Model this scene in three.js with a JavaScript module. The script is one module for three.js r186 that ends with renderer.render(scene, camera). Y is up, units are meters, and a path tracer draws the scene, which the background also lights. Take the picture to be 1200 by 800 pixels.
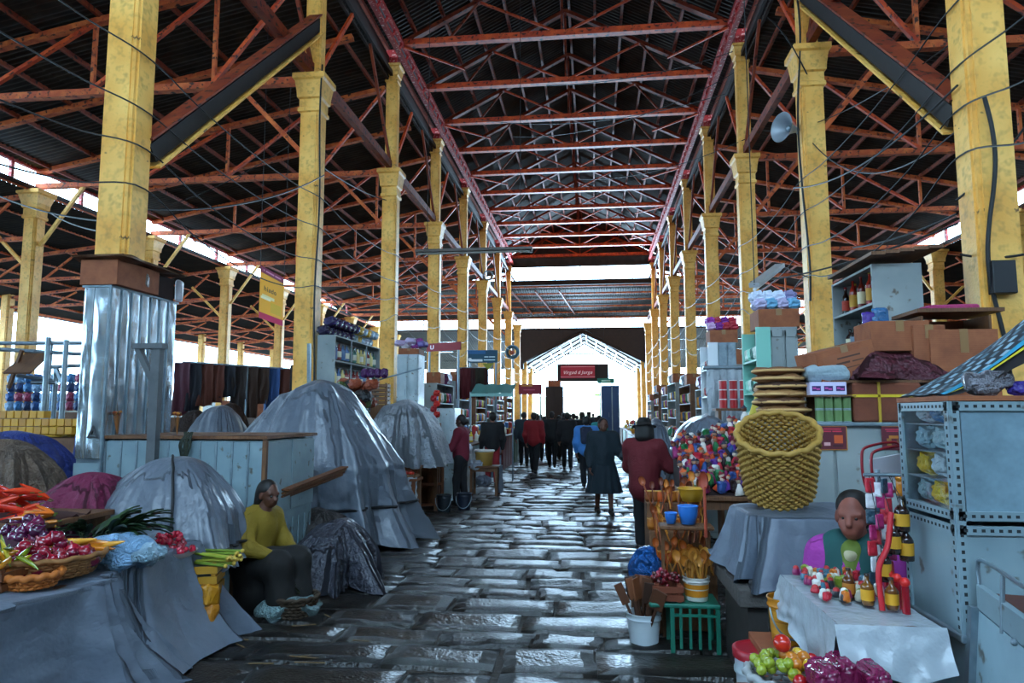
import * as THREE from 'three';
import { RoundedBoxGeometry } from 'three/addons/geometries/RoundedBoxGeometry.js';
import { mergeGeometries } from 'three/addons/utils/BufferGeometryUtils.js';
import { ImprovedNoise } from 'three/addons/math/ImprovedNoise.js';
import { RectAreaLightUniformsLib } from 'three/addons/lights/RectAreaLightUniformsLib.js';

// ---------------------------------------------------------------- camera, sky, light, exposure
const scene = new THREE.Scene();
const F = 818.4, YAW = 0.1149, PITCH = 0.1026, EYE = 1.7;
const camera = new THREE.PerspectiveCamera(2 * Math.atan(400 / F) * 180 / Math.PI, 1.5, 0.05, 400);
camera.position.set(0, EYE, 0);
camera.rotation.order = 'YXZ';
camera.rotation.set(PITCH, YAW, 0);
camera.updateMatrixWorld(true);
const SKY = [0.57, 0.88, 1.18];
scene.background = new THREE.Color().setRGB(...SKY);
scene.backgroundIntensity = 9;
const renderer = new THREE.WebGLRenderer({ antialias: true });
renderer.toneMapping = THREE.LinearToneMapping;
renderer.toneMappingExposure = 1.38;
renderer.shadowMap.enabled = true;
RectAreaLightUniformsLib.init();
// daylight entering by the openings: one area light of the opening's own size just inside it
function daylight(x, y, z, w, h, tx, ty, tz, k) {
  const l = new THREE.RectAreaLight(new THREE.Color().setRGB(...SKY), k, w, h);
  l.position.set(x, y, z); l.lookAt(tx, ty, tz); scene.add(l); return l;
}
daylight(-0.67, 12.7, -1.4, 3.4, 6, -0.67, 0, -1.4, 1.5);          // roof lights of clear sheet above and behind the viewer
daylight(-0.67, 10.2, -41.6, 7.8, 0.8, -0.67, 3, -22, 75);      // glazed band closing the high nave
daylight(-14.8, 7.9, -28, 40, 0.55, 0, 4, -28, 2);              // clerestory slots of the side aisles
daylight(12.45, 7.9, -28, 40, 0.55, 0, 4, -28, 2);
daylight(-0.67, 3.2, -60.4, 9, 6, -0.67, 1, 0, 80);              // open end of the hall

// ---------------------------------------------------------------- helpers
let SEED = 7;
const rnd = () => { SEED = (SEED * 1664525 + 1013904223) >>> 0; return SEED / 4294967296; };
const rr = (a, b) => a + (b - a) * rnd();
const pick = a => a[Math.floor(rnd() * a.length)];
const PN = new ImprovedNoise();
const nz = (x, y, z) => PN.noise(x, y, z);
const V = (x, y, z) => new THREE.Vector3(x, y, z);
const R = d => d * Math.PI / 180;
// pixel (1200x800) -> world ray; a depth is given by the floor, a plane across the hall (Z) or along it (X)
function rayOf(px, py) { return V((px - 600) / F, (400 - py) / F, -1).applyQuaternion(camera.quaternion); }
const atZ = (px, py, Z) => { const d = rayOf(px, py), t = Z / -d.z; return V(d.x * t, EYE + d.y * t, -Z); };
const atX = (px, py, X) => { const d = rayOf(px, py), t = X / d.x; return V(X, EYE + d.y * t, d.z * t); };
const atY = (px, py, Y) => { const d = rayOf(px, py), t = (Y - EYE) / d.y; return V(d.x * t, Y, d.z * t); };

const taken = {};
function numbered(n) { const k = taken[n] = (taken[n] ?? -1) + 1; return k ? n + '_' + String(k).padStart(3, '0') : n; }
function metreUV(g) {
  const p = g.attributes.position, n = g.attributes.normal, uv = new Float32Array(p.count * 2);
  for (let i = 0; i < p.count; i++) {
    const ax = Math.abs(n.getX(i)), ay = Math.abs(n.getY(i)), az = Math.abs(n.getZ(i));
    let u, v;
    if (ay >= ax && ay >= az) { u = p.getX(i); v = p.getZ(i); } else if (ax >= az) { u = p.getZ(i); v = p.getY(i); } else { u = p.getX(i); v = p.getY(i); }
    uv[2 * i] = u; uv[2 * i + 1] = v;
  }
  g.setAttribute('uv', new THREE.BufferAttribute(uv, 2));
  return g;
}
function merge(list) {
  list = list.flat(9).map(g => { let h = g.index ? g.toNonIndexed() : g; for (const k of Object.keys(h.attributes)) if (!['position', 'normal', 'uv', 'color'].includes(k)) h.deleteAttribute(k); if (!h.attributes.uv) metreUV(h); return h; });
  const col = list.some(g => g.attributes.color);
  if (col) for (const g of list) if (!g.attributes.color) g.setAttribute('color', new THREE.BufferAttribute(new Float32Array(g.attributes.position.count * 3).fill(1), 3));
  return list.length === 1 ? list[0] : mergeGeometries(list);
}
function obj(name, geos, mat, parent = scene) {
  let g = Array.isArray(geos) ? merge(geos) : geos;
  if (!mat.userData.ownUV && !g.userData.uvDone) { metreUV(g); g.userData.uvDone = true; }
  const m = new THREE.Mesh(g, mat);
  m.name = parent === scene ? numbered(name) : name;
  m.castShadow = m.receiveShadow = true;
  parent.add(m);
  return m;
}
function tag(o, label, category, group, kind) { o.userData.label = label; o.userData.category = category; if (group) o.userData.group = group; if (kind) o.userData.kind = kind; return o; }
function thing(name, label, category, p = [0, 0, 0], turn = 0, group) {
  const o = new THREE.Group(); o.name = numbered(name); scene.add(o);
  if (p.isVector3) o.position.copy(p); else o.position.set(...p);
  o.rotation.y = turn; return tag(o, label, category, group);
}
const struct = (name, geos, mat, label, parent = scene) => { const m = obj(name, geos, mat, parent); if (parent === scene) { m.userData.kind = 'structure'; m.userData.label = label; m.userData.category = name.split('_')[0]; } return m; };
function copy(o, p, turn, label) { const c = o.clone(); c.userData = { ...o.userData }; c.name = numbered(o.name.replace(/_\d{3}$/, '')); if (p.isVector3) c.position.copy(p); else c.position.set(...p); if (turn !== undefined) c.rotation.y = turn; if (label) c.userData.label = label; scene.add(c); return c; }

// geometry shorthands
const bx = (w, h, d, x = 0, y = 0, z = 0) => new THREE.BoxGeometry(w, h, d).translate(x, y, z);
const rb = (w, h, d, x = 0, y = 0, z = 0, r = 0.01) => new RoundedBoxGeometry(w, h, d, 2, Math.min(r, w / 2.1, h / 2.1, d / 2.1)).translate(x, y, z);
const cyl = (r0, r1, h, x = 0, y = 0, z = 0, n = 16) => new THREE.CylinderGeometry(r1, r0, h, n).translate(x, y + h / 2, z);
const sph = (r, x = 0, y = 0, z = 0, n = 12) => new THREE.SphereGeometry(r, n, Math.max(6, n * 0.7 | 0)).translate(x, y, z);
const lathe = (pts, n = 20) => new THREE.LatheGeometry(pts.map(p => new THREE.Vector2(p[0], p[1])), n);
const tube = (pts, r, seg = 0, n = 6, closed = false) => new THREE.TubeGeometry(new THREE.CatmullRomCurve3(pts.map(p => p.isVector3 ? p : V(...p)), closed), seg || Math.max(4, pts.length * 4), r, n, closed);
function beam(a, b, w, h, up = V(0, 1, 0)) {   // bar of section w x h from a to b
  a = a.isVector3 ? a : V(...a); b = b.isVector3 ? b : V(...b);
  const d = b.clone().sub(a), L = d.length(); d.normalize();
  if (Math.abs(d.dot(up)) > 0.98) up = V(0, 0, 1);
  const x = up.clone().cross(d).normalize(), y = d.clone().cross(x);
  const g = new THREE.BoxGeometry(w, h, L);
  return metreUV(g).applyMatrix4(new THREE.Matrix4().makeBasis(x, y, d).setPosition(a.clone().add(b).multiplyScalar(0.5)));
}
function rod(a, b, r, n = 8) { a = a.isVector3 ? a : V(...a); b = b.isVector3 ? b : V(...b); const d = b.clone().sub(a); const g = new THREE.CylinderGeometry(r, r, d.length(), n); return g.applyQuaternion(new THREE.Quaternion().setFromUnitVectors(V(0, 1, 0), d.clone().normalize())).translate(...a.clone().add(b).multiplyScalar(0.5).toArray()); }
function sqLathe(prof) {   // square mouldings: half-width, height
  const g = new THREE.LatheGeometry(prof.map(p => new THREE.Vector2(p[0] * Math.SQRT2, p[1])), 4).rotateY(Math.PI / 4).toNonIndexed();
  g.computeVertexNormals(); return g;
}
function warp(g, amp, freq, seed = 0) {
  const p = g.attributes.position, n = g.attributes.normal;
  for (let i = 0; i < p.count; i++) {
    const x = p.getX(i), y = p.getY(i), z = p.getZ(i), k = amp * nz(x * freq + seed, y * freq + seed * 1.7, z * freq - seed);
    p.setXYZ(i, x + n.getX(i) * k, y + n.getY(i) * k, z + n.getZ(i) * k);
  }
  g.computeVertexNormals(); return g;
}
function lump(rx, ry, rz, amp = 0.15, seed = 0, n = 14) { const g = new THREE.SphereGeometry(1, n, n * 0.7 | 0); g.scale(rx, ry, rz); return warp(g, amp * Math.min(rx, ry, rz), 1.3 / Math.max(rx, ry, rz), seed); }
function gridSurf(nu, nv, fn) {   // fn(u, v) -> [x, y, z]
  const pos = [], idx = [], W = nu + 1;
  for (let j = 0; j <= nv; j++) for (let i = 0; i <= nu; i++) pos.push(...fn(i / nu, j / nv));
  for (let j = 0; j < nv; j++) for (let i = 0; i < nu; i++) { const a = j * W + i; idx.push(a, a + 1, a + W, a + 1, a + W + 1, a + W); }
  const g = new THREE.BufferGeometry(); g.setAttribute('position', new THREE.Float32BufferAttribute(pos, 3)); g.setIndex(idx); g.computeVertexNormals(); return metreUV(g);
}
// cloth or tarpaulin over a heap: rounded footprint, crown, creased flanks with folds that open towards the hem
function drape({ w, d, h, hem = 0, crown = 0.5, sq = 3, folds = 18, amp = 0.05, seed = 1, flare = 0.08, nu = 120, nv = 44, top = null, hemVar = 0.06 }) {
  return gridSurf(nu, nv, (u, v) => {
    const a = u * Math.PI * 2, ca = Math.cos(a), sa = Math.sin(a), e = 2 / sq;
    const ex = Math.sign(ca) * Math.pow(Math.abs(ca), e), ez = Math.sign(sa) * Math.pow(Math.abs(sa), e);
    const vt = 0.42;
    let r, y;
    const hh = h - hem;
    if (v < vt) { const t = v / vt; r = t * 0.96; y = h - hh * crown * Math.pow(t, 2.6); }
    else { const t = (v - vt) / (1 - vt); r = 0.96 + 0.04 * t + flare * t * t; y = hem + hh * (1 - crown) * (1 - t); }
    const k = Math.max(0, (v - 0.12) / 0.88), rid = (q, s2, yy) => 0.45 - 1.5 * Math.abs(nz(ca * q + seed + s2, sa * q - s2, yy)), fold = 1.5 * nz(ca * folds / 8 + seed, sa * folds / 8, seed * 3.1 + y * 0.5) + 1.1 * rid(folds / 3.6, 3, y * 0.16) * (0.4 + 0.6 * Math.max(0, Math.min(1, 0.5 + 2 * nz(ca * 1.3 + seed, sa * 1.3, y * 0.8)))) + 0.4 * rid(folds / 1.7, 8, y * 0.25 + seed);
    r += amp * 3.4 * k * fold / Math.max(w, d) * 2;
    let x = ex * r * w / 2, z = ez * r * d / 2;
    y += 0.25 * amp * nz(x * 4 + seed, y * 4, z * 4) * (0.4 + k) + (v < vt ? 0.9 * amp * nz(x * 2.2 + seed * 5, 3, z * 2.2) * (1 - Math.pow(v / vt, 6)) : 0);
    { const wq = 0.4 - 1.4 * Math.abs(nz(x * 2.6 + seed, z * 2.6 - seed, seed + 1.5 * nz(x * 1.2, z * 1.2, seed))); y += amp * 0.75 * wq * Math.max(0, 1 - Math.pow(v / vt, 3)); const cr = 0.4 - 1.3 * Math.abs(nz(ca * 2.5 + y * 1.6 + seed, sa * 2.5 + y * 1.1, seed * 2)); x += ca * amp * 0.4 * cr * k; z += sa * amp * 0.4 * cr * k; }
    if (top) y += top(x, z) * Math.max(0, 1 - Math.pow(v / vt, 3));
    if (v > 0.9) y += hemVar * nz(ca * 3 + seed, sa * 3, seed) * (v - 0.9) * 10;
    x += amp * 0.14 * nz(x * 9, y * 9 + seed, z * 9); z += amp * 0.14 * nz(x * 9 + 7, y * 9, z * 9 + seed);
    return [x, Math.max(hem * 0.999 - 0.08, y, 0.006), z];
  });
}
// flat sheet hanging off an edge: u along the edge, v down
function hang({ w, h, folds = 5, amp = 0.03, seed = 1, skew = 0, flare = 0, nu = 48, nv = 26 }) {
  return gridSurf(nu, nv, (u, v) => {
    const k = 0.25 + v * 0.9;
    const x = (u - 0.5) * w * (1 + flare * v) + skew * v + amp * 0.4 * nz(u * 7, v * 5, seed);
    const z = amp * k * (Math.sin(u * folds * 6.28 + 2 * nz(u * 2 + seed, v * 1.5, seed)) + 1.6 * nz(u * folds * 0.9 + seed, v * 2.2, 3)) + 0.25 * amp * nz(u * 14, v * 14, seed);
    return [x, -v * h + amp * 0.8 * nz(u * 3, seed, 0) * v, z];
  });
}

// ---------------------------------------------------------------- textures: what the surfaces are made of
function tex(fn, n = 256, srgb = false, rep = 1) {
  const a = new Uint8Array(n * n * 4);
  for (let j = 0; j < n; j++) for (let i = 0; i < n; i++) { const c = fn(i / n, j / n, i, j), o = (j * n + i) * 4; for (let k = 0; k < 3; k++) a[o + k] = Math.max(0, Math.min(255, 255 * (typeof c === 'number' ? c : c[k]))); a[o + 3] = 255; }
  const t = new THREE.DataTexture(a, n, n); t.magFilter = t.minFilter = THREE.LinearFilter; t.wrapS = t.wrapT = THREE.RepeatWrapping; t.repeat.set(rep, rep);
  if (srgb) t.colorSpace = THREE.SRGBColorSpace; t.needsUpdate = true; return t;
}
// tileable noise on the unit square
const tn = (u, v, f, s) => { f = Math.max(1, Math.round(f)); const w = x => (x < 0.8 ? 0 : (x - 0.8) / 0.2), a = w(u), b = w(v), n = (x, y) => nz(x * f + s, y * f + s * 2, s * 0.7); return (n(u, v) * (1 - a) + n(u - 1, v) * a) * (1 - b) + (n(u, v - 1) * (1 - a) + n(u - 1, v - 1) * a) * b; };
const fb = (u, v, f, s, o = 4) => { let t = 0, k = 0.5; for (let i = 0; i < o; i++) { t += k * tn(u, v, f, s + i * 9.1); f *= 2.1; k *= 0.55; } return t; };
const mixc = (a, b, t) => { t = Math.max(0, Math.min(1, t)); return a.map((x, i) => x + (b[i] - x) * t); };
const T = {
  grey: tex((u, v) => 0.78 + 0.4 * fb(u, v, 5, 1) + 0.14 * fb(u, v, 60, 2, 2), 256, false),
  blotch: tex((u, v) => 0.72 + 0.75 * fb(u, v, 4, 11), 256, false),
  fine: tex((u, v) => 0.5 + 0.7 * fb(u, v, 50, 21, 3), 256),
  crease: tex((u, v) => { const a = Math.abs(fb(u, v, 7, 31)), b = Math.abs(fb(u, v, 14, 37)); return 0.15 + 1.8 * Math.min(a, 0.35) + 0.8 * Math.min(b, 0.3); }, 512),
  stone: tex((u, v) => 0.5 + 0.75 * fb(u, v, 9, 41) + 0.4 * fb(u, v, 40, 43, 3), 512),
  dents: tex((u, v) => { const a = fb(u, v, 6, 51, 2); return 0.5 + 1.3 * a * Math.abs(a) + 0.25 * a; }, 256),
  stoneC: tex((u, v) => mixc([0.50, 0.46, 0.42], [0.34, 0.31, 0.29], 0.5 + 1.6 * fb(u, v, 6, 44)), 256, true),
  paint: tex((u, v) => { const n = fb(u, v, 9, 61), m = fb(u, v, 3, 63, 3); let c = mixc([0.97, 0.80, 0.49], [0.90, 0.67, 0.32], 0.5 + 2.2 * m); c = mixc(c, [0.40, 0.30, 0.18], (n - 0.36) * 30); return mixc(c, [0.70, 0.54, 0.28], 1.4 * fb(u, v, 30, 65, 2)); }, 512, true),
  rust: tex((u, v) => { const n = fb(u, v, 6, 71); return mixc(mixc([0.86, 0.45, 0.20], [0.70, 0.28, 0.12], 0.5 + 1.8 * n), [0.24, 0.13, 0.09], (fb(u, v, 16, 73) - 0.12) * 5); }, 256, true),
  redpaint: tex((u, v) => mixc(mixc([0.74, 0.16, 0.15], [0.60, 0.10, 0.10], 0.5 + 1.6 * fb(u, v, 6, 75)), [0.82, 0.62, 0.58], (fb(u, v, 20, 76) - 0.1) * 7), 256, true),
  sheet: tex((u, v) => mixc(mixc([0.34, 0.31, 0.28], [0.17, 0.15, 0.13], 0.5 + 1.9 * fb(u, v, 4, 81)), [0.30, 0.17, 0.10], (fb(u, v, 9, 83) - 0.1) * 4), 256, true),
  wood: tex((u, v) => { const g = fb(u * 1, v, 3, 91, 2) * 0.6 + nz(u * 60, v * 2.0 + 2 * Math.sin(6.283 * v), 5) * 0.35; return mixc([0.50, 0.33, 0.19], [0.32, 0.19, 0.10], 0.5 + 1.3 * g); }, 256, true),
  card: tex((u, v) => mixc([0.62, 0.36, 0.22], [0.50, 0.27, 0.16], 0.5 + 1.2 * fb(u, v, 5, 93) + 0.2 * Math.sin(v * 6.283 * 60)), 256, true),
  metal: tex((u, v) => mixc([0.74, 0.78, 0.80], [0.56, 0.60, 0.63], 0.5 + 1.5 * fb(u, v, 5, 95) + 0.5 * fb(u, v, 40, 96, 2)), 256, true),
  whitepaint: tex((u, v) => mixc(mixc([0.74, 0.79, 0.80], [0.62, 0.68, 0.70], 0.5 + 1.4 * fb(u, v, 4, 97)), [0.46, 0.41, 0.36], (fb(u, v, 18, 98) - 0.27) * 8), 256, true),
  tarp: tex((u, v) => mixc([0.64, 0.66, 0.69], [0.53, 0.56, 0.60], 0.5 + 1.4 * fb(u, v, 5, 99)), 256, true),
  sack: tex((u, v, i, j) => mixc(mixc([0.46, 0.37, 0.30], [0.32, 0.25, 0.20], 0.5 + 1.6 * fb(u, v, 5, 101)), [0.25, 0.2, 0.17], 0.3 * ((i + j) & 1)), 256, true),
  weave: tex((u, v) => { const a = Math.sin(u * 6.283 * 16), b = Math.sin(v * 6.283 * 16); return 0.5 + 0.25 * (Math.sign(a * b) * Math.abs(a) + 0.6 * Math.abs(b)); }, 256),
};
const rep = (t, a, b = a) => { const c = t.clone(); c.repeat.set(a, b); c.needsUpdate = true; return c; };
const matCache = {};
function mat(color, rough = 0.7, o = {}) {   // color: css / hex (sRGB)
  const key = color + '|' + rough + '|' + (o.key ?? JSON.stringify({ ...o, map: o.map?.uuid, bumpMap: o.bumpMap?.uuid, roughnessMap: o.roughnessMap?.uuid }));
  if (matCache[key]) return matCache[key];
  const { key: _k, own, ...q } = o;
  const m = new THREE.MeshPhysicalMaterial({ color, roughness: rough, metalness: 0, ...q });
  if (own) m.userData.ownUV = true;
  return matCache[key] = m;
}
const W1 = '#ffffff';
const M = {
  stone: [0, 1, 2, 3].map(i => mat(['#6a6765', '#5a5755', '#747069', '#504d4c'][i], [0.33, 0.38, 0.3, 0.35][i], { map: rep(T.stoneC, 0.9), bumpMap: rep(T.stone, 1.1), bumpScale: 0.012, specularIntensity: 1, key: 'stone' + i })),
  joint: mat('#171513', 0.9, { bumpMap: rep(T.stone, 2), bumpScale: 0.01 }),
  dirt: mat('#3a332d', 0.85, { map: rep(T.grey, 0.5), bumpMap: rep(T.stone, 0.8), bumpScale: 0.015 }),
  paint: mat('#fff2cf', 0.55, { map: rep(T.paint, 0.45), bumpMap: rep(T.fine, 1), bumpScale: 0.003 }),
  rust: mat('#ffffff', 0.7, { map: rep(T.rust, 0.6) }),
  brownsteel: mat('#a58a76', 0.7, { map: rep(T.rust, 0.6) }),
  red: mat('#ffffff', 0.5, { map: rep(T.redpaint, 0.7) }),
  redbeam: mat('#ffc69c', 0.6, { map: rep(T.rust, 0.6), key: 'redbeam' }),
  sheet: mat('#b9b4b0', 0.75, { map: rep(T.sheet, 0.35), side: THREE.DoubleSide }),
  sheet2: mat('#8a8079', 0.8, { map: rep(T.sheet, 0.5), side: THREE.DoubleSide, key: 's2' }),
  darkwood: mat('#6b5c50', 0.75, { map: rep(T.wood, 1.2) }),
  wood: mat('#ffffff', 0.65, { map: rep(T.wood, 1.5) }),
  palewood: mat('#f6cf98', 0.65, { map: rep(T.wood, 1.5), color: '#ffd9a8', key: 'palewood' }),
  card: mat('#ffffff', 0.8, { map: rep(T.card, 1.5) }),
  tin: mat('#ffffff', 0.26, { map: rep(T.metal, 0.8), metalness: 0.85, bumpMap: rep(T.dents, 0.8), bumpScale: 0.012 }),
  steel: mat('#c9d3d8', 0.34, { map: rep(T.metal, 0.8), metalness: 0.55, key: 'steel' }),
  white: mat('#ffffff', 0.42, { map: rep(T.whitepaint, 0.8) }),
  pale: mat('#bccacf', 0.38, { map: rep(T.whitepaint, 0.6), key: 'pale' }),
  greywall: mat('#c8c2bd', 0.6, { map: rep(T.whitepaint, 0.5), key: 'gw' }),
  tarp: mat('#a9adb4', 0.32, { map: rep(T.tarp, 0.7), bumpMap: rep(T.crease, 0.7), bumpScale: 0.007, side: THREE.DoubleSide }),
  tarpDark: mat('#6f6a72', 0.32, { map: rep(T.tarp, 0.7), bumpMap: rep(T.crease, 1.4), bumpScale: 0.02, side: THREE.DoubleSide, key: 'tarpd' }),
  cloth: mat('#b4bac4', 0.5, { map: rep(T.tarp, 0.6), bumpMap: rep(T.crease, 0.7), bumpScale: 0.006, side: THREE.DoubleSide, key: 'cloth' }),
  plastic: mat('#a3a9ae', 0.25, { bumpMap: rep(T.crease, 1.0), bumpScale: 0.005, side: THREE.DoubleSide, key: 'plastic' }),
  sack: mat('#ffffff', 0.75, { map: rep(T.sack, 1), bumpMap: rep(T.crease, 1.3), bumpScale: 0.03, side: THREE.DoubleSide, key: 'sack' }),
  black: mat('#16161a', 0.5), rubber: mat('#1a1a1c', 0.55), dark: mat('#2a2624', 0.7), rope: mat('#0d0d10', 0.6),
  glass: mat('#ffffff', 0.06, { transmission: 1, thickness: 0, ior: 1.45 }),
};
// ---------------------------------------------------------------- the hall
const S = 5, Z0 = 6.87, XL = -5.05, XR = 3.71, XL2 = -14.95, XR2 = 12.59, XL3 = -24.8, XR3 = 21.4;
const HC = 7.85, HC2 = 7.68, HU = 10.65, TIE = 11.25, ZE = 41.87, XM = (XL + XR) / 2, RIDGE = 13.7;
const colZ = n => Z0 + S * n;
// floor: earth and concrete everywhere, stone setts along the aisle
const floor = struct('floor', [bx(90, 0.3, 90, -1, -0.18, -33)], M.dirt, 'dark worn concrete floor of the market hall');
{
  const stones = [];
  let z = 2.6, row = 0;
  while (z < 61) {
    const dz = rr(0.34, 0.56) * (z > 22 ? 1.25 : 1);
    let x = -2.75 + rr(-0.35, 0.1);
    while (x < 1.6) { const w = rr(0.42, 1.05); stones.push([x, z, w, dz]); x += w; }
    z += dz; row++;
  }
  const mk = ([x, z, w, d]) => {
    const g = 0.03 + 0.016 * rnd(), h = 0.12;
    const nu = 7, nv = 5, W = w - g, D = d - g, sd = rnd() * 50, edge = q => Math.min(1, Math.max(0, Math.min(q, 1 - q)) * 7);
    const b = gridSurf(nu + 2, nv + 2, (u, v) => { const iu = Math.round(u * (nu + 2)), iv = Math.round(v * (nv + 2)), out = iu === 0 || iv === 0 || iu === nu + 2 || iv === nv + 2, a = Math.min(1, Math.max(0, (iu - 1) / nu)), c = Math.min(1, Math.max(0, (iv - 1) / nv)), X = (a - 0.5) * W, Z = (c - 0.5) * D;
      const rim = (1 - edge(a)) + (1 - edge(c)); return [X * (out ? 1.012 : 1), out ? -h / 2 : h / 2 - 0.014 * Math.min(1.4, rim) + 0.010 * nz(X * 5 + sd, sd, Z * 7) + 0.005 * nz(X * 13, sd, Z * 15 + sd), Z * (out ? 1.012 : 1)]; });
    { const ix = b.index.array; for (let i = 0; i < ix.length; i += 3) { const q = ix[i]; ix[i] = ix[i + 1]; ix[i + 1] = q; } }
    const p = b.attributes.position, tx = rr(-0.008, 0.008), tz = rr(-0.012, 0.012), j = [0, 1, 2, 3].map(() => rr(-0.022, 0.022));
    for (let i = 0; i < p.count; i++) { const px = p.getX(i), pz = p.getZ(i), k = (px > 0 ? 1 : 0) + (pz > 0 ? 2 : 0); p.setXYZ(i, px + j[k], p.getY(i) + tx * Math.sign(px) + tz * Math.sign(pz), pz + j[3 - k] * 0.7); }
    b.translate(x + w / 2, -h / 2 + 0.008 + rr(-0.006, 0.01), -(z + d / 2)); b.computeVertexNormals(); return metreUV(b);
  };
  const rest = [];
  stones.forEach((s, i) => { if (i < 300) obj('paving_stone', mk(s), pick(M.stone), floor); else rest.push(mk(s)); });
  const st = obj('paving_stones', rest, M.stone[0], floor); st.userData.kind = 'stuff';
}
// columns: square iron shaft with sunk corners, stepped capital, thinner post with its own small capital
function shaftGeo(w, h, y0) {
  const a = w / 2, c = w * 0.16, k = w * 0.055, s = new THREE.Shape();
  const q = [[a, -a + c], [a, a - c], [a - k, a - c], [a - k, a - k], [a - c, a - k], [a - c, a], [-a + c, a], [-a + c, a - k], [-a + k, a - k], [-a + k, a - c], [-a, a - c], [-a, -a + c], [-a + k, -a + c], [-a + k, -a + k], [-a + c, -a + k], [-a + c, -a], [a - c, -a], [a - c, -a + k], [a - k, -a + k], [a - k, -a + c]];
  q.forEach((p, i) => i ? s.lineTo(...p) : s.moveTo(...p));
  return new THREE.ExtrudeGeometry(s, { depth: h, bevelEnabled: false }).rotateX(-Math.PI / 2).translate(0, y0, 0);
}
const capGeo = (y, w, W, h) => sqLathe([[w / 2, y - h * 1.55], [w / 2 * 1.13, y - h * 1.5], [w / 2 * 1.13, y - h * 1.38], [w / 2 * 1.02, y - h * 1.33], [w / 2 * 1.02, y - h], [w / 2 * 1.2, y - h * 0.94], [w / 2 * 1.24, y - h * 0.7], [W / 2 * 0.86, y - h * 0.36], [W / 2 * 0.88, y - h * 0.27], [W / 2, y - h * 0.2], [W / 2, y], [0, y]]);
const baseGeo = w => sqLathe([[w * 0.72, 0], [w * 0.72, 0.5], [w * 0.62, 0.58], [w * 0.56, 0.7], [w * 0.5, 0.74]]);
const Gshaft = shaftGeo(0.38, HC - 0.74, 0.7), Gcap = capGeo(HC, 0.38, 0.60, 0.46), Gbase = baseGeo(0.38), Gpost = shaftGeo(0.30, HU - HC, HC), Gcap2 = capGeo(HU, 0.30, 0.48, 0.3);
const Gshaft2 = shaftGeo(0.38, HC2 - 0.74, 0.7), Gcap3 = capGeo(HC2, 0.38, 0.66, 0.5);
const frameTag = (...a) => frameKind(tag(...a));
const frameKind = o => { o.userData.kind = 'structure'; return o; };
function column(x, n, tall, label, group) {
  const t = thing('column', label, 'column', [x, 0, -colZ(n)], 0, group);
  obj('plinth', Gbase, M.paint, t); obj('shaft', tall ? Gshaft : Gshaft2, M.paint, t); obj('capital', tall ? Gcap : Gcap3, M.paint, t);
  if (tall) { obj('upper_post', Gpost, M.paint, t); obj('upper_capital', Gcap2, M.paint, t); obj('head_block', bx(0.3, TIE - HU - 0.2, 0.3, 0, HU + (TIE - HU - 0.2) / 2, 0), M.red, t); }
  return t;
}
for (let n = -1; n <= 10; n++) {
  const up = n < 8;
  column(XL, n, up, n === 0 ? 'big yellow column with peeling paint rising behind the tin locker' : n === 1 ? 'cream column with stepped capital behind the bottle kiosk by the yellow banner' : up ? 'yellow two-tier column of the nave row beside the tarpaulin stalls' : 'yellow column of the tarpaulin-stall row past the glazed band', up ? 'nave columns on the tarpaulin side' : 'end columns on the tarpaulin side');
  column(XR, n, up, n === 0 ? 'big yellow column rising behind the dark draped tarpaulin on the steel cabinet' : n === 1 ? 'cream column that carries the grey horn loudspeaker' : up ? 'yellow two-tier column of the nave row beside the basket stalls' : 'yellow column of the basket-stall row past the glazed band', up ? 'nave columns on the basket side' : 'end columns on the basket side');
}
for (let n = 2; n <= 9; n++) { column(XL2, n, false, 'single-tier cream column under the skylight slot past the tin locker', 'aisle columns past the tin locker'); column(XR2, n, false, 'single-tier cream column under the skylight slot past the bottle shelf', 'aisle columns past the bottle shelf'); }
for (let n = 3; n <= 9; n++) { column(XL3, n, false, 'slim outermost column by the open side behind the metal poles', 'outermost columns behind the metal poles'); }

// roof sheets (corrugated), hung between a high and a low line
function sheetGeo(w, L, waves) { const n = waves * 4; return gridSurf(n, 1, (u, v) => [(u - 0.5) * w, 0.018 * Math.sin(u * waves * 6.283), (v - 0.5) * L]); }
function slope(parent, a, b, z0, z1, rows, skip = () => false, m = M.sheet) {   // a, b = [x, y] of the two long edges, along z0..z1
  const dx = b[0] - a[0], dy = b[1] - a[1], L = Math.hypot(dx, dy), N = Math.round((z1 - z0) / 1.2), w = (z1 - z0) / N, lr = L / rows;
  const g = sheetGeo(w * 1.04, lr * 1.03, 8), ang = Math.atan2(dy, dx);
  for (let i = 0; i < N; i++) for (let r = 0; r < rows; r++) {
    if (skip(i, r, N)) continue;
    const t = (r + 0.5) / rows, o = obj('roof_sheet', g, m, parent);
    o.rotation.order = 'ZYX'; o.rotation.set(0, Math.PI / 2, ang, 'ZYX'); o.position.set(a[0] + dx * t, a[1] + dy * t + 0.004 * ((i + r) % 2), -(z0 + (i + 0.5) * w));
  }
}
const ceilOf = (name, label) => { const c = new THREE.Group(); c.name = numbered(name); c.userData = { kind: 'structure', label, category: 'ceiling' }; scene.add(c); return c; };
const nave = ceilOf('ceiling', 'dark corrugated gable roof over the nave');
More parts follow.
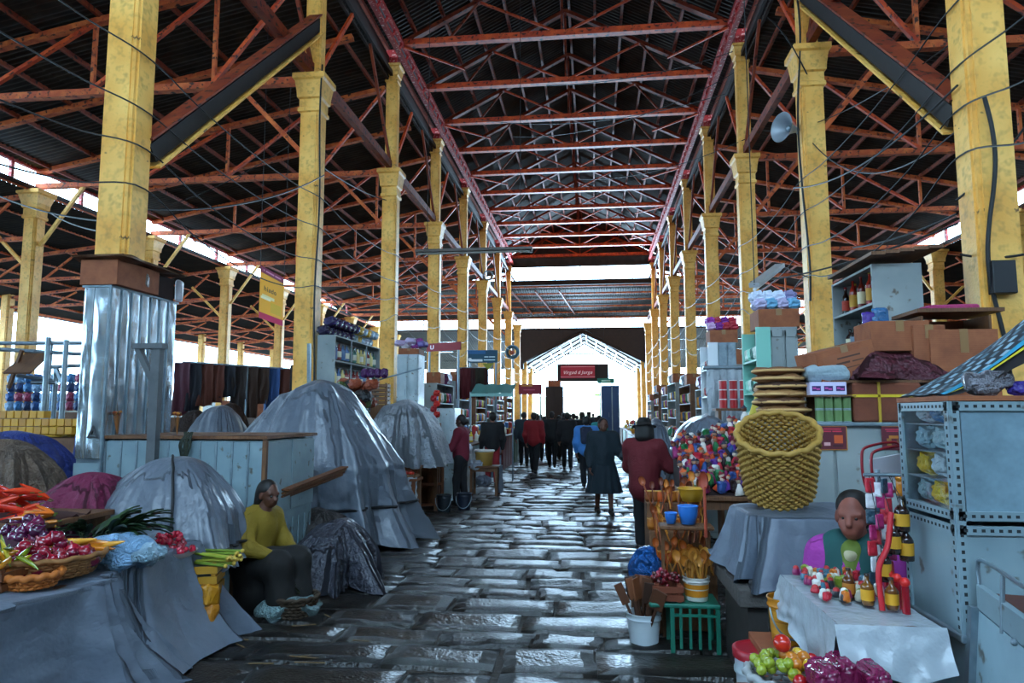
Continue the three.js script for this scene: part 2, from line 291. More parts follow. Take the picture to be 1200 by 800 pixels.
// clear roof lights: two strips of missing sheets beside the ridge above and behind the viewer
const clear = (i, r) => r === 0 && i >= 6 && i <= 10;
slope(nave, [XM, RIDGE], [XL - 0.6, 11.1], -9, ZE + 0.3, 3, clear);
slope(nave, [XM, RIDGE], [XR + 0.6, 11.1], -9, ZE + 0.3, 3, clear);
for (const sx of [-1, 1]) for (let k = 0; k < 7; k++) {
  const t = (k + 0.15) / 6.6, x = XM + sx * t * (XR - XM + 0.5), y = RIDGE - t * (RIDGE - 11.1) - 0.09;
  obj('purlin', beam([x, y, 9], [x, y, -ZE], 0.07, 0.12), M.brownsteel, nave);
}
const Dl = [XL - 0.1, 10.3], Dr = [XR + 0.1, 10.3];
const aisleL = ceilOf('ceiling', 'dark lean-to roof over the aisle on the tarpaulin side'), aisleR = ceilOf('ceiling', 'dark lean-to roof over the aisle on the basket side');
slope(aisleL, Dl, [XL2 + 0.1, 8.32], -9, ZE, 3); slope(aisleR, Dr, [XR2 - 0.1, 8.32], -9, ZE, 3);
for (let k = 0; k < 8; k++) { const t = (k + 0.3) / 7.6; for (const [c, A, B] of [[aisleL, Dl, XL2], [aisleR, Dr, XR2]]) { const x = A[0] + (B - A[0]) * t, y = 10.3 - t * 1.95 - 0.08; obj('purlin', beam([x, y, 9], [x, y, -ZE], 0.06, 0.1), M.brownsteel, c); } }
const lowL = ceilOf('ceiling', 'low outer roof behind the metal poles'), lowR = ceilOf('ceiling', 'low outer roof past the bottle shelf');
slope(lowL, [XL2 - 0.15, 7.66], [XL3 - 2.5, 6.5], -9, 61, 2, () => false, M.sheet2); slope(lowR, [XR2 + 0.15, 7.66], [XR3 + 2.5, 6.5], -9, 61, 2, () => false, M.sheet2);
for (let k = 0; k < 8; k++) { const t = k / 7; for (const [c, A, B] of [[lowL, XL2, XL3 - 2], [lowR, XR2, XR3 + 2]]) { const x = A + (B - A) * t, y = 7.7 - t * 1.2; obj('purlin', beam([x, y, 9], [x, y, -61], 0.07, 0.1), M.rust, c); } }
// slot frames: small posts of the clerestory strip between lean-to and outer roof
{
  for (const [x, nm] of [[XL2, 'tarpaulin'], [XR2, 'basket']]) {
    const f = ceilOf('window_strip', 'long bright skylight slot with red posts beyond the ' + nm + ' stalls'); f.userData.category = 'window';
    for (let z = 6; z < 42; z += 2.5) obj('slot_post', bx(0.09, 0.62, 0.09, x, 8.02, -z), M.red, f);
    obj('slot_rail', bx(0.12, 0.12, 40, x, 7.74, -22), M.darkwood, f); obj('slot_rail', bx(0.12, 0.1, 40, x, 8.3, -22), M.red, f);
  }
}
// eave girders of the nave: red lattice with a slit of daylight behind, fascia below, grey gutter pipe
for (const [x, sx, nm] of [[XL, 1, 'tarpaulin'], [XR, -1, 'basket']]) {
  const t = frameKind(thing('lattice_girder', 'red lattice eave girder along the nave on the ' + nm + ' side', 'girder', [x + sx * 0.26, 0, 0]));
  obj('chord', beam([0, TIE - 0.02, 9], [0, TIE - 0.02, -ZE], 0.1, 0.1), M.red, t); obj('chord', beam([0, TIE - 0.42, 9], [0, TIE - 0.42, -ZE], 0.12, 0.1), M.red, t);
  for (let z = -9; z < ZE; z += 0.62) obj('lattice_bar', beam([0, TIE - 0.4, -z], [0, TIE - 0.04, -z - 0.31], 0.05, 0.05), M.red, t);
  const f = struct('trim_' + (sx > 0 ? 1 : 2), [bx(0.06, 0.62, ZE + 9, x - sx * 0.1, 10.55, -(ZE - 9) / 2)], M.darkwood, 'dark fascia board under the eave girder on the ' + nm + ' side');
  frameTag(obj('gutter_pipe', [rod([x + sx * 0.12, TIE + 0.18, 9], [x + sx * 0.12, TIE + 0.18, -ZE], 0.09, 10)], M.steel), 'grey gutter pipe running above the red girder on the ' + nm + ' side', 'pipe');
}
// nave trusses
for (let k = -1; k <= 14; k++) {
  const z = -(Z0 + 2.5 * k), a = XL + 0.28, b = XR - 0.28, ra = RIDGE - 0.32, e = TIE + 0.02;
  const t = frameKind(thing('roof_truss', 'orange-red steel roof truss spanning the nave', 'truss', [0, 0, z], 0, 'nave trusses'));
  const y = x => e + (ra - e) * (1 - Math.abs(x - XM) / (b - XM)), up = V(0, 0, 1);
  obj('tie_beam', [beam([a, e, 0], [b, e, 0], 0.16, 0.19, up)], M.redbeam, t);
  for (const X of [a, b]) obj('rafter', [beam([X, e + 0.02, 0], [XM, ra, 0], 0.1, 0.16, up)], M.brownsteel, t);
  obj('king_post', [beam([XM, e, 0], [XM, ra, 0], 0.06, 0.06, up)], M.brownsteel, t);
  for (const s of [-1, 1]) {
    const X = XM + s * (b - XM) * 0.52;
    obj('strut', [beam([XM + s * 0.1, e + 0.06, 0], [X, y(X), 0], 0.05, 0.06, up)], M.redbeam, t);
    obj('strut', [beam([XM + s * (b - XM) * 0.72, e, 0], [X, y(X), 0], 0.05, 0.06, up)], M.brownsteel, t);
  }
  if (k >= 2 && k < 14 && k % 2 === 0) for (const [X, s] of [[a, 1], [b, -1]]) obj('wind_brace', [beam([X, e - 0.1, 0], [X + s * 1.3, e + 0.05, -1.6], 0.04, 0.05)], M.redbeam, t);
}
// aisle trusses on every column and halfway
for (let k = 0; k <= 14; k++) for (const [x1, x2, nm] of [[XL, XL2, 'tarpaulin'], [XR, XR2, 'basket']]) {
  const z = -(Z0 + 2.5 * k), up = V(0, 0, 1), full = k % 2 === 0, d = Math.sign(x2 - x1);
  const t = frameKind(thing('aisle_truss', 'rusty orange truss under the lean-to roof on the ' + nm + ' side', 'truss', [0, 0, z], 0, 'aisle trusses on the ' + nm + ' side'));
  const Y = x => 10.12 - 1.9 * (x - x1) / (x2 - x1), xa = x1 + d * 0.2, at = f => x1 + (x2 - x1) * f;
  obj('rafter', [beam([xa, Y(xa), 0], [x2, Y(x2), 0], 0.11, 0.15, up)], M.rust, t);
  if (full) {
    obj('bottom_chord', [beam([xa, HC - 0.02, 0], [x2, HC - 0.02, 0], 0.13, 0.15, up)], M.rust, t);
    for (const [f, g] of [[0.2, 0.2], [0.45, 0.45], [0.7, 0.7]]) obj('web_post', [beam([at(f), HC, 0], [at(g), Y(at(g)), 0], 0.07, 0.07, up)], M.rust, t);
    for (const [f, g] of [[0.02, 0.2], [0.2, 0.45], [0.45, 0.7]]) obj('web_diagonal', [beam([at(g), HC + 0.05, 0], [at(f), Y(at(f)), 0], 0.07, 0.08, up)], M.redbeam, t);
    obj('knee_brace', [beam([x1 + d * 0.2, HC - 1.4, 0], [at(0.15), HC - 0.05, 0], 0.08, 0.08, up)], M.rust, t);
    obj('knee_brace', [beam([x2 - d * 0.2, HC2 - 1.5, 0], [at(0.86), HC - 0.05, 0], 0.08, 0.08, up)], M.paint, t);
  }
}
for (let n = 1; n <= 9; n++) for (const [x1, x2, nm] of [[XL2, XL3, 'tarpaulin'], [XR2, XR3, 'basket']]) {
  const up = V(0, 0, 1), t = frameKind(thing('outer_truss', 'light rusty truss under the low outer roof on the ' + nm + ' side', 'truss', [0, 0, -colZ(n)], 0, 'outer trusses on the ' + nm + ' side'));
  obj('rafter', [beam([x1, 7.62, 0], [x2, 6.6, 0], 0.1, 0.14, up)], M.rust, t); obj('bottom_chord', [beam([x1, 6.4, 0], [x2, 6.2, 0], 0.1, 0.12, up)], M.rust, t);
  for (const f of [0.2, 0.4, 0.6, 0.8]) obj('web_bar', [beam([x1 + (x2 - x1) * f, 6.4 - 0.2 * f, 0], [x1 + (x2 - x1) * (f - 0.12), 7.6 - 1.0 * f, 0], 0.06, 0.06, up)], M.rust, t);
  const d = Math.sign(x2 - x1); for (const s of [-1, 1]) if (s * d > 0) obj('knee_brace', [beam([x1 + s * 0.15, 5.6, 0], [x1 + s * 1.5, 6.9, 0], 0.08, 0.08, up)], M.paint, t);
}
// braces and longitudinal beams in the column rows
for (const [x, sx, nm] of [[XL, 1, 'tarpaulin'], [XR, -1, 'basket']]) {
  { const br = frameKind(thing('column_brace', 'thick dark diagonal brace with a yellow edge springing from the big column on the ' + nm + ' side', 'brace')); const a = [x + sx * 0.1, 4.6, -(Z0 + 0.2)], b = [x + sx * 0.05, 8.9, -(Z0 + S - 0.05)];
    obj('web', [beam(a, b, 0.16, 0.2)], mat('#1f1a17', 0.7, { map: T.grey, key: 'bracepaint' }), br); for (const q of [-1, 1]) obj('flange', [beam([a[0], a[1] + q * 0.13, a[2] + q * 0.08], [b[0], b[1] + q * 0.13, b[2] + q * 0.08], 0.24, 0.025)], q < 0 ? M.paint : M.brownsteel, br); }
  for (let n = 0; n < 8; n++) {
    frameTag(obj('row_beam', [beam([x, HC + 0.12, -(colZ(n) + 0.17)], [x, HC + 0.12, -(colZ(n + 1) - 0.17)], 0.12, 0.2)], M.brownsteel), 'brown beam joining column capitals of the nave row on the ' + nm + ' side', 'beam', 'row beams on the ' + nm + ' side');
    if (n > 0) for (const q of [1, -1]) frameTag(obj('post_brace', [beam([x, HC + 0.25, -(colZ(n) + q * 0.2)], [x, HU - 0.4, -(colZ(n) + q * 1.9)], 0.06, 0.08)], q > 0 ? M.redbeam : M.brownsteel), 'thin diagonal brace beside the upper column posts on the ' + nm + ' side', 'brace', 'post braces on the ' + nm + ' side');
    frameTag(obj('row_rail', [beam([x, HU - 0.25, -(colZ(n) + 0.14)], [x, HU - 0.25, -(colZ(n + 1) - 0.14)], 0.08, 0.12)], M.darkwood), 'dark rail under the fascia between upper posts on the ' + nm + ' side', 'rail', 'row rails on the ' + nm + ' side');
  }
}
// closing wall of the high nave, with its glazed band
{
  const z = -ZE - 0.2, w = XR - XL + 0.6;
  const gs = new THREE.Shape(); gs.moveTo(XL - 0.3, 10.62); gs.lineTo(XR + 0.3, 10.62); gs.lineTo(XR + 0.3, 11.15); gs.lineTo(XM, RIDGE + 0.05); gs.lineTo(XL - 0.3, 11.15); gs.closePath();
  struct('wall_end', [new THREE.ExtrudeGeometry(gs, { depth: 0.12, bevelEnabled: false }).translate(0, 0, z - 0.06), bx(w, 0.3, 0.12, XM, 9.64, z)], M.sheet2, 'dark gable boarding closing the high nave');
  const win = ceilOf('window_band', 'bright glazed band across the far end of the high nave'); win.userData.category = 'window';
  for (let i = 0; i < 6; i++) { obj('pane', bx(w / 6 - 0.05, 0.76, 0.008, XL - 0.3 + w / 6 * (i + 0.5), 10.2, z), M.glass, win); obj('mullion', bx(0.05, 0.8, 0.07, XL - 0.3 + w / 6 * i, 10.21, z), M.red, win); }
  // cross hall beyond: dark roof falling to a second long skylight, then the low gabled end bay
  const cross = ceilOf('ceiling', 'dark roof of the cross hall beyond the glazed band');
  const g = sheetGeo(1.25, 9.4, 8), n = 26;
  for (let i = 0; i < n; i++) { const o = obj('roof_sheet', g, M.sheet2, cross); o.position.set(-17.5 + i * 1.2, 9.25, -46.6); o.rotation.x = -R(6.5); }
  for (let k = 0; k < 6; k++) obj('purlin', bx(32, 0.1, 0.07, -2, 9.5 - k * 0.16, -42.6 - k * 1.7), M.rust, cross);
  for (let i = 0; i < 3; i++) obj('cross_brace', [beam([-5 + i * 1.5, 9.3, -43], [-4.2 + i * 1.5, 8.8, -50], 0.07, 0.1)], M.brownsteel, cross);
  const sl = ceilOf('window_band', 'long bright skylight across the hall beyond the cross roof'); sl.userData.category = 'window';
  obj('head_rail', bx(31, 0.14, 0.14, -2.5, 8.72, -51.2), M.darkwood, sl); obj('foot_rail', bx(31, 0.16, 0.16, -2.5, 7.88, -51.2), M.darkwood, sl);
  for (let i = 0; i < 9; i++) obj('mullion', bx(0.07, 0.8, 0.08, -16 + i * 3.4, 8.3, -51.2), M.darkwood, sl);
  const end = ceilOf('ceiling', 'low gabled roof of the end bay with daylight leaking between sheets');
  const hole = (i, r) => ((i * 7 + r * 5) % 9 === 2);
  slope(end, [XM, 7.9], [XL - 0.5, 5.15], 51.3, 61, 4, hole, M.sheet2); slope(end, [XM, 7.9], [XR + 0.5, 5.15], 51.3, 61, 4, hole, M.sheet2);
  { const sg = sheetGeo(1.24, 2.5, 8); for (const [xa, n] of [[XL - 0.9, -9], [XR + 0.9, 9]]) for (let i = 0; i < Math.abs(n); i++) for (let r = 0; r < 4; r++) { const o = obj('roof_sheet', sg, M.sheet2, end); o.position.set(xa + Math.sign(n) * 1.2 * i, 7.55 - r * 0.56, -52.4 - r * 2.46 - ((i * 3 + r) % 4 === 1 ? 0.16 : 0)); o.rotation.x = -0.225; } }
  const sp = new THREE.Shape(); sp.moveTo(XL - 0.4, 7.85); sp.lineTo(XR + 0.4, 7.85); sp.lineTo(XR + 0.4, 5.2); sp.lineTo(XM, 7.55); sp.lineTo(XL - 0.4, 5.2); sp.closePath();
  struct('wall_gable', [new THREE.ExtrudeGeometry(sp, { depth: 0.08, bevelEnabled: false }).translate(0, 0, -51.5)], M.darkwood, 'dark boarding above the low gabled end bay');
  for (const zz of [52, 55, 58, 60.8]) { for (const X of [XL, XR]) obj('rafter', [beam([X, 5.2, -zz], [XM, 7.75, -zz], 0.12, 0.18, V(0, 0, 1))], M.darkwood, end); }
  for (let k = 0; k < 6; k++) for (const s of [-1, 1]) { const x = XM + s * (k + 0.3) * 0.75, y = 7.72 - Math.abs(x - XM) * 0.62; obj('purlin', bx(0.08, 0.1, 9.6, x, y, -56), M.darkwood, end); }
  obj('tie_rod', rod([XL, 5.35 + 1.5, -60.8], [XR, 5.35 + 1.5, -60.8], 0.05), M.darkwood, end);
  for (const X of [-5.2, 3.9]) obj('eave_beam', bx(0.3, 0.35, 10, X, 5.15, -56), M.darkwood, end);
  struct('wall_far', [bx(9.4, 0.9, 0.15, -9.8, 6.25, -61), bx(8.6, 0.9, 0.15, 8.2, 6.25, -61)], M.darkwood, 'dark fascia above the open sides at the far end');
  // pale wall of the yard outside with hand-painted script
  const yard = struct('wall_yard', [bx(30, 3.4, 0.3, -2, 1.7, -72)], mat('#efe9c4', 0.8), 'pale yellow wall of the yard outside the far opening');
  struct('ground_yard', [bx(60, 0.1, 30, -2, -0.06, -77)], mat('#b8b2a6', 0.9), 'pale paved yard outside the far opening');
}
// ---------------------------------------------------------------- implicit surfaces for bodies
function sdfMesh(f, lo, hi, c) {
  const n = [0, 1, 2].map(i => Math.ceil((hi[i] - lo[i]) / c) + 1), [nx, ny, nz_] = n, F_ = new Float32Array(nx * ny * nz_);
  for (let k = 0, q = 0; k < nz_; k++) for (let j = 0; j < ny; j++) for (let i = 0; i < nx; i++) F_[q++] = f(lo[0] + i * c, lo[1] + j * c, lo[2] + k * c);
  const at = (i, j, k) => i + nx * (j + ny * k), vid = new Int32Array(nx * ny * nz_).fill(-1), pos = [], idx = [];
  const E = [[0, 1], [0, 2], [0, 4], [1, 3], [1, 5], [2, 3], [2, 6], [3, 7], [4, 5], [4, 6], [5, 7], [6, 7]];
  for (let k = 0; k < nz_ - 1; k++) for (let j = 0; j < ny - 1; j++) for (let i = 0; i < nx - 1; i++) {
    const v = []; let neg = 0;
    for (let b = 0; b < 8; b++) { v[b] = F_[at(i + (b & 1), j + (b >> 1 & 1), k + (b >> 2))]; if (v[b] < 0) neg++; }
    if (neg === 0 || neg === 8) continue;
    let x = 0, y = 0, z = 0, m = 0;
    for (const [a, b] of E) if ((v[a] < 0) !== (v[b] < 0)) { const t = v[a] / (v[a] - v[b]); x += (a & 1) + t * ((b & 1) - (a & 1)); y += (a >> 1 & 1) + t * ((b >> 1 & 1) - (a >> 1 & 1)); z += (a >> 2) + t * ((b >> 2) - (a >> 2)); m++; }
    vid[at(i, j, k)] = pos.length / 3; pos.push(lo[0] + (i + x / m) * c, lo[1] + (j + y / m) * c, lo[2] + (k + z / m) * c);
  }
  const quad = (a, b, c_, d, flip) => { if (a < 0 || b < 0 || c_ < 0 || d < 0) return; flip ? idx.push(a, c_, b, a, d, c_) : idx.push(a, b, c_, a, c_, d); };
  for (let k = 1; k < nz_ - 1; k++) for (let j = 1; j < ny - 1; j++) for (let i = 1; i < nx - 1; i++) {
    const s = F_[at(i, j, k)] < 0;
    if (s !== F_[at(i + 1, j, k)] < 0) quad(vid[at(i, j - 1, k - 1)], vid[at(i, j, k - 1)], vid[at(i, j, k)], vid[at(i, j - 1, k)], !s);
    if (s !== F_[at(i, j + 1, k)] < 0) quad(vid[at(i - 1, j, k - 1)], vid[at(i - 1, j, k)], vid[at(i, j, k)], vid[at(i, j, k - 1)], !s);
    if (s !== F_[at(i, j, k + 1)] < 0) quad(vid[at(i - 1, j - 1, k)], vid[at(i, j - 1, k)], vid[at(i, j, k)], vid[at(i - 1, j, k)], !s);
  }
  const g = new THREE.BufferGeometry(); g.setAttribute('position', new THREE.Float32BufferAttribute(pos, 3)); g.setIndex(idx); g.computeVertexNormals(); return g;
}
const cap = (a, b, ra, rb_) => ({ a, b, ra, rb: rb_ ?? ra });
const ell = (c, r) => ({ c, r });
function dist(p, x, y, z) {
  if (p.c) { const dx = (x - p.c[0]) / p.r[0], dy = (y - p.c[1]) / p.r[1], dz = (z - p.c[2]) / p.r[2], k = Math.sqrt(dx * dx + dy * dy + dz * dz); return (k - 1) * Math.min(...p.r); }
  const { a, b } = p, bx_ = b[0] - a[0], by = b[1] - a[1], bz = b[2] - a[2], L = bx_ * bx_ + by * by + bz * bz || 1e-9;
  let t = ((x - a[0]) * bx_ + (y - a[1]) * by + (z - a[2]) * bz) / L; t = t < 0 ? 0 : t > 1 ? 1 : t;
  return Math.hypot(x - a[0] - t * bx_, y - a[1] - t * by, z - a[2] - t * bz) - p.ra - (p.rb - p.ra) * t;
}
function fieldMesh(prims, cell, k = 0.03, extra = 0, minus = [], noise = 0) {
  const lo = [1e9, 1e9, 1e9], hi = [-1e9, -1e9, -1e9];
  for (const p of prims) for (let i = 0; i < 3; i++) {
    const vs = p.c ? [[p.c[i], p.r[i]]] : [[p.a[i], p.ra], [p.b[i], p.rb]];
    for (const [v, r] of vs) { lo[i] = Math.min(lo[i], v - r - extra - 2.5 * cell - 0.01); hi[i] = Math.max(hi[i], v + r + extra + 2.5 * cell + 0.01); }
  }
  return sdfMesh((x, y, z) => {
    let d = 1e9;
    for (const p of prims) { const e = dist(p, x, y, z) - extra; const h = Math.max(k - Math.abs(d - e), 0) / k; d = Math.min(d, e) - h * h * k * 0.25; }
    for (const m of minus) d = Math.max(d, -dist(m, x, y, z));
    if (noise) d += noise * (nz(x * 9, y * 3.2, z * 9) + 0.6 * nz(x * 18 + 5, y * 9, z * 18));
    return d;
  }, lo, hi, cell);
}
const add = (a, b) => [a[0] + b[0], a[1] + b[1], a[2] + b[2]], mul = (a, s) => a.map(v => v * s), lerp = (a, b, t) => a.map((v, i) => v + (b[i] - v) * t);
const unit = a => mul(a, 1 / Math.hypot(...a)), cross3 = (a, b) => [a[1] * b[2] - a[2] * b[1], a[2] * b[0] - a[0] * b[2], a[0] * b[1] - a[1] * b[0]];
function headPrims() {
  return { plus: [ell([0, 0.032, -0.012], [0.074, 0.086, 0.09]), ell([0, -0.035, 0.026], [0.058, 0.07, 0.058]), ell([0, -0.075, 0.04], [0.034, 0.026, 0.032]), cap([0, 0.012, 0.078], [0, -0.026, 0.1], 0.008, 0.0135), ell([0.03, -0.03, 0.058], [0.026, 0.022, 0.02]), ell([-0.03, -0.03, 0.058], [0.026, 0.022, 0.02]),
    cap([-0.045, 0.022, 0.066], [0.045, 0.022, 0.066], 0.011), cap([-0.02, -0.054, 0.074], [0.02, -0.054, 0.074], 0.008), cap([-0.018, -0.066, 0.07], [0.018, -0.066, 0.07], 0.009), ell([0.077, -0.01, -0.008], [0.012, 0.03, 0.02]), ell([-0.077, -0.01, -0.008], [0.012, 0.03, 0.02])],
    minus: [ell([0.03, 0.002, 0.094], [0.018, 0.012, 0.018]), ell([-0.03, 0.002, 0.094], [0.018, 0.012, 0.018]), cap([-0.02, -0.06, 0.086], [0.02, -0.06, 0.086], 0.003)] };
}
function handPrims(w, dir, nrm, s = 1, curl = 0.6) {   // wrist, pointing direction, palm normal; s = +1 thumb on one side, -1 the other
  const d = unit(dir), n = unit(nrm), sd = mul(cross3(d, n), s), P = (a, b, c) => add(add(add(w, mul(d, a)), mul(sd, b)), mul(n, c)), out = [];
  out.push(cap(P(0, 0, 0), P(0.03, 0, 0), 0.024, 0.026));
  for (const b of [-0.028, -0.01, 0.009, 0.027]) out.push(cap(P(0.025, b * 0.7, 0), P(0.082, b, 0), 0.014, 0.0115));
  [[-0.03, 0.05], [-0.0105, 0.066], [0.0095, 0.072], [0.029, 0.064]].forEach(([b, L]) => {
    let x = 0.084, z = 0, a = 0.15; let p = P(x, b, z);
    for (const [f, r] of [[0.45, 0.0095], [0.32, 0.0085], [0.25, 0.0078]]) { a += curl * 0.7; x += Math.cos(a) * L * f; z += Math.sin(a) * L * f; const q = P(x, b * 1.05, z); out.push(cap(p, q, r, r * 0.93)); p = q; }
  });
  out.push(cap(P(0.022, 0.026, 0.004), P(0.055, 0.052, 0.016), 0.0125, 0.0105), cap(P(0.055, 0.052, 0.016), P(0.084, 0.056, 0.026), 0.0105, 0.009));
  return out;
}
function turnGeo(g, yaw, pitch, c) { return g.rotateX(pitch).rotateY(yaw).translate(...c); }
function standJ(H, o = {}) {
  const st = o.stride ?? 0.12, sw = o.sw ?? 0.19 * H / 1.65, y = v => v * H;
  const J = { head: [0, y(0.927), 0.015], neck: [0, y(0.845), -0.005], chest: [0, y(0.74), 0], waist: [0, y(0.62), 0.005], hip: [0, y(0.54), 0], shL: [sw, y(0.81), -0.005], shR: [-sw, y(0.81), -0.005],
    hipL: [0.085, y(0.51), 0], hipR: [-0.085, y(0.51), 0], knL: [0.09, y(0.28), 0.02 + st * 0.5], knR: [-0.09, y(0.28), 0.02 - st * 0.3], anL: [0.09, y(0.05), st], anR: [-0.09, y(0.05) + (st > 0.2 ? 0.03 : 0), -st],
    elL: [sw + 0.06, y(0.63), -0.03], elR: [-sw - 0.06, y(0.63), -0.03], wrL: [sw + 0.06, y(0.49), 0.06], wrR: [-sw - 0.06, y(0.49), 0.06] };
  return Object.assign(J, o.J);
}
// one figure: continuous body (head, neck, arms, hands, legs, feet) with clothes and hair as children
function person(pos, turn, o) {
  const J = o.J, c = o.cell ?? 0.022, fine = o.fine ?? Math.min(c, 0.012), t = thing('person', o.label, 'person', pos, turn, o.group), hs = o.headScale ?? 1;
  const skin = mat(o.skin ?? '#6f4230', 0.55), hd = headPrims(), yaw = o.headYaw ?? 0, pit = o.headPitch ?? 0;
  const parts = [];
  parts.push(fieldMesh([cap(add(J.neck, [0, -0.06, 0]), add(J.head, [0, -0.05, -0.015]), 0.056, 0.052), cap(J.shL, J.elL, 0.045, 0.037), cap(J.elL, J.wrL, 0.036, 0.025), cap(J.shR, J.elR, 0.045, 0.037), cap(J.elR, J.wrR, 0.036, 0.025), ell(J.chest, [0.15, 0.19, 0.09]), cap(J.waist, J.hip, 0.11, 0.12), cap(J.hipL, J.knL, 0.08, 0.055), cap(J.knL, J.anL, 0.055, 0.036), cap(J.hipR, J.knR, 0.08, 0.055), cap(J.knR, J.anR, 0.055, 0.036), cap(J.chest, J.waist, 0.1, 0.1), cap(J.shL, J.shR, 0.05)], Math.max(c, 0.018), 0.05));
  parts.push(turnGeo(fieldMesh(hd.plus, Math.min(fine, 0.009), 0.022, 0, hd.minus).scale(hs, hs, hs), yaw, pit, J.head));
  const hn = o.handDir ?? {};
  for (const s of ['L', 'R']) { const w = J['wr' + s], e = J['el' + s]; const d = hn[s] ?? w.map((v, i) => v - e[i]); parts.push(fieldMesh(handPrims(w, d, hn['n' + s] ?? (s === 'L' ? [-1, 0, 0.2] : [1, 0, 0.2]), s === 'L' ? 1 : -1, o.curl ?? 0.5), fine * 0.6, 0.012)); }
  obj('body', parts, skin, t);
  // shoes
  for (const s of ['L', 'R']) { const a = J['an' + s], f = o.feet?.[s] ?? [0, 0, 1]; obj('shoe', fieldMesh([cap([a[0], a[1] - 0.03, a[2] - 0.03], [a[0] + f[0] * 0.15, a[1] - 0.045, a[2] + f[2] * 0.15], 0.042, 0.036), cap([a[0], a[1] + 0.02, a[2]], [a[0], a[1] - 0.03, a[2]], 0.042)], Math.max(c, 0.014), 0.03), mat(o.shoes ?? '#1b1714', 0.5), t); }
  // top with sleeves
  const B = o.bulk ?? 1, top = [ell(J.chest, [0.175 * B, 0.2, 0.118 * B]), cap(J.shL, J.shR, 0.068 * B), cap(J.chest, J.waist, 0.125 * B, 0.135 * B), cap(J.waist, add(J.hip, [0, o.topLow ?? 0, 0]), 0.14 * B, 0.152 * B), cap(J.shL, J.elL, 0.066 * B, 0.054 * B), cap(J.elL, lerp(J.elL, J.wrL, 0.92), 0.054 * B, 0.041), cap(J.shR, J.elR, 0.066 * B, 0.054 * B), cap(J.elR, lerp(J.elR, J.wrR, 0.92), 0.054 * B, 0.041)];
  const tm = mat(o.top, o.topRough ?? 0.8, { bumpMap: T.fine, bumpScale: 0.006, ...(o.sheen ? { sheen: 1, sheenColor: new THREE.Color(o.top) } : {}) });
  obj(o.topName ?? 'jacket', fieldMesh(top, c, 0.06, 0.006, [], 0.008), tm, t);
  if (o.collar) obj('collar', fieldMesh([cap(add(J.neck, [-0.05, -0.01, 0.02]), add(J.neck, [0.05, -0.01, 0.02]), 0.05), cap(add(J.neck, [-0.05, -0.01, -0.03]), add(J.neck, [0.05, -0.01, -0.03]), 0.05)], c, 0.03), mat(o.collar, 0.8), t);
  if (o.skirt) {
    const end = o.skirtTo ?? 0.42, y1 = J.hip[1] * end, wd = o.skirtW ?? 0.25;
    obj('skirt', gridSurf(56, 16, (u, v) => { const a = -u * 6.2832, y = J.hip[1] + 0.12 - (J.hip[1] + 0.12 - y1) * v, r = 0.135 + (wd - 0.135) * Math.pow(v, 0.75), q = r * (1 + 0.1 * v * Math.sin(a * 11 + 2 * nz(v * 3, a, 1))); return [J.hip[0] + Math.cos(a) * q * 1.1, y, J.hip[2] + Math.sin(a) * q * 0.95 + 0.3 * v * ((J.knL[2] + J.knR[2]) / 2 - J.hip[2])]; }), mat(o.skirt, 0.85, { side: THREE.DoubleSide }), t);
  }
  if (o.trousers) obj('trousers', fieldMesh([cap(J.hip, add(J.hip, [0, -0.03, 0]), 0.14), cap(J.hipL, J.knL, 0.092, 0.07), cap(J.knL, lerp(J.knL, J.anL, 0.9), 0.07, 0.06), cap(J.hipR, J.knR, 0.092, 0.07), cap(J.knR, lerp(J.knR, J.anR, 0.9), 0.07, 0.06)], c, 0.05, 0.004, [], 0.008), mat(o.trousers, 0.85), t);
  // hair
  const hair = [ell([0, 0.048, -0.026], [0.085, 0.083, 0.09]), ell([0, 0.0, -0.055], [0.08, 0.085, 0.055])];
  if (o.bun) hair.push(ell([0, -0.02, -0.125], [0.042, 0.042, 0.038]));
  if (o.longHair) hair.push(cap([0, -0.02, -0.07], [0, -0.26, -0.1], 0.07, 0.045));
  if (o.bigHair) hair.push(ell([0, 0.01, -0.03], [0.12, 0.115, 0.11]), ell([0, -0.07, -0.05], [0.12, 0.08, 0.08]));
  if (o.braids) for (const s of [1, -1]) hair.push(cap([s * 0.06, -0.06, -0.06], [s * 0.08, -0.32, -0.1], 0.026, 0.018));
  const faceCut = [ell([0, -0.035, 0.1], [0.075, 0.095, 0.075])];
  obj('hair', turnGeo(fieldMesh(hair, Math.min(c, 0.013), 0.03, 0, faceCut, 0.003).scale(hs, hs, hs), yaw, pit, J.head), mat(o.hair ?? '#120d0b', 0.6), t);
  if (fine <= 0.009) for (const s of [1, -1]) obj('eye', turnGeo(new THREE.SphereGeometry(0.0125, 10, 8).translate(s * 0.03, 0.002, 0.074), yaw, pit, J.head), mat('#1c120e', 0.25), t);
  if (o.hat) obj('hat', turnGeo(lathe([[0.001, 0.115], [0.06, 0.112], [0.085, 0.09], [0.092, 0.03], [0.095, 0.018], [o.brim ?? 0.17, 0.006], [o.brim ?? 0.17, -0.002], [0.09, 0.008]], 28).translate(0, 0.055, -0.015), yaw, pit, J.head), mat(o.hat, 0.85, { side: THREE.DoubleSide }), t);
  return t;
}

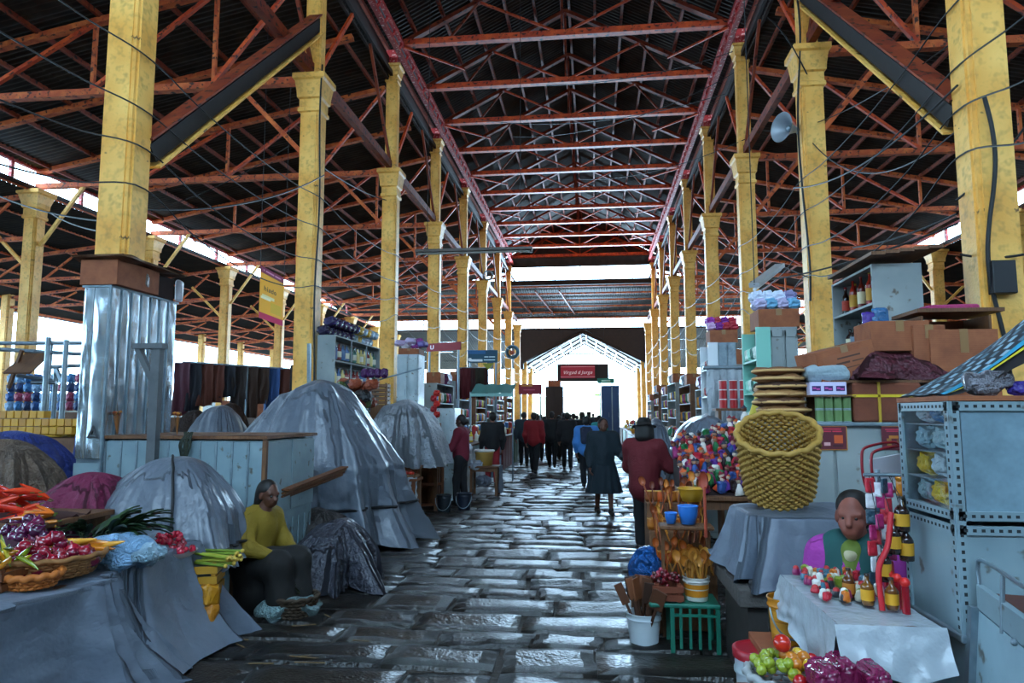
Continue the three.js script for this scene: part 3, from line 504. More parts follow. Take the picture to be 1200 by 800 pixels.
// ---------------------------------------------------------------- goods
function lettering(lines, o = {}) {   // flat print on a canvas
  const w = o.w ?? 512, h = o.h ?? 256, cv = document.createElement('canvas'); cv.width = w; cv.height = h; const g = cv.getContext('2d');
  g.fillStyle = o.bg ?? '#ffffff'; g.fillRect(0, 0, w, h);
  for (const r of o.rects ?? []) { g.fillStyle = r[4]; g.fillRect(r[0] * w, r[1] * h, r[2] * w, r[3] * h); }
  for (const r of o.discs ?? []) { g.fillStyle = r[3]; g.beginPath(); g.arc(r[0] * w, r[1] * h, r[2] * h, 0, 6.3); g.fill(); }
  for (const [s, x, y, size, col, font, rot] of lines) { g.save(); g.translate(x * w, y * h); g.rotate(rot ?? 0); g.fillStyle = col; g.font = `${font ?? 'bold'} ${Math.round(size * h)}px sans-serif`; g.textAlign = 'center'; g.textBaseline = 'middle'; g.fillText(s, 0, 0); g.restore(); }
  const t = new THREE.CanvasTexture(cv); t.colorSpace = THREE.SRGBColorSpace; return t;
}
const printed = (tx, rough = 0.6) => { const m = new THREE.MeshPhysicalMaterial({ map: tx, roughness: rough, side: THREE.DoubleSide }); m.userData.ownUV = true; return m; };
const PAL = ['#b3201f', '#c8421b', '#d98a1a', '#e2b92a', '#1f6f46', '#19598f', '#20356f', '#6b2a7a', '#a02a5c', '#c9c3b4', '#e6e2d8', '#3a2a22', '#7a4a26', '#2c7f86'];
const gB = {};
function bottleGeo(h, r) { const k = h + '|' + r; return gB[k] ??= [lathe([[0.001, 0], [r * 0.95, 0], [r, 0.012], [r, h * 0.58], [r * 0.8, h * 0.66], [r * 0.36, h * 0.78], [r * 0.33, h * 0.94]], 12), lathe([[r * 0.37, h * 0.93], [r * 0.4, h * 0.94], [r * 0.4, h], [0.001, h]], 10), lathe([[r * 1.012, h * 0.16], [r * 1.02, h * 0.17], [r * 1.02, h * 0.5], [r * 1.012, h * 0.51]], 12)]; }
function bottle(p, h, r, glass, capc, lab, label, group) { const t = thing('bottle', label, 'bottle', p, 0, group), [a, b, c] = bottleGeo(h, r); obj('glass_body', a, mat(glass, 0.15, { clearcoat: 0.6 }), t); obj('cap', b, mat(capc, 0.4), t); if (lab) obj('paper_label', c, mat(lab, 0.6), t); return t; }
function carton(p, w, h, d, turn, label, o = {}) {
  const t = thing(o.name ?? 'cardboard_box', label, 'box', p, turn, o.group), m = o.m ?? M.card, e = 0.006;
  obj('carton', [rb(w, h, d, 0, h / 2, 0, 0.006)], m, t);
  if (o.tape !== false) obj('tape', [bx(0.06, 0.003, d + 0.004, 0, h + 0.001, 0), bx(0.06, h * 0.35, 0.004, 0, h * 0.825, d / 2 + 0.001)], mat(o.tape ?? '#8f6a43', 0.3), t);
  if (o.flaps) for (const s of [-1, 1]) { const f = obj('flap', bx(w * 0.96, e, d * 0.45), m, t); f.position.set(0, h + 0.03 + d * 0.09, s * (d / 2 + d * 0.19)); f.rotation.x = -s * -0.5; }
  if (o.print) obj('print', new THREE.PlaneGeometry(w * 0.8, h * 0.6).translate(0, h * 0.5, d / 2 + 0.004), printed(o.print), t);
  return t;
}
function packet(p, w, h, d, turn, color, label, group, name = 'packet', rough = 0.3) {   // soft sealed bag
  const k = [w, h, d].map(v => v.toFixed(2)).join();
  const g = gB['pk' + k] ??= warp(new RoundedBoxGeometry(w, h, d, 4, Math.min(w, h, d) * 0.42).translate(0, h / 2, 0), Math.min(w, d, h) * 0.18, 5 / Math.max(w, h), 3);
  const o = obj(name, g, mat(color, rough, { bumpMap: T.crease, bumpScale: 0.01 })); o.position.copy(p.isVector3 ? p : V(...p)); o.rotation.y = turn; return tag(o, label, name.split('_').pop(), group);
}
function bucket(p, r, h, color, label, o = {}) {
  const t = thing(o.name ?? 'bucket', label, 'bucket', p, o.turn ?? 0, o.group), m = mat(color, 0.4);
  obj('pail', lathe([[0.001, 0.004], [r * 0.82, 0], [r * 0.84, 0.008], [r * 0.97, h * 0.8], [r * 1.04, h * 0.8], [r * 1.04, h * 0.84], [r, h * 0.85], [r, h * 0.96], [r * 1.05, h * 0.97], [r * 1.05, h], [r * 0.95, h], [r * 0.93, h * 0.5], [r * 0.8, 0.02], [0.001, 0.02]], 28), m, t);
  if (o.lid) obj('lid', lathe([[0.001, h + 0.02], [r * 0.9, h + 0.02], [r * 0.95, h + 0.028], [r * 1.08, h + 0.022], [r * 1.08, h - 0.02], [r * 1.05, h - 0.02]], 28), mat(o.lid, 0.4), t);
  if (o.band) obj('paper_label', lathe([[r * 0.875, h * 0.2], [r * 0.965, h * 0.72]], 28), mat(o.band, 0.5, { side: THREE.DoubleSide }), t);
  if (o.bail) obj('handle', tube(Array.from({ length: 9 }, (_, i) => [Math.cos(Math.PI * i / 8) * r * 1.06, h * 0.82 - Math.sin(Math.PI * i / 8) * (o.bail), r * 0.55 * Math.sin(Math.PI * i / 8) + 0.06]), 0.005), M.steel, t);
  return t;
}
function crate(p, w, h, d, turn, label, o = {}) {   // slatted crate
  const t = thing(o.name ?? 'wooden_crate', label, 'crate', p, turn, o.group), m = o.m ?? M.wood, n = o.n ?? 3, s = h / n, th = 0.014;
  for (let k = 0; k < n; k++) { const y = s * (k + 0.5), a = s * 0.72; for (const q of [-1, 1]) { obj('slat', bx(w, a, th, 0, y, q * (d / 2 - th / 2)), m, t); obj('slat', bx(th, a, d - 2 * th, q * (w / 2 - th / 2), y, 0), m, t); } }
  for (const [i, j] of [[1, 1], [1, -1], [-1, 1], [-1, -1]]) obj('corner_post', bx(0.03, h + 0.02, 0.03, i * (w / 2 - 0.03), h / 2, j * (d / 2 - 0.03)), m, t);
  for (let k = 0; k < 5; k++) obj('bottom_slat', bx(w * 0.17, th, d - 0.03, (k - 2) * w * 0.19, th, 0), m, t);
  return t;
}
function table(p, w, h, d, turn, label, o = {}) {
  const t = thing('table', label, 'table', p, turn, o.group), m = o.m ?? M.wood;
  obj('tabletop', [rb(w, 0.04, d, 0, h - 0.02, 0, 0.008)], m, t);
  for (const [i, j] of [[1, 1], [1, -1], [-1, 1], [-1, -1]]) obj('leg', bx(0.055, h - 0.04, 0.055, i * (w / 2 - 0.05), (h - 0.04) / 2, j * (d / 2 - 0.05)), m, t);
  for (const q of [-1, 1]) obj('apron', bx(w - 0.12, 0.08, 0.02, 0, h - 0.08, q * (d / 2 - 0.05)), m, t);
  return t;
}
function cupboard(p, w, h, d, turn, label, o = {}) {   // panelled cabinet with two doors
  const t = thing(o.name ?? 'cabinet', label, 'cabinet', p, turn, o.group), m = o.m ?? M.pale;
  obj('carcass', [rb(w, h, d, 0, h / 2, 0, 0.008)], m, t);
  const n = o.doors ?? 2;
  for (let k = 0; k < n; k++) {
    const x = (k - (n - 1) / 2) * (w / n), dw = w / n - 0.02, dh = h - 0.08;
    const dr = obj('door', [bx(dw, dh, 0.018, x, h / 2, d / 2 + 0.009), bx(dw * 0.08, dh, 0.012, x - dw * 0.46, h / 2, d / 2 + 0.022), bx(dw * 0.08, dh, 0.012, x + dw * 0.46, h / 2, d / 2 + 0.022), bx(dw, dh * 0.05, 0.012, x, h / 2 + dh * 0.475, d / 2 + 0.022), bx(dw, dh * 0.05, 0.012, x, h / 2 - dh * 0.475, d / 2 + 0.022), bx(dw, dh * 0.04, 0.012, x, h / 2 + dh * 0.08, d / 2 + 0.022)], m, t);
    obj('handle', rod([x + dw * 0.35, h * 0.46, d / 2 + 0.04], [x + dw * 0.35, h * 0.54, d / 2 + 0.04], 0.008), M.steel, dr);
  }
  return t;
}
function shelfUnit(p, w, h, d, turn, n, label, o = {}) {   // open towards +z
  const t = thing(o.name ?? 'shelf_unit', label, 'shelf', p, turn, o.group), m = o.m ?? M.pale, e = 0.025;
  obj('side_panel', bx(e, h, d, -w / 2 + e / 2, h / 2, 0), m, t); obj('side_panel', bx(e, h, d, w / 2 - e / 2, h / 2, 0), m, t);
  obj('back_panel', bx(w - 2 * e, h, 0.012, 0, h / 2, -d / 2 + 0.006), o.back ?? m, t);
  for (let k = 0; k <= n; k++) obj('shelf', bx(w - 2 * e, 0.022, d - 0.02, 0, 0.012 + (h - 0.024) * k / n, 0.008), m, t);
  for (let k = 1; k < (o.cols ?? 1); k++) obj('upright', bx(0.02, h, 0.02, -w / 2 + w * k / o.cols, h / 2, d / 2 - 0.01), m, t);
  return t;
}
const wire = (pts, r, label, name = 'cable', m = M.rope) => tag(obj(name, tube(pts, r, Math.max(16, pts.length * 6), 5), m), label, 'cable', 'cables');
function sag(a, b, s, n = 8) { return Array.from({ length: n + 1 }, (_, i) => { const t = i / n; return V(a.x + (b.x - a.x) * t, a.y + (b.y - a.y) * t - s * 4 * t * (1 - t), a.z + (b.z - a.z) * t); }); }
const onFloor = (px, py) => atY(px, py, 0);
// ---------------------------------------------------------------- tarpaulin side: produce tables in front
function produceTable(cx, Z, w, d, h, label, clothLabel, o) {
  table([cx, 0, -Z], w * 0.84, h - 0.022, d * 0.84, 0, label);
  tag(obj('tablecloth', drape({ w: (w + 0.05) / 0.94, d: (d + 0.05) / 0.94, h, hem: 0.03, crown: 0.02, sq: 9, nu: 200, nv: 50, ...o }).translate(cx, 0, -Z), M.cloth), clothLabel, 'tablecloth');
}
produceTable(-3.6, 3.35, 1.4, 1.45, 0.74, 'low wooden table holding the red onions and carrots', 'grey white cloth draped over the red onion table', { amp: 0.09, folds: 34, flare: 0.22, seed: 4 });
produceTable(-3.3, 4.66, 0.62, 0.72, 0.76, 'small wooden table holding the radish tray', 'long grey cloth hanging from the radish table to the floor', { amp: 0.05, folds: 30, flare: 0.6, seed: 9 });
table([-4.15, 0, -4.75], 0.9, 0.96, 0.8, 0, 'wooden stand under the red chilli heap');
// vegetables
const onionG = lathe([[0.001, -0.036], [0.014, -0.035], [0.034, -0.02], [0.04, 0], [0.036, 0.018], [0.02, 0.033], [0.008, 0.043], [0.005, 0.055]], 14), onionRoot = sph(0.008, 0, -0.036, 0, 6);
function onion(p, s, c, label, group, name = 'onion') { const t = thing(name, label, name, p, rr(0, 6), group); t.rotation.set(rr(-1, 1), rr(0, 6), rr(-1, 1)); t.scale.setScalar(s); obj('bulb', onionG, mat(c, 0.22, { clearcoat: 0.5 }), t); obj('root', onionRoot, mat('#b9a27a', 0.8), t); }
const pepG = tube([[0, 0, 0], [0.004, 0.05, 0], [0.012, 0.11, 0.004], [0.03, 0.17, 0.008]], 0.022, 12, 8).scale(1, 1, 1);
const pepGeo = (() => { const g = gridSurf(10, 14, (u, v) => { const a = u * 6.2832, r = 0.026 * Math.pow(Math.sin(Math.PI * Math.min(0.97, v * 0.9 + 0.07)), 0.6) * (1 - 0.45 * v), bend = 0.05 * v * v; return [Math.cos(a) * r + bend, v * 0.2, Math.sin(a) * r]; }); return g; })();
const stemGeo = tube([[0, 0.004, 0], [0, -0.015, 0], [-0.008, -0.03, 0]], 0.0045, 6, 5);
function chilli(p, rx, ry, rz, s, c, label, group, name = 'chilli_pepper') { const t = thing(name, label, name.includes('carrot') ? 'carrot' : 'pepper', p, 0, group); t.rotation.set(rx, ry, rz); t.scale.setScalar(s); obj('flesh', pepGeo, mat(c, 0.25, { clearcoat: 0.5 }), t); obj('stem', stemGeo, mat('#5c6b22', 0.7), t); }
function bowlBasket(p, r, h, label, o = {}) {   // round wicker tray: stakes and woven rings
  const t = thing(o.name ?? 'wicker_basket', label, 'basket', p, o.turn ?? 0, o.group), m = o.m ?? mat('#8a5a2c', 0.7), rings = o.rings ?? 7, st = o.stakes ?? 24, r0 = r * (o.taper ?? 0.75);
  obj('bottom', cyl(r0, r0, 0.012, 0, 0, 0, 24), m, t);
  for (let k = 0; k < rings; k++) { const v = (k + 0.5) / rings, rad = r0 + (r - r0) * v, n = st * 4; obj('weave_strand', tube(Array.from({ length: st * 2 }, (_, i) => { const a = i / (st * 2) * 6.2832, q = rad + (o.wav ?? 0.007) * ((i + k) % 2 ? 1 : -1); return [Math.cos(a) * q, v * h, Math.sin(a) * q]; }), h / rings * 0.52, n, 5, true), m, t); }
  for (let i = 0; i < st; i++) { const a = i / st * 6.2832 + 0.05; obj('stake', rod([Math.cos(a) * r0, 0, Math.sin(a) * r0], [Math.cos(a) * r, h, Math.sin(a) * r], 0.006, 5), m, t); }
  obj('rim', tube(Array.from({ length: 40 }, (_, i) => { const a = i / 40 * 6.2832, q = r + 0.006 * Math.sin(i * 2.2); return [Math.cos(a) * q, h + 0.006 * Math.cos(i * 2.2), Math.sin(a) * q]; }), o.rimR ?? 0.016, 100, 6, true), m, t);
  return t;
}
{
  const B = atZ(62, 672, 4.0); bowlBasket([B.x, 0.745, -3.95], 0.31, 0.12, 'shallow brown wicker basket full of dark red onions', { stakes: 26 });
  for (let i = 0; i < 46; i++) { const a = rr(0, 6.28), q = Math.sqrt(rnd()) * 0.27, l = i / 46; onion([B.x + Math.cos(a) * q, 0.80 + (0.15 * (1 - q / 0.3)) * (0.3 + l) + 0.02 * rnd(), -3.95 + Math.sin(a) * q], rr(0.85, 1.15), pick(['#8e1226', '#7a0f2a', '#a3162c', '#6d0d2c']), 'shiny dark red onion in the shallow wicker basket', 'red onions in the wicker basket'); }
  for (let i = 0; i < 30; i++) { const P = atZ(rr(2, 52), rr(606, 640), 4.35 + rr(-0.12, 0.1)); onion(P, rr(0.85, 1.15), pick(['#5c1440', '#70183f', '#481035']), 'purple onion heaped below the red chillies', 'purple onions below the chillies'); }
  obj_heap: { tag(obj('onion_tray', drape({ w: 0.55, d: 0.4, h: 0.9, hem: 0.75, crown: 0.6, amp: 0.02, sq: 2.4, nu: 40, nv: 20 }).translate(-3.78, 0, -4.3), mat('#3a0f22', 0.8, { side: THREE.DoubleSide })), 'dark maroon sacking under the purple onions', 'sack'); }
  tag(obj('sacking', drape({ w: 0.62, d: 0.5, h: 1.0, hem: 0.955, crown: 0.7, amp: 0.02, sq: 2.4, nu: 40, nv: 20 }).translate(-4.02, 0, -4.68), mat('#3a120c', 0.8, { side: THREE.DoubleSide })), 'dark red sacking under the heap of red chillies', 'sack');
  for (let i = 0; i < 34; i++) { const l = i / 34, P = atZ(rr(8, 56) + (1 - l) * rr(-6, 6), 604 - l * 26 + rr(-4, 4), 4.66 + rr(-0.1, 0.12)); chilli(P, rr(1.1, 1.9), rr(-0.7, 0.7), rr(0.4, 1.6), rr(0.85, 1.15), pick(['#d3301a', '#c2240f', '#e2401c']), 'long red chilli pepper in the heap by the maroon cloth', 'red chillies'); }
  for (let i = 0; i < 26; i++) { const P = atZ(rr(38, 72), rr(600, 619), 4.55 + rr(-0.08, 0.08)); chilli(P, rr(1.3, 1.8), rr(-0.5, 0.5), rr(1.0, 1.9), rr(0.7, 0.95), pick(['#e07a18', '#d9661a', '#c8741d']), 'orange chilli pepper beside the red chillies', 'orange chillies'); }
  for (let i = 0; i < 16; i++) { const P = atZ(50 + i * 4 + rr(-3, 3), 640 - i * 0.1 + rr(-4, 4), 4.15 + rr(-0.06, 0.06)); chilli(P, 1.57 + rr(-0.15, 0.15), rr(-0.25, 0.25), -1.45 + rr(-0.2, 0.2), rr(0.8, 1.05), pick(['#d9861f', '#c97318', '#e09a2c']), 'thin orange carrot lying across the red onions', 'carrots across the onions', 'carrot'); }
  // pale crate of yellow and green peppers, and an orange handled basket
  const C = atZ(12, 706, 3.72); crate([C.x - 0.05, 0.745, -3.62], 0.36, 0.11, 0.3, 0.1, 'pale slatted crate of yellow and green peppers', { m: M.palewood, n: 2 });
  for (let i = 0; i < 30; i++) { chilli([C.x - 0.05 + rr(-0.15, 0.15), 0.85 + 0.1 * rnd(), -3.62 + rr(-0.12, 0.12)], rr(0.9, 2.1), rr(0, 6), rr(0.5, 2), rr(0.6, 0.85), pick(['#b7a21c', '#7f8a1f', '#55681c', '#c9b22a', '#d98a22']), 'small yellow green pepper in the pale crate', 'peppers in the pale crate', 'sweet_pepper'); }
  const D = atZ(66, 697, 3.85); bowlBasket([D.x, 0.745, -3.66], 0.14, 0.07, 'small orange brown basket beside the pale pepper crate', { m: mat('#b4611d', 0.6), stakes: 18, rings: 4, rimR: 0.02 });
  // dark leafy bundles at the back
  for (let i = 0; i < 5; i++) { const P = atZ(95 + i * 14, 632 - i * 1.5, 4.55), t = thing('greens_bundle', 'dark green leafy bundle behind the blue plastic bag', 'greens', P, rr(0, 3), 'greens behind the blue bag'); for (let k = 0; k < 14; k++) { const a = rr(-0.5, 0.5); obj('leaf', gridSurf(4, 6, (u, v) => [(u - 0.5) * 0.05 * Math.sin(Math.PI * Math.min(1, v + 0.08)), 0.05 * Math.sin(v * 2.5) + 0.02 * Math.abs(u - 0.5), v * 0.28]).rotateY(a).rotateX(rr(-0.5, 0.3)).translate(rr(-0.06, 0.06), rr(0, 0.05), 0), mat(pick(['#1d3417', '#26401c', '#172a14']), 0.5, { side: THREE.DoubleSide }), t); } }
}
// the small table: blue bag, tray of radishes, bundle of leeks, yellow crate and bags
{
  const P = atZ(160, 668, 4.52), t = thing('plastic_bag', 'pale blue plastic bag bunched on the edge of the radish table', 'bag', [P.x - 0.02, 0.79, P.z + 0.14]); t.scale.setScalar(1.05);
  obj('bag_body', warp(new THREE.SphereGeometry(1, 40, 30).scale(0.2, 0.11, 0.15), 0.06, 9, 4), mat('#8fb6d8', 0.3, { bumpMap: rep(T.crease, 3), bumpScale: 0.03 }), t);
  obj('bag_neck', warp(new THREE.SphereGeometry(1, 30, 20).scale(0.11, 0.06, 0.1).translate(0.2, -0.005, 0.03), 0.05, 14, 7), mat('#a5c4d6', 0.3, { bumpMap: rep(T.crease, 3), bumpScale: 0.03 }), t);
  tag(obj('edge_bar', beam([P.x - 0.22, 0.78, P.z + 0.16], [P.x + 0.26, 0.785, P.z + 0.14], 0.03, 0.04), M.wood), 'wooden bar under the pale blue bag', 'bar');
  const Q = atZ(196, 652, 4.9), q = thing('radish_tray', 'white shallow tray heaped with red radishes', 'tray', [Q.x, Q.y - 0.005, Q.z]);
  obj('tray', [gridSurf(24, 4, (u, v) => { const a = u * 6.2832, r = 0.12 + 0.07 * v; return [Math.cos(a) * r * 1.1, 0.05 * v * v, Math.sin(a) * r]; }), cyl(0.12, 0.12, 0.008, 0, 0, 0, 24)], mat('#c9b9b6', 0.5, { side: THREE.DoubleSide }), q);
  for (let i = 0; i < 60; i++) { const a = rr(0, 6.28), k = Math.sqrt(rnd()), y = 0.045 + 0.13 * (1 - k * k) * rnd() ** 0.5; onion([Q.x + Math.cos(a) * k * 0.19, Q.y + y, Q.z + Math.sin(a) * k * 0.15], rr(0.5, 0.68), pick(['#a90f2c', '#c11432', '#8c0d26']), 'round red radish heaped in the white tray', 'radishes in the tray', 'radish'); }
  const L = atZ(250, 652, 5.1);
  crate([L.x - 0.1, L.y - 0.26, L.z], 0.3, 0.22, 0.28, 0.3, 'small yellow slatted crate under the leek bundle', { m: mat('#b98420', 0.5), n: 3, name: 'plastic_crate' });
  tag(obj('stool', [bx(0.3, 0.03, 0.28, 0, 0.36, 0), ...[[1, 1], [1, -1], [-1, 1], [-1, -1]].map(([a, b]) => bx(0.04, 0.36, 0.04, a * 0.12, 0.18, b * 0.11))].map(g => g.translate(L.x - 0.12, 0, L.z)), mat('#a5701c', 0.6)), 'ochre stool carrying the yellow crate', 'stool');
  for (let i = 0; i < 20; i++) { const s = thing('leek', 'pale yellow green leek in the bundle on the yellow crate', 'leek', [L.x - 0.2 + rr(-0.02, 0.02), L.y + rr(-0.03, 0.05), L.z + rr(-0.09, 0.09)], 0, 'leeks'); s.rotation.set(0, rr(-0.12, 0.12), rr(-0.1, 0.06)); obj('stalk', new THREE.CylinderGeometry(0.009, 0.011, 0.36, 8).rotateZ(Math.PI / 2).translate(0.18, 0, 0), mat(pick(['#8d9a2f', '#a8a93a', '#6f8428']), 0.45), s); obj('bulb_end', sph(0.016, 0.37, 0, 0, 8), mat('#c7a23e', 0.5), s); }
  for (let i = 0; i < 4; i++) { const b = atZ(226 + (i % 2) * 20, 700 + (i >> 1) * 22, 5.02); packet([b.x, b.y - 0.07, b.z], 0.13, 0.17, 0.1, rr(0, 3), pick(['#c8861c', '#b5711a']), 'amber plastic bag hanging under the leek bundle', 'amber bags', 'plastic_bag'); }
}
// heaps under covers behind the tables
let lastMound; function ropeOver(m, u, v0, v1, r, label) { const g = m.geometry, p = g.attributes.position, n = g.attributes.normal, W = 171, H = p.count / W, pts = []; for (let j = Math.floor(v0 * (H - 1)); j <= v1 * (H - 1); j += 3) { const q = j * W + Math.round(u * (W - 1)); pts.push(V(p.getX(q) + n.getX(q) * r, p.getY(q) + Math.abs(n.getY(q)) * r, p.getZ(q) + n.getZ(q) * r)); } tag(obj('rope', tube(pts, r, pts.length * 3, 6), M.rope), label, 'rope'); }
function ropeRing(m, v, r, label) { const g = m.geometry, p = g.attributes.position, n = g.attributes.normal, W = 171, H = p.count / W, j = Math.round(v * (H - 1)), pts = []; for (let i = 0; i < W - 1; i += 3) { const q = j * W + i; pts.push(V(p.getX(q) + n.getX(q) * r, p.getY(q), p.getZ(q) + n.getZ(q) * r)); } tag(obj('rope', tube(pts, r, pts.length * 2, 6, true), M.rope), label, 'rope'); }
function mound(name, pxL, pxR, pyTop, Z, d, hem, label, cat, o = {}) {
  const a = atZ(pxL, 560, Z), b = atZ(pxR, 560, Z), top = atZ((pxL + pxR) / 2, pyTop, Z).y, m = o.m ?? M.tarp;
  const t = obj(name, drape({ w: (b.x - a.x) / (1 + (o.flare ?? 0.08)), d, h: top, hem, nu: 170, nv: 70, ...o }).translate((a.x + b.x) / 2, 0, -Z), m);
  lastMound = t; return tag(t, label, cat);
}
mound('tarpaulin', 118, 286, 537, 5.6, 0.86, 0.5, 'grey tarpaulin heap tied with black rope behind the radish table', 'tarpaulin', { amp: 0.05, folds: 20, crown: 0.55, sq: 2.6, seed: 3, flare: 0.06 });
ropeOver(lastMound, 0.19, 0.02, 0.8, 0.012, 'black rope over the crown of the grey tarpaulin heap');
table([-3.6, 0, -5.6], 1.1, 0.56, 0.7, 0, 'low table hidden under the roped grey tarpaulin heap');
ropeRing(lastMound, 0.78, 0.014, 'black rope round the foot of the grey tarpaulin heap');
{ const a = atZ(65, 590, 5.3), b = atZ(124, 590, 5.3); tag(obj('maroon_cloth', drape({ w: b.x - a.x + 0.3, d: 0.7, h: 1.2, hem: 0.3, crown: 0.35, sq: 3, amp: 0.05, seed: 12 }).translate((a.x + b.x) / 2 - 0.02, 0, -5.45), mat('#6a1038', 0.7, { bumpMap: T.crease, bumpScale: 0.02, side: THREE.DoubleSide })), 'deep magenta cloth heap beside the red chillies', 'cloth'); }
mound('burlap_cover', -60, 76, 517, 6.0, 0.8, 0.05, 'brown burlap covered heap by the foot of the tin locker', 'cover', { m: M.sack, amp: 0.07, crown: 0.4, sq: 3, seed: 17 });
mound('blue_cover', -40, 76, 506, 7.5, 0.9, 0.1, 'deep blue cloth over the stall behind the burlap heap', 'cover', { m: mat('#1a2f7a', 0.6, { bumpMap: T.crease, bumpScale: 0.02, side: THREE.DoubleSide }), amp: 0.05, crown: 0.25, sq: 4, seed: 19 });
// tin locker: thin front with two sheets, long side of seven beaten sheets, foot strip
{
  const n = atZ(130, 335, 6.2), X = n.x, W = 0.27, h = n.y, len = 1.08;
  const t = thing('tin_locker', 'tall locker of beaten shiny tin sheets beside the ribbed white counter', 'locker', [X, 0, -6.2]);
  obj('carcass', [bx(W - 0.02, h - 0.02, len - 0.02, -W / 2, (h - 0.02) / 2, -len / 2)], M.steel, t);
  const dented = (w, hh, seed) => gridSurf(10, 46, (u, v) => [(u - 0.5) * w, (v - 0.5) * hh, 0.008 * Math.sin(Math.PI * u) + 0.016 * Math.sin(Math.PI * u) * (nz(u * 1.5 + seed, v * 5, seed * 2.3) + 0.35 * nz(u * 3, v * 11 + seed, 2))]);
  const np = 7, pw = len / np;
  for (let k = 0; k < np; k++) { obj('side_sheet', dented(pw - 0.008, h * 0.53, k * 3.7).rotateY(Math.PI / 2).translate(0.002, h * 0.735, -pw * (k + 0.5)), M.tin, t); obj('seam', bx(0.014, h * 0.53, 0.01, 0.008, h * 0.735, -pw * k - 0.003), M.steel, t); }
  obj('foot_strip', bx(0.012, h * 0.1, len, 0.004, h * 0.42, -len / 2), M.tin, t);
  obj('foot_strip', bx(0.012, h * 0.37, len, 0.004, h * 0.185, -len / 2), M.tin, t);
  for (const [k, w] of [[0, 0.4], [1, 0.6]]) obj('front_sheet', dented(W * w - 0.008, h * 0.56, 30 + k * 5).translate(k ? -W * 0.3 : -W * 0.8, h * 0.715, 0.004), M.tin, t);
  obj('front_foot', bx(W, h * 0.42, 0.012, -W / 2, h * 0.21, 0.002), M.pale, t);
  const em = new THREE.Shape(); em.moveTo(-0.06, 0); em.lineTo(0.06, 0); em.lineTo(0, 0.12); em.closePath(); const hole = new THREE.Path(); hole.moveTo(-0.03, 0.018); hole.lineTo(0.03, 0.018); hole.lineTo(0, 0.08); em.holes.push(hole);
  obj('triangle_mark', new THREE.ExtrudeGeometry(em, { depth: 0.006, bevelEnabled: false }).translate(-W * 0.3, h * 0.5, 0.02), mat('#25282b', 0.5), t);
  obj('corner_trim', bx(0.02, h, 0.02, 0.002, h / 2, 0.002), M.steel, t); obj('top_trim', bx(W + 0.04, 0.02, len + 0.03, -W / 2, h, -len / 2), M.steel, t);
  carton([X - W / 2 + 0.02, h + 0.012, -6.2 - 0.3], W + 0.12, 0.25, 0.66, 0, 'wide brown cardboard box on top of the tin locker', { flaps: false, tape: false });
  const lid = thing('board', 'wooden warped board lying on the brown box above the tin locker', 'board', [X - 0.1, h + 0.27, -6.58]); obj('sheet_of_board', warp(new THREE.BoxGeometry(0.56, 0.02, 1.06, 12, 1, 16), 0.05, 3, 2).translate(0, 0.016, -0.05), M.wood, lid);
  carton([X - 0.13, h + 0.012, -7.02], 0.3, 0.24, 0.34, 0, 'dark brown carton behind the wide box on the tin locker', { m: mat('#2c1a16', 0.8), tape: false });
  packet([X + 0.03, h + 0.05, -6.66], 0.1, 0.16, 0.14, 0.4, '#7c6a5e', 'crumpled brown paper on the corner of the wide box', null, 'paper_bag'); packet([X + 0.05, h + 0.012, -7.24], 0.08, 0.24, 0.1, 0.4, '#b9b7bd', 'silver crinkled bag at the end of the tin locker top', null, 'foil_bag');
  // counter
  const e = atZ(312, 510, 6.25), cw = e.x - X - 0.02, ch = e.y, cx = X + 0.015 + cw / 2, cd = 1.15;
  const c = thing('counter', 'white ribbed counter with dark top between the tin locker and the big tarpaulin', 'counter', [cx, 0, -6.25]);
  obj('carcass', bx(cw - 0.02, ch - 0.05, cd - 0.02, 0, (ch - 0.05) / 2, -cd / 2), M.pale, c); const nb = 10, bw = cw / nb;
  for (let k = 0; k < nb; k++) { const p = obj('front_panel', rb(bw - 0.012, ch * 0.44, 0.02, -cw / 2 + bw * (k + 0.5), ch * 0.74, 0.0, 0.008), M.pale, c); obj('rib', bx(0.016, ch * 0.44, 0.03, -cw / 2 + bw * k + 0.004, ch * 0.74, 0.004), M.steel, c); }
  obj('skirting', bx(cw, ch * 0.5, 0.02, 0, ch * 0.25, 0), M.pale, c);
  for (let k = 0; k < 2; k++) obj('end_panel', rb(0.02, ch * 0.46, cd / 2 - 0.02, cw / 2, ch * 0.73, -cd * (0.25 + 0.5 * k)), M.pale, c);
  for (let k = 0; k < 8; k++) obj('end_rib', bx(0.012, ch * 0.42, 0.02, cw / 2 + 0.006, ch * 0.23, -cd * (k + 0.5) / 8), M.pale, c);
  obj('corner_post', bx(0.04, ch - 0.04, 0.04, cw / 2, (ch - 0.04) / 2, 0), M.wood, c);
  obj('worktop', warp(new THREE.BoxGeometry(cw + 0.05, 0.03, cd + 0.04, 20, 1, 10), 0.012, 3, 5).translate(0, ch - 0.02, -cd / 2), M.wood, c);
  for (const [px, py, lb] of [[138, 500, 'dry brown flower bunch at the locker end of the counter'], [208, 497, 'dry orange flower bunch in the middle of the counter']]) { const P = atZ(px, py, 6.32), b = thing('dried_flowers', lb, 'flowers', [P.x, ch, P.z]); for (let k = 0; k < 16; k++) { const a = rr(-0.5, 0.5), q = rr(-0.4, 0.4); obj('stalk', rod([0, 0, 0], [a * 0.08, 0.16 + rr(0, 0.06), q * 0.08], 0.003, 4), mat(pick(['#7a4a22', '#a0601f', '#4a3520']), 0.8), b); obj('flower_head', sph(0.012, a * 0.08, 0.19 + rr(0, 0.03), q * 0.08, 6), mat(pick(['#8a3a1c', '#b06a20', '#6b4a2c']), 0.8), b); } }
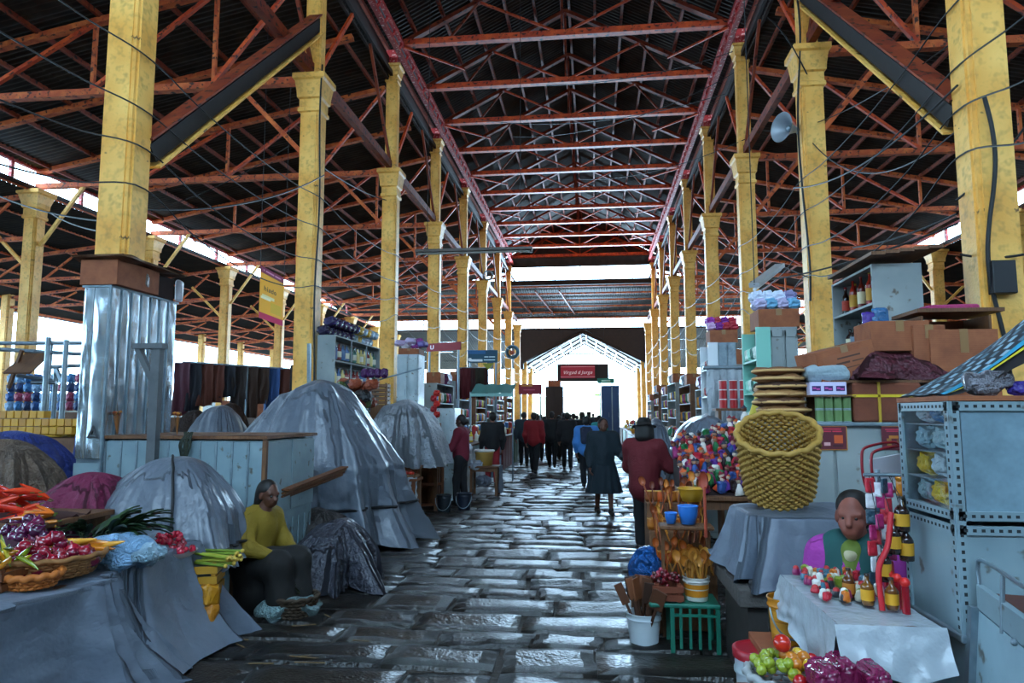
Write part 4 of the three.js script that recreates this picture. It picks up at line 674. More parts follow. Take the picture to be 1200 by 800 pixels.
  const hangP = atZ(221, 512, 6.22), hp = thing('dried_herbs', 'dark herb bunch hanging over the counter front', 'herbs', [hangP.x, ch - 0.02, hangP.z + 0.03]); for (let k = 0; k < 26; k++) obj('sprig', tube([[rr(-0.05, 0.05), 0.05, -0.02], [rr(-0.07, 0.07), -0.05, 0.03], [rr(-0.03, 0.03), -0.18 - rr(0, 0.12), 0.02]], 0.005, 6, 4), mat(pick(['#1e2418', '#2b2f1d', '#151a14']), 0.8), hp);
  const T0 = atZ(178, 545, 6.1), tp = thing('prop_post', 'grey wooden T-shaped prop post in front of the counter', 'post', [T0.x, 0, T0.z]);
  const yt = atZ(178, 408, 6.1).y; obj('post', bx(0.085, yt, 0.07, 0, yt / 2, 0), mat('#5b5f62', 0.6, { map: T.grey }), tp); obj('crossbar', bx(0.3, 0.05, 0.09, -0.08, yt + 0.02, 0), mat('#5b5f62', 0.6, { map: T.grey }), tp); obj('brace', beam([-0.2, yt, 0], [-0.02, yt - 0.33, 0], 0.05, 0.05), mat('#5b5f62', 0.6, { map: T.grey }), tp);
}
// seated vendor in yellow, her basket and bag
person([-2.98, 0, -6.0], R(72), { label: 'seated woman in a mustard yellow cardigan and dark skirt beside the counter', cell: 0.014, fine: 0.008, skin: '#5a3424', top: '#7d6410', topName: 'cardigan', sheen: true, headYaw: -0.15, headPitch: 0.15, longHair: true, braids: true,
  J: { head: [0, 0.99, 0.15], neck: [0, 0.86, 0.1], chest: [0, 0.72, 0.06], waist: [0, 0.54, 0.0], hip: [0, 0.38, -0.04], shL: [0.165, 0.79, 0.06], shR: [-0.165, 0.79, 0.06], elL: [0.23, 0.56, 0.14], elR: [-0.24, 0.57, 0.16], wrL: [0.13, 0.49, 0.36], wrR: [-0.12, 0.49, 0.38], hipL: [0.09, 0.36, 0], hipR: [-0.09, 0.36, 0], knL: [0.12, 0.44, 0.38], knR: [-0.12, 0.44, 0.38], anL: [0.1, 0.07, 0.4], anR: [-0.1, 0.07, 0.42] },
  handDir: { L: [-0.3, -0.2, 1], R: [0.3, -0.2, 1], nL: [0, -1, 0], nR: [0, -1, 0] }, curl: 0.7 });
{ const sk = scene.children[scene.children.length - 1]; obj('skirt', fieldMesh([cap([0, 0.36, 0], [0.12, 0.44, 0.39], 0.16, 0.115), cap([0, 0.36, 0], [-0.12, 0.44, 0.39], 0.16, 0.115), cap([0.12, 0.42, 0.38], [0.11, 0.16, 0.42], 0.1, 0.12), cap([-0.12, 0.42, 0.38], [-0.11, 0.16, 0.42], 0.1, 0.12), cap([0, 0.34, 0], [0, 0.16, 0.05], 0.17, 0.2)], 0.016, 0.08, 0, [], 0.01), mat('#14110f', 0.85), sk);
  tag(obj('stool', [cyl(0.16, 0.16, 0.03, 0, 0.2, 0), ...[[1, 1], [1, -1], [-1, 1], [-1, -1]].map(([a, b]) => bx(0.03, 0.2, 0.03, a * 0.09, 0.1, b * 0.09))].map(g => g.translate(-2.98, 0, -6.02)), M.wood), 'low wooden stool under the woman in yellow', 'stool'); }
{
  const P = onFloor(345, 722); bowlBasket([P.x, 0.01, P.z], 0.19, 0.16, 'dark wicker basket of herbs at the feet of the woman in yellow', { m: mat('#3a2a1a', 0.8), stakes: 20, rings: 6 });
  for (let i = 0; i < 3; i++) { const b = thing('greens_bundle', 'leafy bundle in the dark basket on the floor', 'greens', [P.x + rr(-0.08, 0.08), 0.16, P.z + rr(-0.08, 0.08)], rr(0, 6), 'greens in the floor basket'); for (let k = 0; k < 14; k++) { const a = rr(0, 6.28), e = rr(0.3, 0.9); obj('leaf', gridSurf(3, 5, (u, v) => [(u - 0.5) * 0.035 * Math.sin(Math.PI * Math.min(1, v + 0.1)), v * 0.14 * e, v * v * 0.08]).rotateY(a), mat(pick(['#39451c', '#5c5a1f', '#2a3518']), 0.6, { side: THREE.DoubleSide }), b); } }
  const q = onFloor(352, 718); tag(obj('plastic_sheet', warp(new THREE.SphereGeometry(1, 40, 24).scale(0.27, 0.09, 0.17), 0.09, 8, 8).rotateY(0.4).translate(q.x - 0.02, 0.08, q.z + 0.12), mat('#8aa3a4', 0.25, { bumpMap: rep(T.crease, 3), bumpScale: 0.04 })), 'crumpled pale plastic bag on the floor by the herb basket', 'bag');
  for (let i = 0; i < 10; i++) { const a = onFloor(rr(270, 420), rr(715, 780)); tag(obj('straw', rod([a.x, 0.012, a.z], [a.x + rr(-0.25, 0.25), 0.016, a.z + rr(-0.12, 0.12)], 0.005, 4), mat('#6b5230', 0.8)), 'loose straw on the floor by the herb basket', 'straw', 'loose straws'); }
}
// dark tarpaulins, planks, large grey tarpaulin
mound('tarpaulin', 345, 447, 612, 7.0, 0.75, 0.02, 'glossy dark tarpaulin bundle on the floor behind the seated woman', 'tarpaulin', { m: M.tarpDark, amp: 0.09, crown: 0.5, sq: 2.4, seed: 23, folds: 14 });
mound('tarpaulin', 330, 418, 596, 7.55, 0.6, 0.02, 'dull brown black tarpaulin heap under the planks', 'tarpaulin', { m: mat('#2b2422', 0.6, { bumpMap: T.crease, bumpScale: 0.02, side: THREE.DoubleSide }), amp: 0.06, crown: 0.4, seed: 29 });
for (let i = 0; i < 4; i++) { const a = atZ(322 + i * 4, 586 - i * 4, 6.6), b = atZ(398 + i * 2, 556 - i * 3, 8.0); tag(obj('plank', beam([a.x, a.y, a.z], [b.x, b.y, b.z], 0.09, 0.018), i % 2 ? M.palewood : M.wood), 'rough plank laid across to the big tarpaulin heap', 'plank', 'planks by the big tarpaulin'); }
mound('tarpaulin', 262, 474, 455, 9.2, 1.9, 0.02, 'largest grey tarpaulin heap standing taller than the white counter', 'tarpaulin', { amp: 0.1, folds: 20, crown: 0.5, sq: 2.5, seed: 31, flare: 0.1, top: (x, z) => -0.28 * Math.max(0, x - 0.35) + 0.1 * Math.sin(x * 3 + 1) });
ropeRing(lastMound, 0.72, 0.018, 'black rope slung round the largest tarpaulin heap');
mound('tarpaulin', 215, 292, 477, 10.6, 1.0, 0.1, 'silver tarpaulin bundle behind the counter top', 'tarpaulin', { amp: 0.07, crown: 0.4, seed: 37 });
mound('tarpaulin', 434, 512, 470, 11.6, 1.5, 0.85, 'light grey tarpaulin bundle tied over the stall with wooden crates', 'tarpaulin', { amp: 0.09, crown: 0.5, sq: 2.6, seed: 41, flare: 0.02, m: mat('#f4f1ee', 0.5, { map: rep(T.tarp, 0.7), bumpMap: rep(T.crease, 1.2), bumpScale: 0.03, side: THREE.DoubleSide, key: 'tarpL' }) });
// stall under that bundle: table, crates, white sheet, red berries tray, tall open crate
{
  table([-3.35, 0, -11.6], 1.3, 0.88, 1.3, 0, 'wooden table under the light grey tarpaulin bundle');
  const a = atZ(470, 575, 10.6); tag(obj('plastic_sheet', hang({ w: 0.5, h: 0.42, folds: 2, amp: 0.06, seed: 5 }).rotateY(0.5).translate(a.x, a.y + 0.2, a.z), M.plastic), 'white plastic sheet hanging off the crate stall', 'sheet');
  const b = atZ(472, 553, 10.9), tr = thing('tray', 'shallow tray of red berries below the light grey bundle', 'tray', [b.x, b.y - 0.08, b.z]); obj('pan', rb(0.5, 0.05, 0.4, 0, 0.03, 0), M.wood, tr);
  for (let i = 0; i < 24; i++) { const o = obj('berry', sph(0.025, 0, 0, 0, 7), mat('#b02a14', 0.3)); o.position.set(b.x + rr(-0.22, 0.22), b.y - 0.005, b.z + rr(-0.18, 0.18)); tag(o, 'small red berry in the shallow tray', 'berry', 'berries'); }
  table([b.x, 0, b.z], 0.55, b.y - 0.085, 0.45, 0, 'small table under the berry tray', { m: M.palewood });
  crate([b.x + 0.02, 0.02, b.z + 0.34], 0.22, 0.38, 0.18, 0.2, 'yellow printed carton crate under the plastic sheet', { m: mat('#c9a01c', 0.5) });
  const f0 = onFloor(498, 593), fr = thing('crate_frame', 'tall open wooden frame crate at the edge of the paving', 'crate', [f0.x, 0, f0.z], 0.5), w = 0.5, d = 0.5, h = 0.82;
  for (const [i, j] of [[1, 1], [1, -1], [-1, 1], [-1, -1]]) obj('post', bx(0.05, h, 0.05, i * w / 2, h / 2, j * d / 2), M.palewood, fr);
  for (const y of [0.06, 0.42, h - 0.03]) for (const q of [-1, 1]) { obj('rail', bx(w, 0.05, 0.03, 0, y, q * d / 2), M.palewood, fr); obj('rail', bx(0.03, 0.05, d, q * w / 2, y, 0), M.palewood, fr); }
  obj('back_board', bx(w - 0.06, h * 0.9, 0.012, 0, h / 2, -d / 2 + 0.03), M.wood, fr);
}
// person behind the locker, in blue
person([-6.3, 0, -8.4], R(30), { label: 'person in a dark blue jacket half hidden behind the tin locker', J: standJ(1.72), top: '#1b2c66', trousers: '#15151c', collar: '#6f8fbf', skin: '#4c2f25', cell: 0.03 });
// ---------------------------------------------------------------- basket side: steel cabinet, its vendor and table
{
  const c0 = atZ(1112, 470, 3.0), X = c0.x, H = c0.y, Zf = -atX(1060, 560, X).z, len = Zf - 3.0, base = atZ(1106, 742, 3.0).y, W = 1.0, hh = H - base;
  const t = thing('steel_cabinet', 'pale steel display cabinet framed in slotted angle bars', 'cabinet', [X, 0, -3.0]);
  obj('base', [rb(W, base - 0.03, len + 0.02, W / 2, (base - 0.03) / 2, -len / 2, 0.01)], M.pale, t);
  obj('ledge', [rb(W + 0.04, 0.03, len + 0.05, W / 2, base - 0.015, -len / 2, 0.008)], M.steel, t);
  obj('top_board', bx(W + 0.02, 0.02, len + 0.03, W / 2, H + 0.012, -len / 2), M.card, t);
  obj('carcass', [bx(W - 0.03, 0.02, len, W / 2, H - 0.01, -len / 2), bx(0.02, hh, len, W - 0.02, base + hh / 2, -len / 2), bx(W, hh, 0.02, W / 2, base + hh / 2, -len + 0.01)], M.steel, t);
  // slotted angle bars: each a strip with a row of dark slots
  const slot = mat('#1d2428', 0.8);
  const bar = (a, b, ax) => { const h = obj('slotted_bar', beam(a, b, 0.036, 0.012, ax), M.pale, t), d = V(...b).sub(V(...a)), L = d.length(), n = Math.floor(L / 0.032), g = []; for (let i = 0; i < n; i++) { const p = V(...a).addScaledVector(d, (i + 0.5) / n), q = V(...a).addScaledVector(d, (i + 0.5) / n + 0.014 / L); g.push(beam(p, q, 0.012, 0.0135, ax)); } const s = obj('slots', g, slot, h); s.userData.kind = 'stuff'; };
  const fx = V(1, 0, 0), fz = V(0, 0, 1);
  const wy = base + hh * 0.5;
  for (const y of [H - 0.02, wy, wy - 0.055]) { bar([0.004, y, 0.006], [W, y, 0.006], fz); bar([-0.004, y, 0], [-0.004, y, -len], fx); }
  bar([-0.004, base, -0.01], [-0.004, H, -0.01], fx); bar([0.012, base, 0.006], [0.012, H, 0.006], fz); bar([-0.004, base, -len + 0.01], [-0.004, H, -len + 0.01], fx); bar([W - 0.03, base, 0.006], [W - 0.03, H, 0.006], fz);
  obj('front_panel', bx(W - 0.08, hh * 0.46, 0.008, W / 2, base + hh * 0.75, -0.004), mat('#7d99a6', 0.4, { map: T.grey }), t);
  obj('front_panel', bx(W - 0.06, hh * 0.42, 0.008, W / 2, base + hh * 0.21, -0.004), M.pale, t);
  obj('side_panel', bx(0.008, hh * 0.42, len - 0.03, 0.004, base + hh * 0.21, -len / 2), M.pale, t);
  obj('glass_pane', bx(0.005, hh * 0.46, len - 0.04, 0.002, base + hh * 0.745, -len / 2), M.glass, t);
  obj('inner_shelf', bx(0.4, 0.01, len - 0.04, 0.22, wy + 0.01, -len / 2), M.steel, t);
  // packets on four levels behind the glass
  const cols = ['#b9ccd0', '#d3b21c', '#8aa6ac', '#3f8d7e', '#aebfc6', '#c7a31a', '#c4d2d6', '#9cb7bd', '#86a8b4', '#4d7a90', '#2d6fa0', '#a7bcc2'];
  for (let r = 0; r < 4; r++) { for (let k = 0; k < 3; k++) packet([X + 0.08 + 0.02 * rnd(), wy + 0.018 + r * 0.115, -3.0 - len * (0.2 + 0.3 * k)], 0.1, 0.1, len * 0.26, 0, cols[(r * 3 + k) % 12], ['white', 'yellow', 'grey', 'teal', 'silver', 'amber', 'cream', 'pale green', 'slate', 'dark slate', 'blue', 'pearl'][r * 3 + k] + ' packet behind the cabinet glass', 'packets in the steel cabinet'); obj('inner_shelf', bx(0.16, 0.006, len - 0.04, 0.09, wy + 0.126 + r * 0.115, -len / 2), M.steel, t); }
  // side counter with rail and leaning white panels
  const a = V(X + 0.05, 1.0, -2.96), b = V(X - 0.2, 1.0, -1.75), s = thing('side_counter', 'white counter with brown top and bent wire rail in front of the steel cabinet', 'counter', [0, 0, 0]);
  const d = b.clone().sub(a).normalize(), nrm = V(-d.z, 0, d.x).multiplyScalar(-1); if (nrm.x > 0) nrm.multiplyScalar(-1);
  obj('worktop', [beam(a.clone().addScaledVector(nrm, -0.3), b.clone().addScaledVector(nrm, -0.3), 0.6, 0.03)], mat('#5a2a1c', 0.6, { map: T.grey }), s);
  obj('edge_lip', [beam(a.clone().add(V(0, 0.0, 0)), b.clone().add(V(0, 0, 0)), 0.025, 0.09)], M.pale, s);
  const lean = (y0, y1, o0, o1, nm) => obj(nm, gridSurf(6, 4, (u, v) => { const y = y0 + (y1 - y0) * v, o = o0 + (o1 - o0) * v, p = a.clone().lerp(b, u).addScaledVector(nrm, o); return [p.x, y, p.z]; }), mat('#cfe2ea', 0.35, { side: THREE.DoubleSide, map: rep(T.whitepaint, 0.6), key: 'lean' }), s);
  lean(0.95, 0.55, 0.012, 0.05, 'upper_panel'); lean(0.52, 0.02, 0.055, 0.1, 'lower_panel');
  obj('seam_bar', [beam(a.clone().addScaledVector(nrm, 0.05).setY(0.535), b.clone().addScaledVector(nrm, 0.05).setY(0.535), 0.03, 0.03)], M.wood, s);
  obj('edge_bar', [beam(a.clone().addScaledVector(nrm, 0.02).setY(0.96), a.clone().addScaledVector(nrm, 0.11).setY(0.02), 0.04, 0.03)], M.steel, s);
  obj('rail', tube([a.clone().setY(1.0), a.clone().setY(1.13), a.clone().lerp(b, 0.08).setY(1.145), a.clone().lerp(b, 0.5).setY(1.14), b.clone().setY(1.14)], 0.008, 40, 7), M.steel, s);
  for (const u of [0.22, 0.42, 0.62, 0.85]) obj('rail_post', rod(a.clone().lerp(b, u).addScaledVector(nrm, 0.014).setY(0.94), a.clone().lerp(b, u).setY(1.14), 0.008), M.steel, s);
  obj('bolt', sph(0.012, ...a.clone().lerp(b, 0.33).addScaledVector(nrm, 0.02).setY(0.95).toArray(), 8), M.steel, s);
  // dark blanket heap with stripes over the top of the cabinet
  const hp = thing('blanket_heap', 'dark blanket heap with blue and yellow stripes on top of the steel cabinet', 'blanket', [X + 0.5, H + 0.022, -3.28]);
  const prof = (u, z) => 0.34 * (u < 0.52 ? Math.pow(u / 0.52, 1.15) : Math.pow(1 - (u - 0.52) / 0.48, 0.6)) * (1 - 0.5 * (z * 2.2) ** 2) * (1 + 0.12 * nz(u * 3, z * 4, 1)) + 0.004;
  const band = (nm, z0, z1, m, lift, uMax = 1) => obj(nm, gridSurf(30, 8, (u, v) => { u *= uMax; const z = z0 + (z1 - z0) * v; return [(-0.46 + 0.95 * u), prof(u, z) + lift + 0.01 * nz(u * 6, z * 9, 2), z]; }), m, hp);
  band('blanket', -0.28, 0.28, mat('#0e0f13', 0.6, { side: THREE.DoubleSide }), 0);
  const chkT = lettering([], { w: 256, h: 256, bg: '#27323a', rects: Array.from({ length: 32 }, (_, i) => [(i % 8) / 8, ((i >> 3) * 2 + (i % 2)) / 8, 0.1, 0.1, i % 3 ? '#8fb0bd' : '#5b7885']) }); chkT.wrapS = chkT.wrapT = THREE.RepeatWrapping; const chk = printed(chkT, 0.5);
  const ck = band('checked_band', -0.26, 0.12, chk, 0.008, 0.56); { const uv = ck.geometry.attributes.uv, p = ck.geometry.attributes.position; for (let i = 0; i < p.count; i++) uv.setXY(i, p.getX(i) * 3.2, p.getZ(i) * 3.2); ck.geometry.deleteAttribute('normal'); ck.geometry.computeVertexNormals(); }
  band('blue_stripe', 0.125, 0.165, mat('#2f8fae', 0.6, { side: THREE.DoubleSide }), 0.01, 0.56); band('yellow_stripe', 0.18, 0.2, mat('#c0b32a', 0.6, { side: THREE.DoubleSide }), 0.01, 0.56);
  const pb = atZ(1163, 458, 3.02); tag(obj('plastic_bag', warp(new THREE.SphereGeometry(1, 32, 22).scale(0.09, 0.05, 0.06), 0.04, 16, 3).translate(pb.x, H + 0.075, -3.06), mat('#8d8a92', 0.2, { bumpMap: rep(T.crease, 4), bumpScale: 0.03 })), 'clear crumpled plastic bag at the foot of the blanket heap', 'bag');
  packet([pb.x + 0.12, H + 0.024, -3.06], 0.08, 0.06, 0.06, 0.3, '#3b2d86', 'violet packet beside the crumpled plastic bag', null);
}
// vendor's table with white plastic and goods
{
  const tx = 1.15, tz = 3.43, w = 0.36, d = 0.84, h = 0.86;
  table([tx, 0, -tz], w, h, d, 0, 'narrow table covered in white plastic before the vendor');
  const s = thing('plastic_sheet', 'crumpled white plastic sheet hanging off the vendor table', 'sheet', [tx, h, -tz]);
  obj('top_sheet', gridSurf(24, 40, (u, v) => [(u - 0.5) * (w + 0.03), 0.008 + 0.012 * Math.max(0, nz(u * 5, v * 8, 2)), (v - 0.5) * (d + 0.03)]), M.plastic, s);
  obj('hanging_edge', gridSurf(50, 18, (u, v) => [-(w / 2 + 0.016) - 0.05 * v + 0.03 * v * nz(u * 8, v * 3, 4), 0.01 - 0.2 * v * (0.75 + 0.5 * u + 0.25 * nz(u * 4, 1, 2)), (u - 0.5) * (d + 0.03) + 0.02 * nz(u * 9, v * 6, 8)]), M.plastic, s);
  obj('front_edge', gridSurf(40, 18, (u, v) => [(u - 0.5) * (w + 0.06), 0.01 - (0.2 - 0.12 * Math.abs(u - 0.6)) * v, (d / 2 + 0.016) + 0.06 * v + 0.025 * v * nz(u * 5, v * 1.5, 9)]), M.plastic, s);
  const y = h + 0.022, Y = (u, v) => [tx - w / 2 + 0.03 + u * (w - 0.06), y, -tz + d / 2 - 0.03 - v * (d - 0.06)];
  [[0.55, 0.28, '#7a4a10', '#d99a1c'], [0.8, 0.2, '#6e3d10', '#d99a1c'], [0.42, 0.42, '#5c3010', '#b06a18']].forEach(([u, v, g, l], i) => bottle(Y(u, v), 0.13, 0.027, g, '#2a1a12', l, ['amber bottle with a yellow label at the near edge of the vendor table', 'amber bottle with a gold label behind the first amber bottle', 'small brown bottle among the toys on the vendor table'][i]));
  for (let i = 0; i < 3; i++) { const p = Y(0.9, 0.12 + i * 0.1), t = thing('red_bottle', 'slim red bottle with a red ball stopper on the vendor table', 'bottle', p, 0, 'slim red bottles'); obj('glass_body', cyl(0.016, 0.014, 0.11), mat('#8f0f1e', 0.2), t); obj('stopper', sph(0.02, 0, 0.125, 0, 10), mat('#d3201c', 0.35), t); }
  const kinds = [['#c7bda8', 'cream'], ['#b3182a', 'crimson'], ['#7d8b2a', 'olive'], ['#2b2a2e', 'black'], ['#c96a1c', 'orange'], ['#8a1d52', 'magenta'], ['#d9d4cc', 'white'], ['#3c6a7c', 'slate blue']];
  for (let i = 0; i < 96; i++) { const [c, n] = kinds[i % 8], u = rnd(), v = 0.3 + 0.7 * rnd(), p = Y(u * 0.95, v); if (i % 3 === 0) packet(p, rr(0.03, 0.055), rr(0.03, 0.06), rr(0.025, 0.04), rr(0, 3), c, n + ' trinket packet on the vendor table', n + ' trinket packets'); else { const t = thing('jar', 'small ' + n + ' round jar on the vendor table', 'jar', p, 0, 'small ' + n + ' jars'); const r = rr(0.012, 0.021), hh = rr(0.02, 0.045); obj('jar_body', lathe([[0.001, 0], [r, 0.002], [r * 1.06, hh * 0.5], [r * 0.8, hh]], 12), mat(c, 0.3), t); obj('lid', sph(r * 0.82, 0, hh, 0, 8), mat(i % 2 ? '#b11f22' : c, 0.4), t); } }
  // goods hanging between vendor and cabinet: strips of packets, labelled bottles, red ribbon
  const top = atZ(1040, 575, 3.42);
  tag(obj('hanging_rail', rod([atZ(1014, 600, 3.42).x, 1.42, -3.42], [top.x + 0.06, 1.42, -3.42], 0.008), M.steel), 'thin steel rail from which the snack strips hang', 'rail');
  tag(obj('rail_stand', rod([top.x - 0.02, 0, -3.47], [top.x - 0.02, 1.44, -3.47], 0.012), M.steel), 'steel upright carrying the snack strips', 'post');
  for (let s2 = 0; s2 < 4; s2++) for (let k = 0; k < 7; k++) { const x = atZ(1020 + s2 * 7, 600, 3.42).x + 0.008 * Math.sin(k * 3 + s2), c = [['#c02636', 'red'], ['#d8d3d6', 'silver'], ['#27414f', 'dark teal'], ['#b12a66', 'pink']][(s2 + k) % 4]; packet([x, 1.34 - k * 0.07 - 0.02 * (s2 % 2), -3.42 + 0.02 * rnd()], 0.04, 0.066, 0.014, rr(-0.7, 0.7), c[0], c[1] + ' snack sachet on a hanging strip beside the vendor', c[1] + ' sachets'); }
  [[1057, 606], [1047, 632], [1036, 664], [1062, 640]].forEach(([px, py], i) => { const p = atZ(px, py, 3.3); bottle([p.x, p.y - 0.06, p.z], 0.15, 0.03, '#2a1610', '#141010', '#c98f1a', ['dark bottle with amber label hanging highest beside the cabinet', 'dark bottle with amber label hanging under the highest one', 'dark bottle with amber label hanging lowest above the table', 'dark bottle with amber label tied against the cabinet side'][i]); tag(obj('string', rod([p.x, p.y + 0.08, p.z], [p.x, 1.42, -3.42], 0.002, 4), M.rope), 'black string holding a labelled bottle beside the cabinet', 'string', 'bottle strings'); });
  const rbn = [atZ(1044, 600, 3.25), atZ(1040, 640, 3.22), atZ(1030, 665, 3.2), atZ(1034, 715, 3.18)]; tag(obj('ribbon', tube(rbn, 0.012, 30, 6), mat('#c01422', 0.5)), 'red ribbon dangling among the labelled bottles', 'ribbon');
  // red wire racks with white boards
  const k = atZ(1036, 548, 3.75), q = thing('wire_rack', 'red wire rack holding white boards above the vendor', 'rack', k, 0.35); q.rotation.z = 0.14;
  const loop = (w_, h_, z) => tube([[-w_, -h_, z], [-w_, h_, z], [-w_ * 0.8, h_ * 1.15, z], [w_ * 0.8, h_ * 1.15, z], [w_, h_, z], [w_, -h_, z]], 0.007, 60, 6, true);
  obj('frame', [loop(0.11, 0.1, 0)], mat('#8f1420', 0.4), q); obj('frame', [loop(0.1, 0.085, 0.05)], mat('#8f1420', 0.4), q); obj('board', rb(0.19, 0.12, 0.01, 0, 0.0, 0.02), mat('#c9c6cc', 0.5), q); obj('rack_leg', rod([-0.1, -0.1, 0], [-0.09, -0.34, 0], 0.006), mat('#8f1420', 0.4), q);
  const g = atZ(1062, 572, 3.5); packet([g.x, g.y - 0.04, g.z], 0.09, 0.1, 0.05, 0.4, '#c9781a', 'shiny orange foil bag clipped to the cabinet edge', null, 'foil_bag', 0.15); wire([[g.x, g.y + 0.04, g.z], [g.x, 1.5, g.z]], 0.002, 'thin string above the orange foil bag', 'string');
  // under and before the table
  const P1 = atZ(920, 738, 3.85); carton([P1.x + 0.02, 0, P1.z], 0.34, P1.y - 0.06, 0.34, 0, 'brown carton under the yellow bucket', { tape: false });
  bucket([P1.x + 0.02, P1.y - 0.055, P1.z], 0.1, 0.22, '#c47a12', 'yellow bucket with wire handle under the vendor table', { bail: 0.14, band: '#d9962a' });
  const P2 = atZ(892, 775, 3.85); bucket([P2.x, 0, P2.z], 0.13, 0.48, '#b9c4c9', 'white bucket with a red lid beside the brown bucket carton', { lid: '#a31626' });
  const P3 = atZ(880, 795, 3.55); bucket([P3.x, 0, P3.z], 0.11, 0.3, '#c9a9ac', 'small pale bucket with a dark red lid at the aisle edge', { lid: '#8d1222' });
  const P4 = atZ(925, 775, 3.1); carton([P4.x, 0, P4.z], 0.34, 0.54, 0.36, 0.1, 'brown carton under the fruit basket', { m: M.card, tape: false });
  bowlBasket([P4.x, 0.545, P4.z], 0.17, 0.09, 'pale wicker basket of fruit in front of the vendor table', { m: mat('#9fa0a0', 0.6), stakes: 20, rings: 5 });
  for (let i = 0; i < 40; i++) { const a = rr(0, 6.28), r = 0.15 * Math.sqrt(rnd()), gr = Math.cos(a) < -0.1; const c = gr ? '#8f9a24' : pick(['#d8a41c', '#c9741a', '#b8181c', '#e0b02a']), nm = gr ? 'green grape' : 'yellow red fruit'; const o = obj(gr ? 'grape' : 'fruit', gB['fr' + gr] ??= sph(gr ? 0.022 : 0.028, 0, 0, 0, 10), mat(c, 0.25, { clearcoat: 0.4 })); o.position.set(P4.x + Math.cos(a) * r, 0.64 + 0.08 * (1 - r / 0.17) * rnd() + 0.02, P4.z + Math.sin(a) * r); tag(o, nm + ' heaped in the pale wicker basket', 'fruit', nm + 's in the basket'); }
  { const o = obj('tomato', warp(sph(0.036, 0, 0, 0, 14), 0.004, 20, 1), mat('#c8281a', 0.2, { clearcoat: 0.5 })); o.position.set(P4.x - 0.01, 0.74, P4.z - 0.06); tag(o, 'single red tomato on top of the fruit basket', 'tomato'); }
  const P5 = atZ(985, 790, 2.95); carton([P5.x, 0, P5.z], 0.3, 0.55, 0.36, 0.1, 'carton under the purple wrapped packs', { m: M.card, tape: false });
  for (let i = 0; i < 6; i++) packet([P5.x + (i % 3 - 1) * 0.09, 0.555 + (i > 2 ? 0.1 : 0), P5.z + 0.08 * (i % 2)], 0.09, 0.11, 0.16, rr(-0.2, 0.2), pick(['#7a1d46', '#9a2850', '#5c1638']), 'purple shrink-wrapped pack in front of the vendor table', 'purple packs', 'wrapped_pack', 0.15);
}
// the vendor
person([1.44, 0, -4.1], R(-38), { label: 'vendor in a teal vest and magenta sleeves seated behind the goods table', cell: 0.014, fine: 0.007, skin: '#8a4a3a', top: '#a8399a', topName: 'blouse', headYaw: 0.1, headPitch: 0.05, headScale: 1.08, bulk: 1.12,
  J: (() => { const o = atZ(995, 606, 4.0).y, y = v => o + v; return { head: [0, y(0), 0.08], neck: [0, y(-0.14), 0.04], chest: [0, y(-0.3), 0.01], waist: [0, y(-0.5), 0], hip: [0, y(-0.66), -0.04], shL: [0.19, y(-0.22), 0.02], shR: [-0.19, y(-0.22), 0.02], elL: [0.27, y(-0.44), 0.05], elR: [-0.28, y(-0.44), 0.06], wrL: [0.16, y(-0.5), 0.22], wrR: [-0.16, y(-0.5), 0.24], hipL: [0.1, y(-0.7), 0], hipR: [-0.1, y(-0.7), 0], knL: [0.12, y(-0.68), 0.36], knR: [-0.12, y(-0.68), 0.36], anL: [0.11, 0.07, 0.34], anR: [-0.11, 0.07, 0.34] }; })(), handDir: { nL: [0, -1, 0], nR: [0, -1, 0] } });
{ const p = scene.children[scene.children.length - 1], o = atZ(995, 606, 4.0).y;
  obj('vest', fieldMesh([ell([0, o - 0.3, 0.012], [0.2, 0.21, 0.14]), cap([0.12, o - 0.2, 0.01], [-0.12, o - 0.2, 0.01], 0.085), cap([0, o - 0.4, 0], [0, o - 0.64, 0], 0.165, 0.18)], 0.014, 0.05, 0.012, [cap([0, o - 0.1, 0.18], [0, o - 0.34, 0.2], 0.075, 0.03)], 0.006), mat('#134a48', 0.75), p);
  obj('shirt_front', fieldMesh([cap([0, o - 0.19, 0.085], [0, o - 0.4, 0.125], 0.075, 0.055)], 0.012, 0.04), mat('#6a7a2a', 0.7), p); obj('neckerchief', fieldMesh([cap([-0.06, o - 0.15, 0.08], [0.0, o - 0.2, 0.14], 0.03), cap([0.06, o - 0.15, 0.08], [0.0, o - 0.2, 0.14], 0.03)], 0.01, 0.02), mat('#b8ab86', 0.7), p);
  obj('apron', fieldMesh([cap([0, o - 0.42, 0.13], [0, o - 0.6, 0.16], 0.1, 0.13)], 0.016, 0.05), mat('#1d8c78', 0.6), p);
  obj('skirt', fieldMesh([cap([0.08, o - 0.68, 0], [0.13, o - 0.68, 0.36], 0.14, 0.12), cap([-0.08, o - 0.68, 0], [-0.13, o - 0.68, 0.36], 0.14, 0.12), cap([0.12, o - 0.7, 0.36], [0.11, 0.25, 0.36], 0.12), cap([-0.12, o - 0.7, 0.36], [-0.11, 0.25, 0.36], 0.12)], 0.02, 0.08), mat('#15161c', 0.85), p);
  tag(obj('stool', [rb(0.36, 0.05, 0.36, 0, o - 0.84, 0), ...[[1, 1], [1, -1], [-1, 1], [-1, -1]].map(([a, b]) => bx(0.04, o - 0.86, 0.04, a * 0.14, (o - 0.86) / 2, b * 0.14))].map(g => g.translate(1.44, 0, -4.12)), M.wood), 'tall wooden stool under the vendor', 'stool'); }
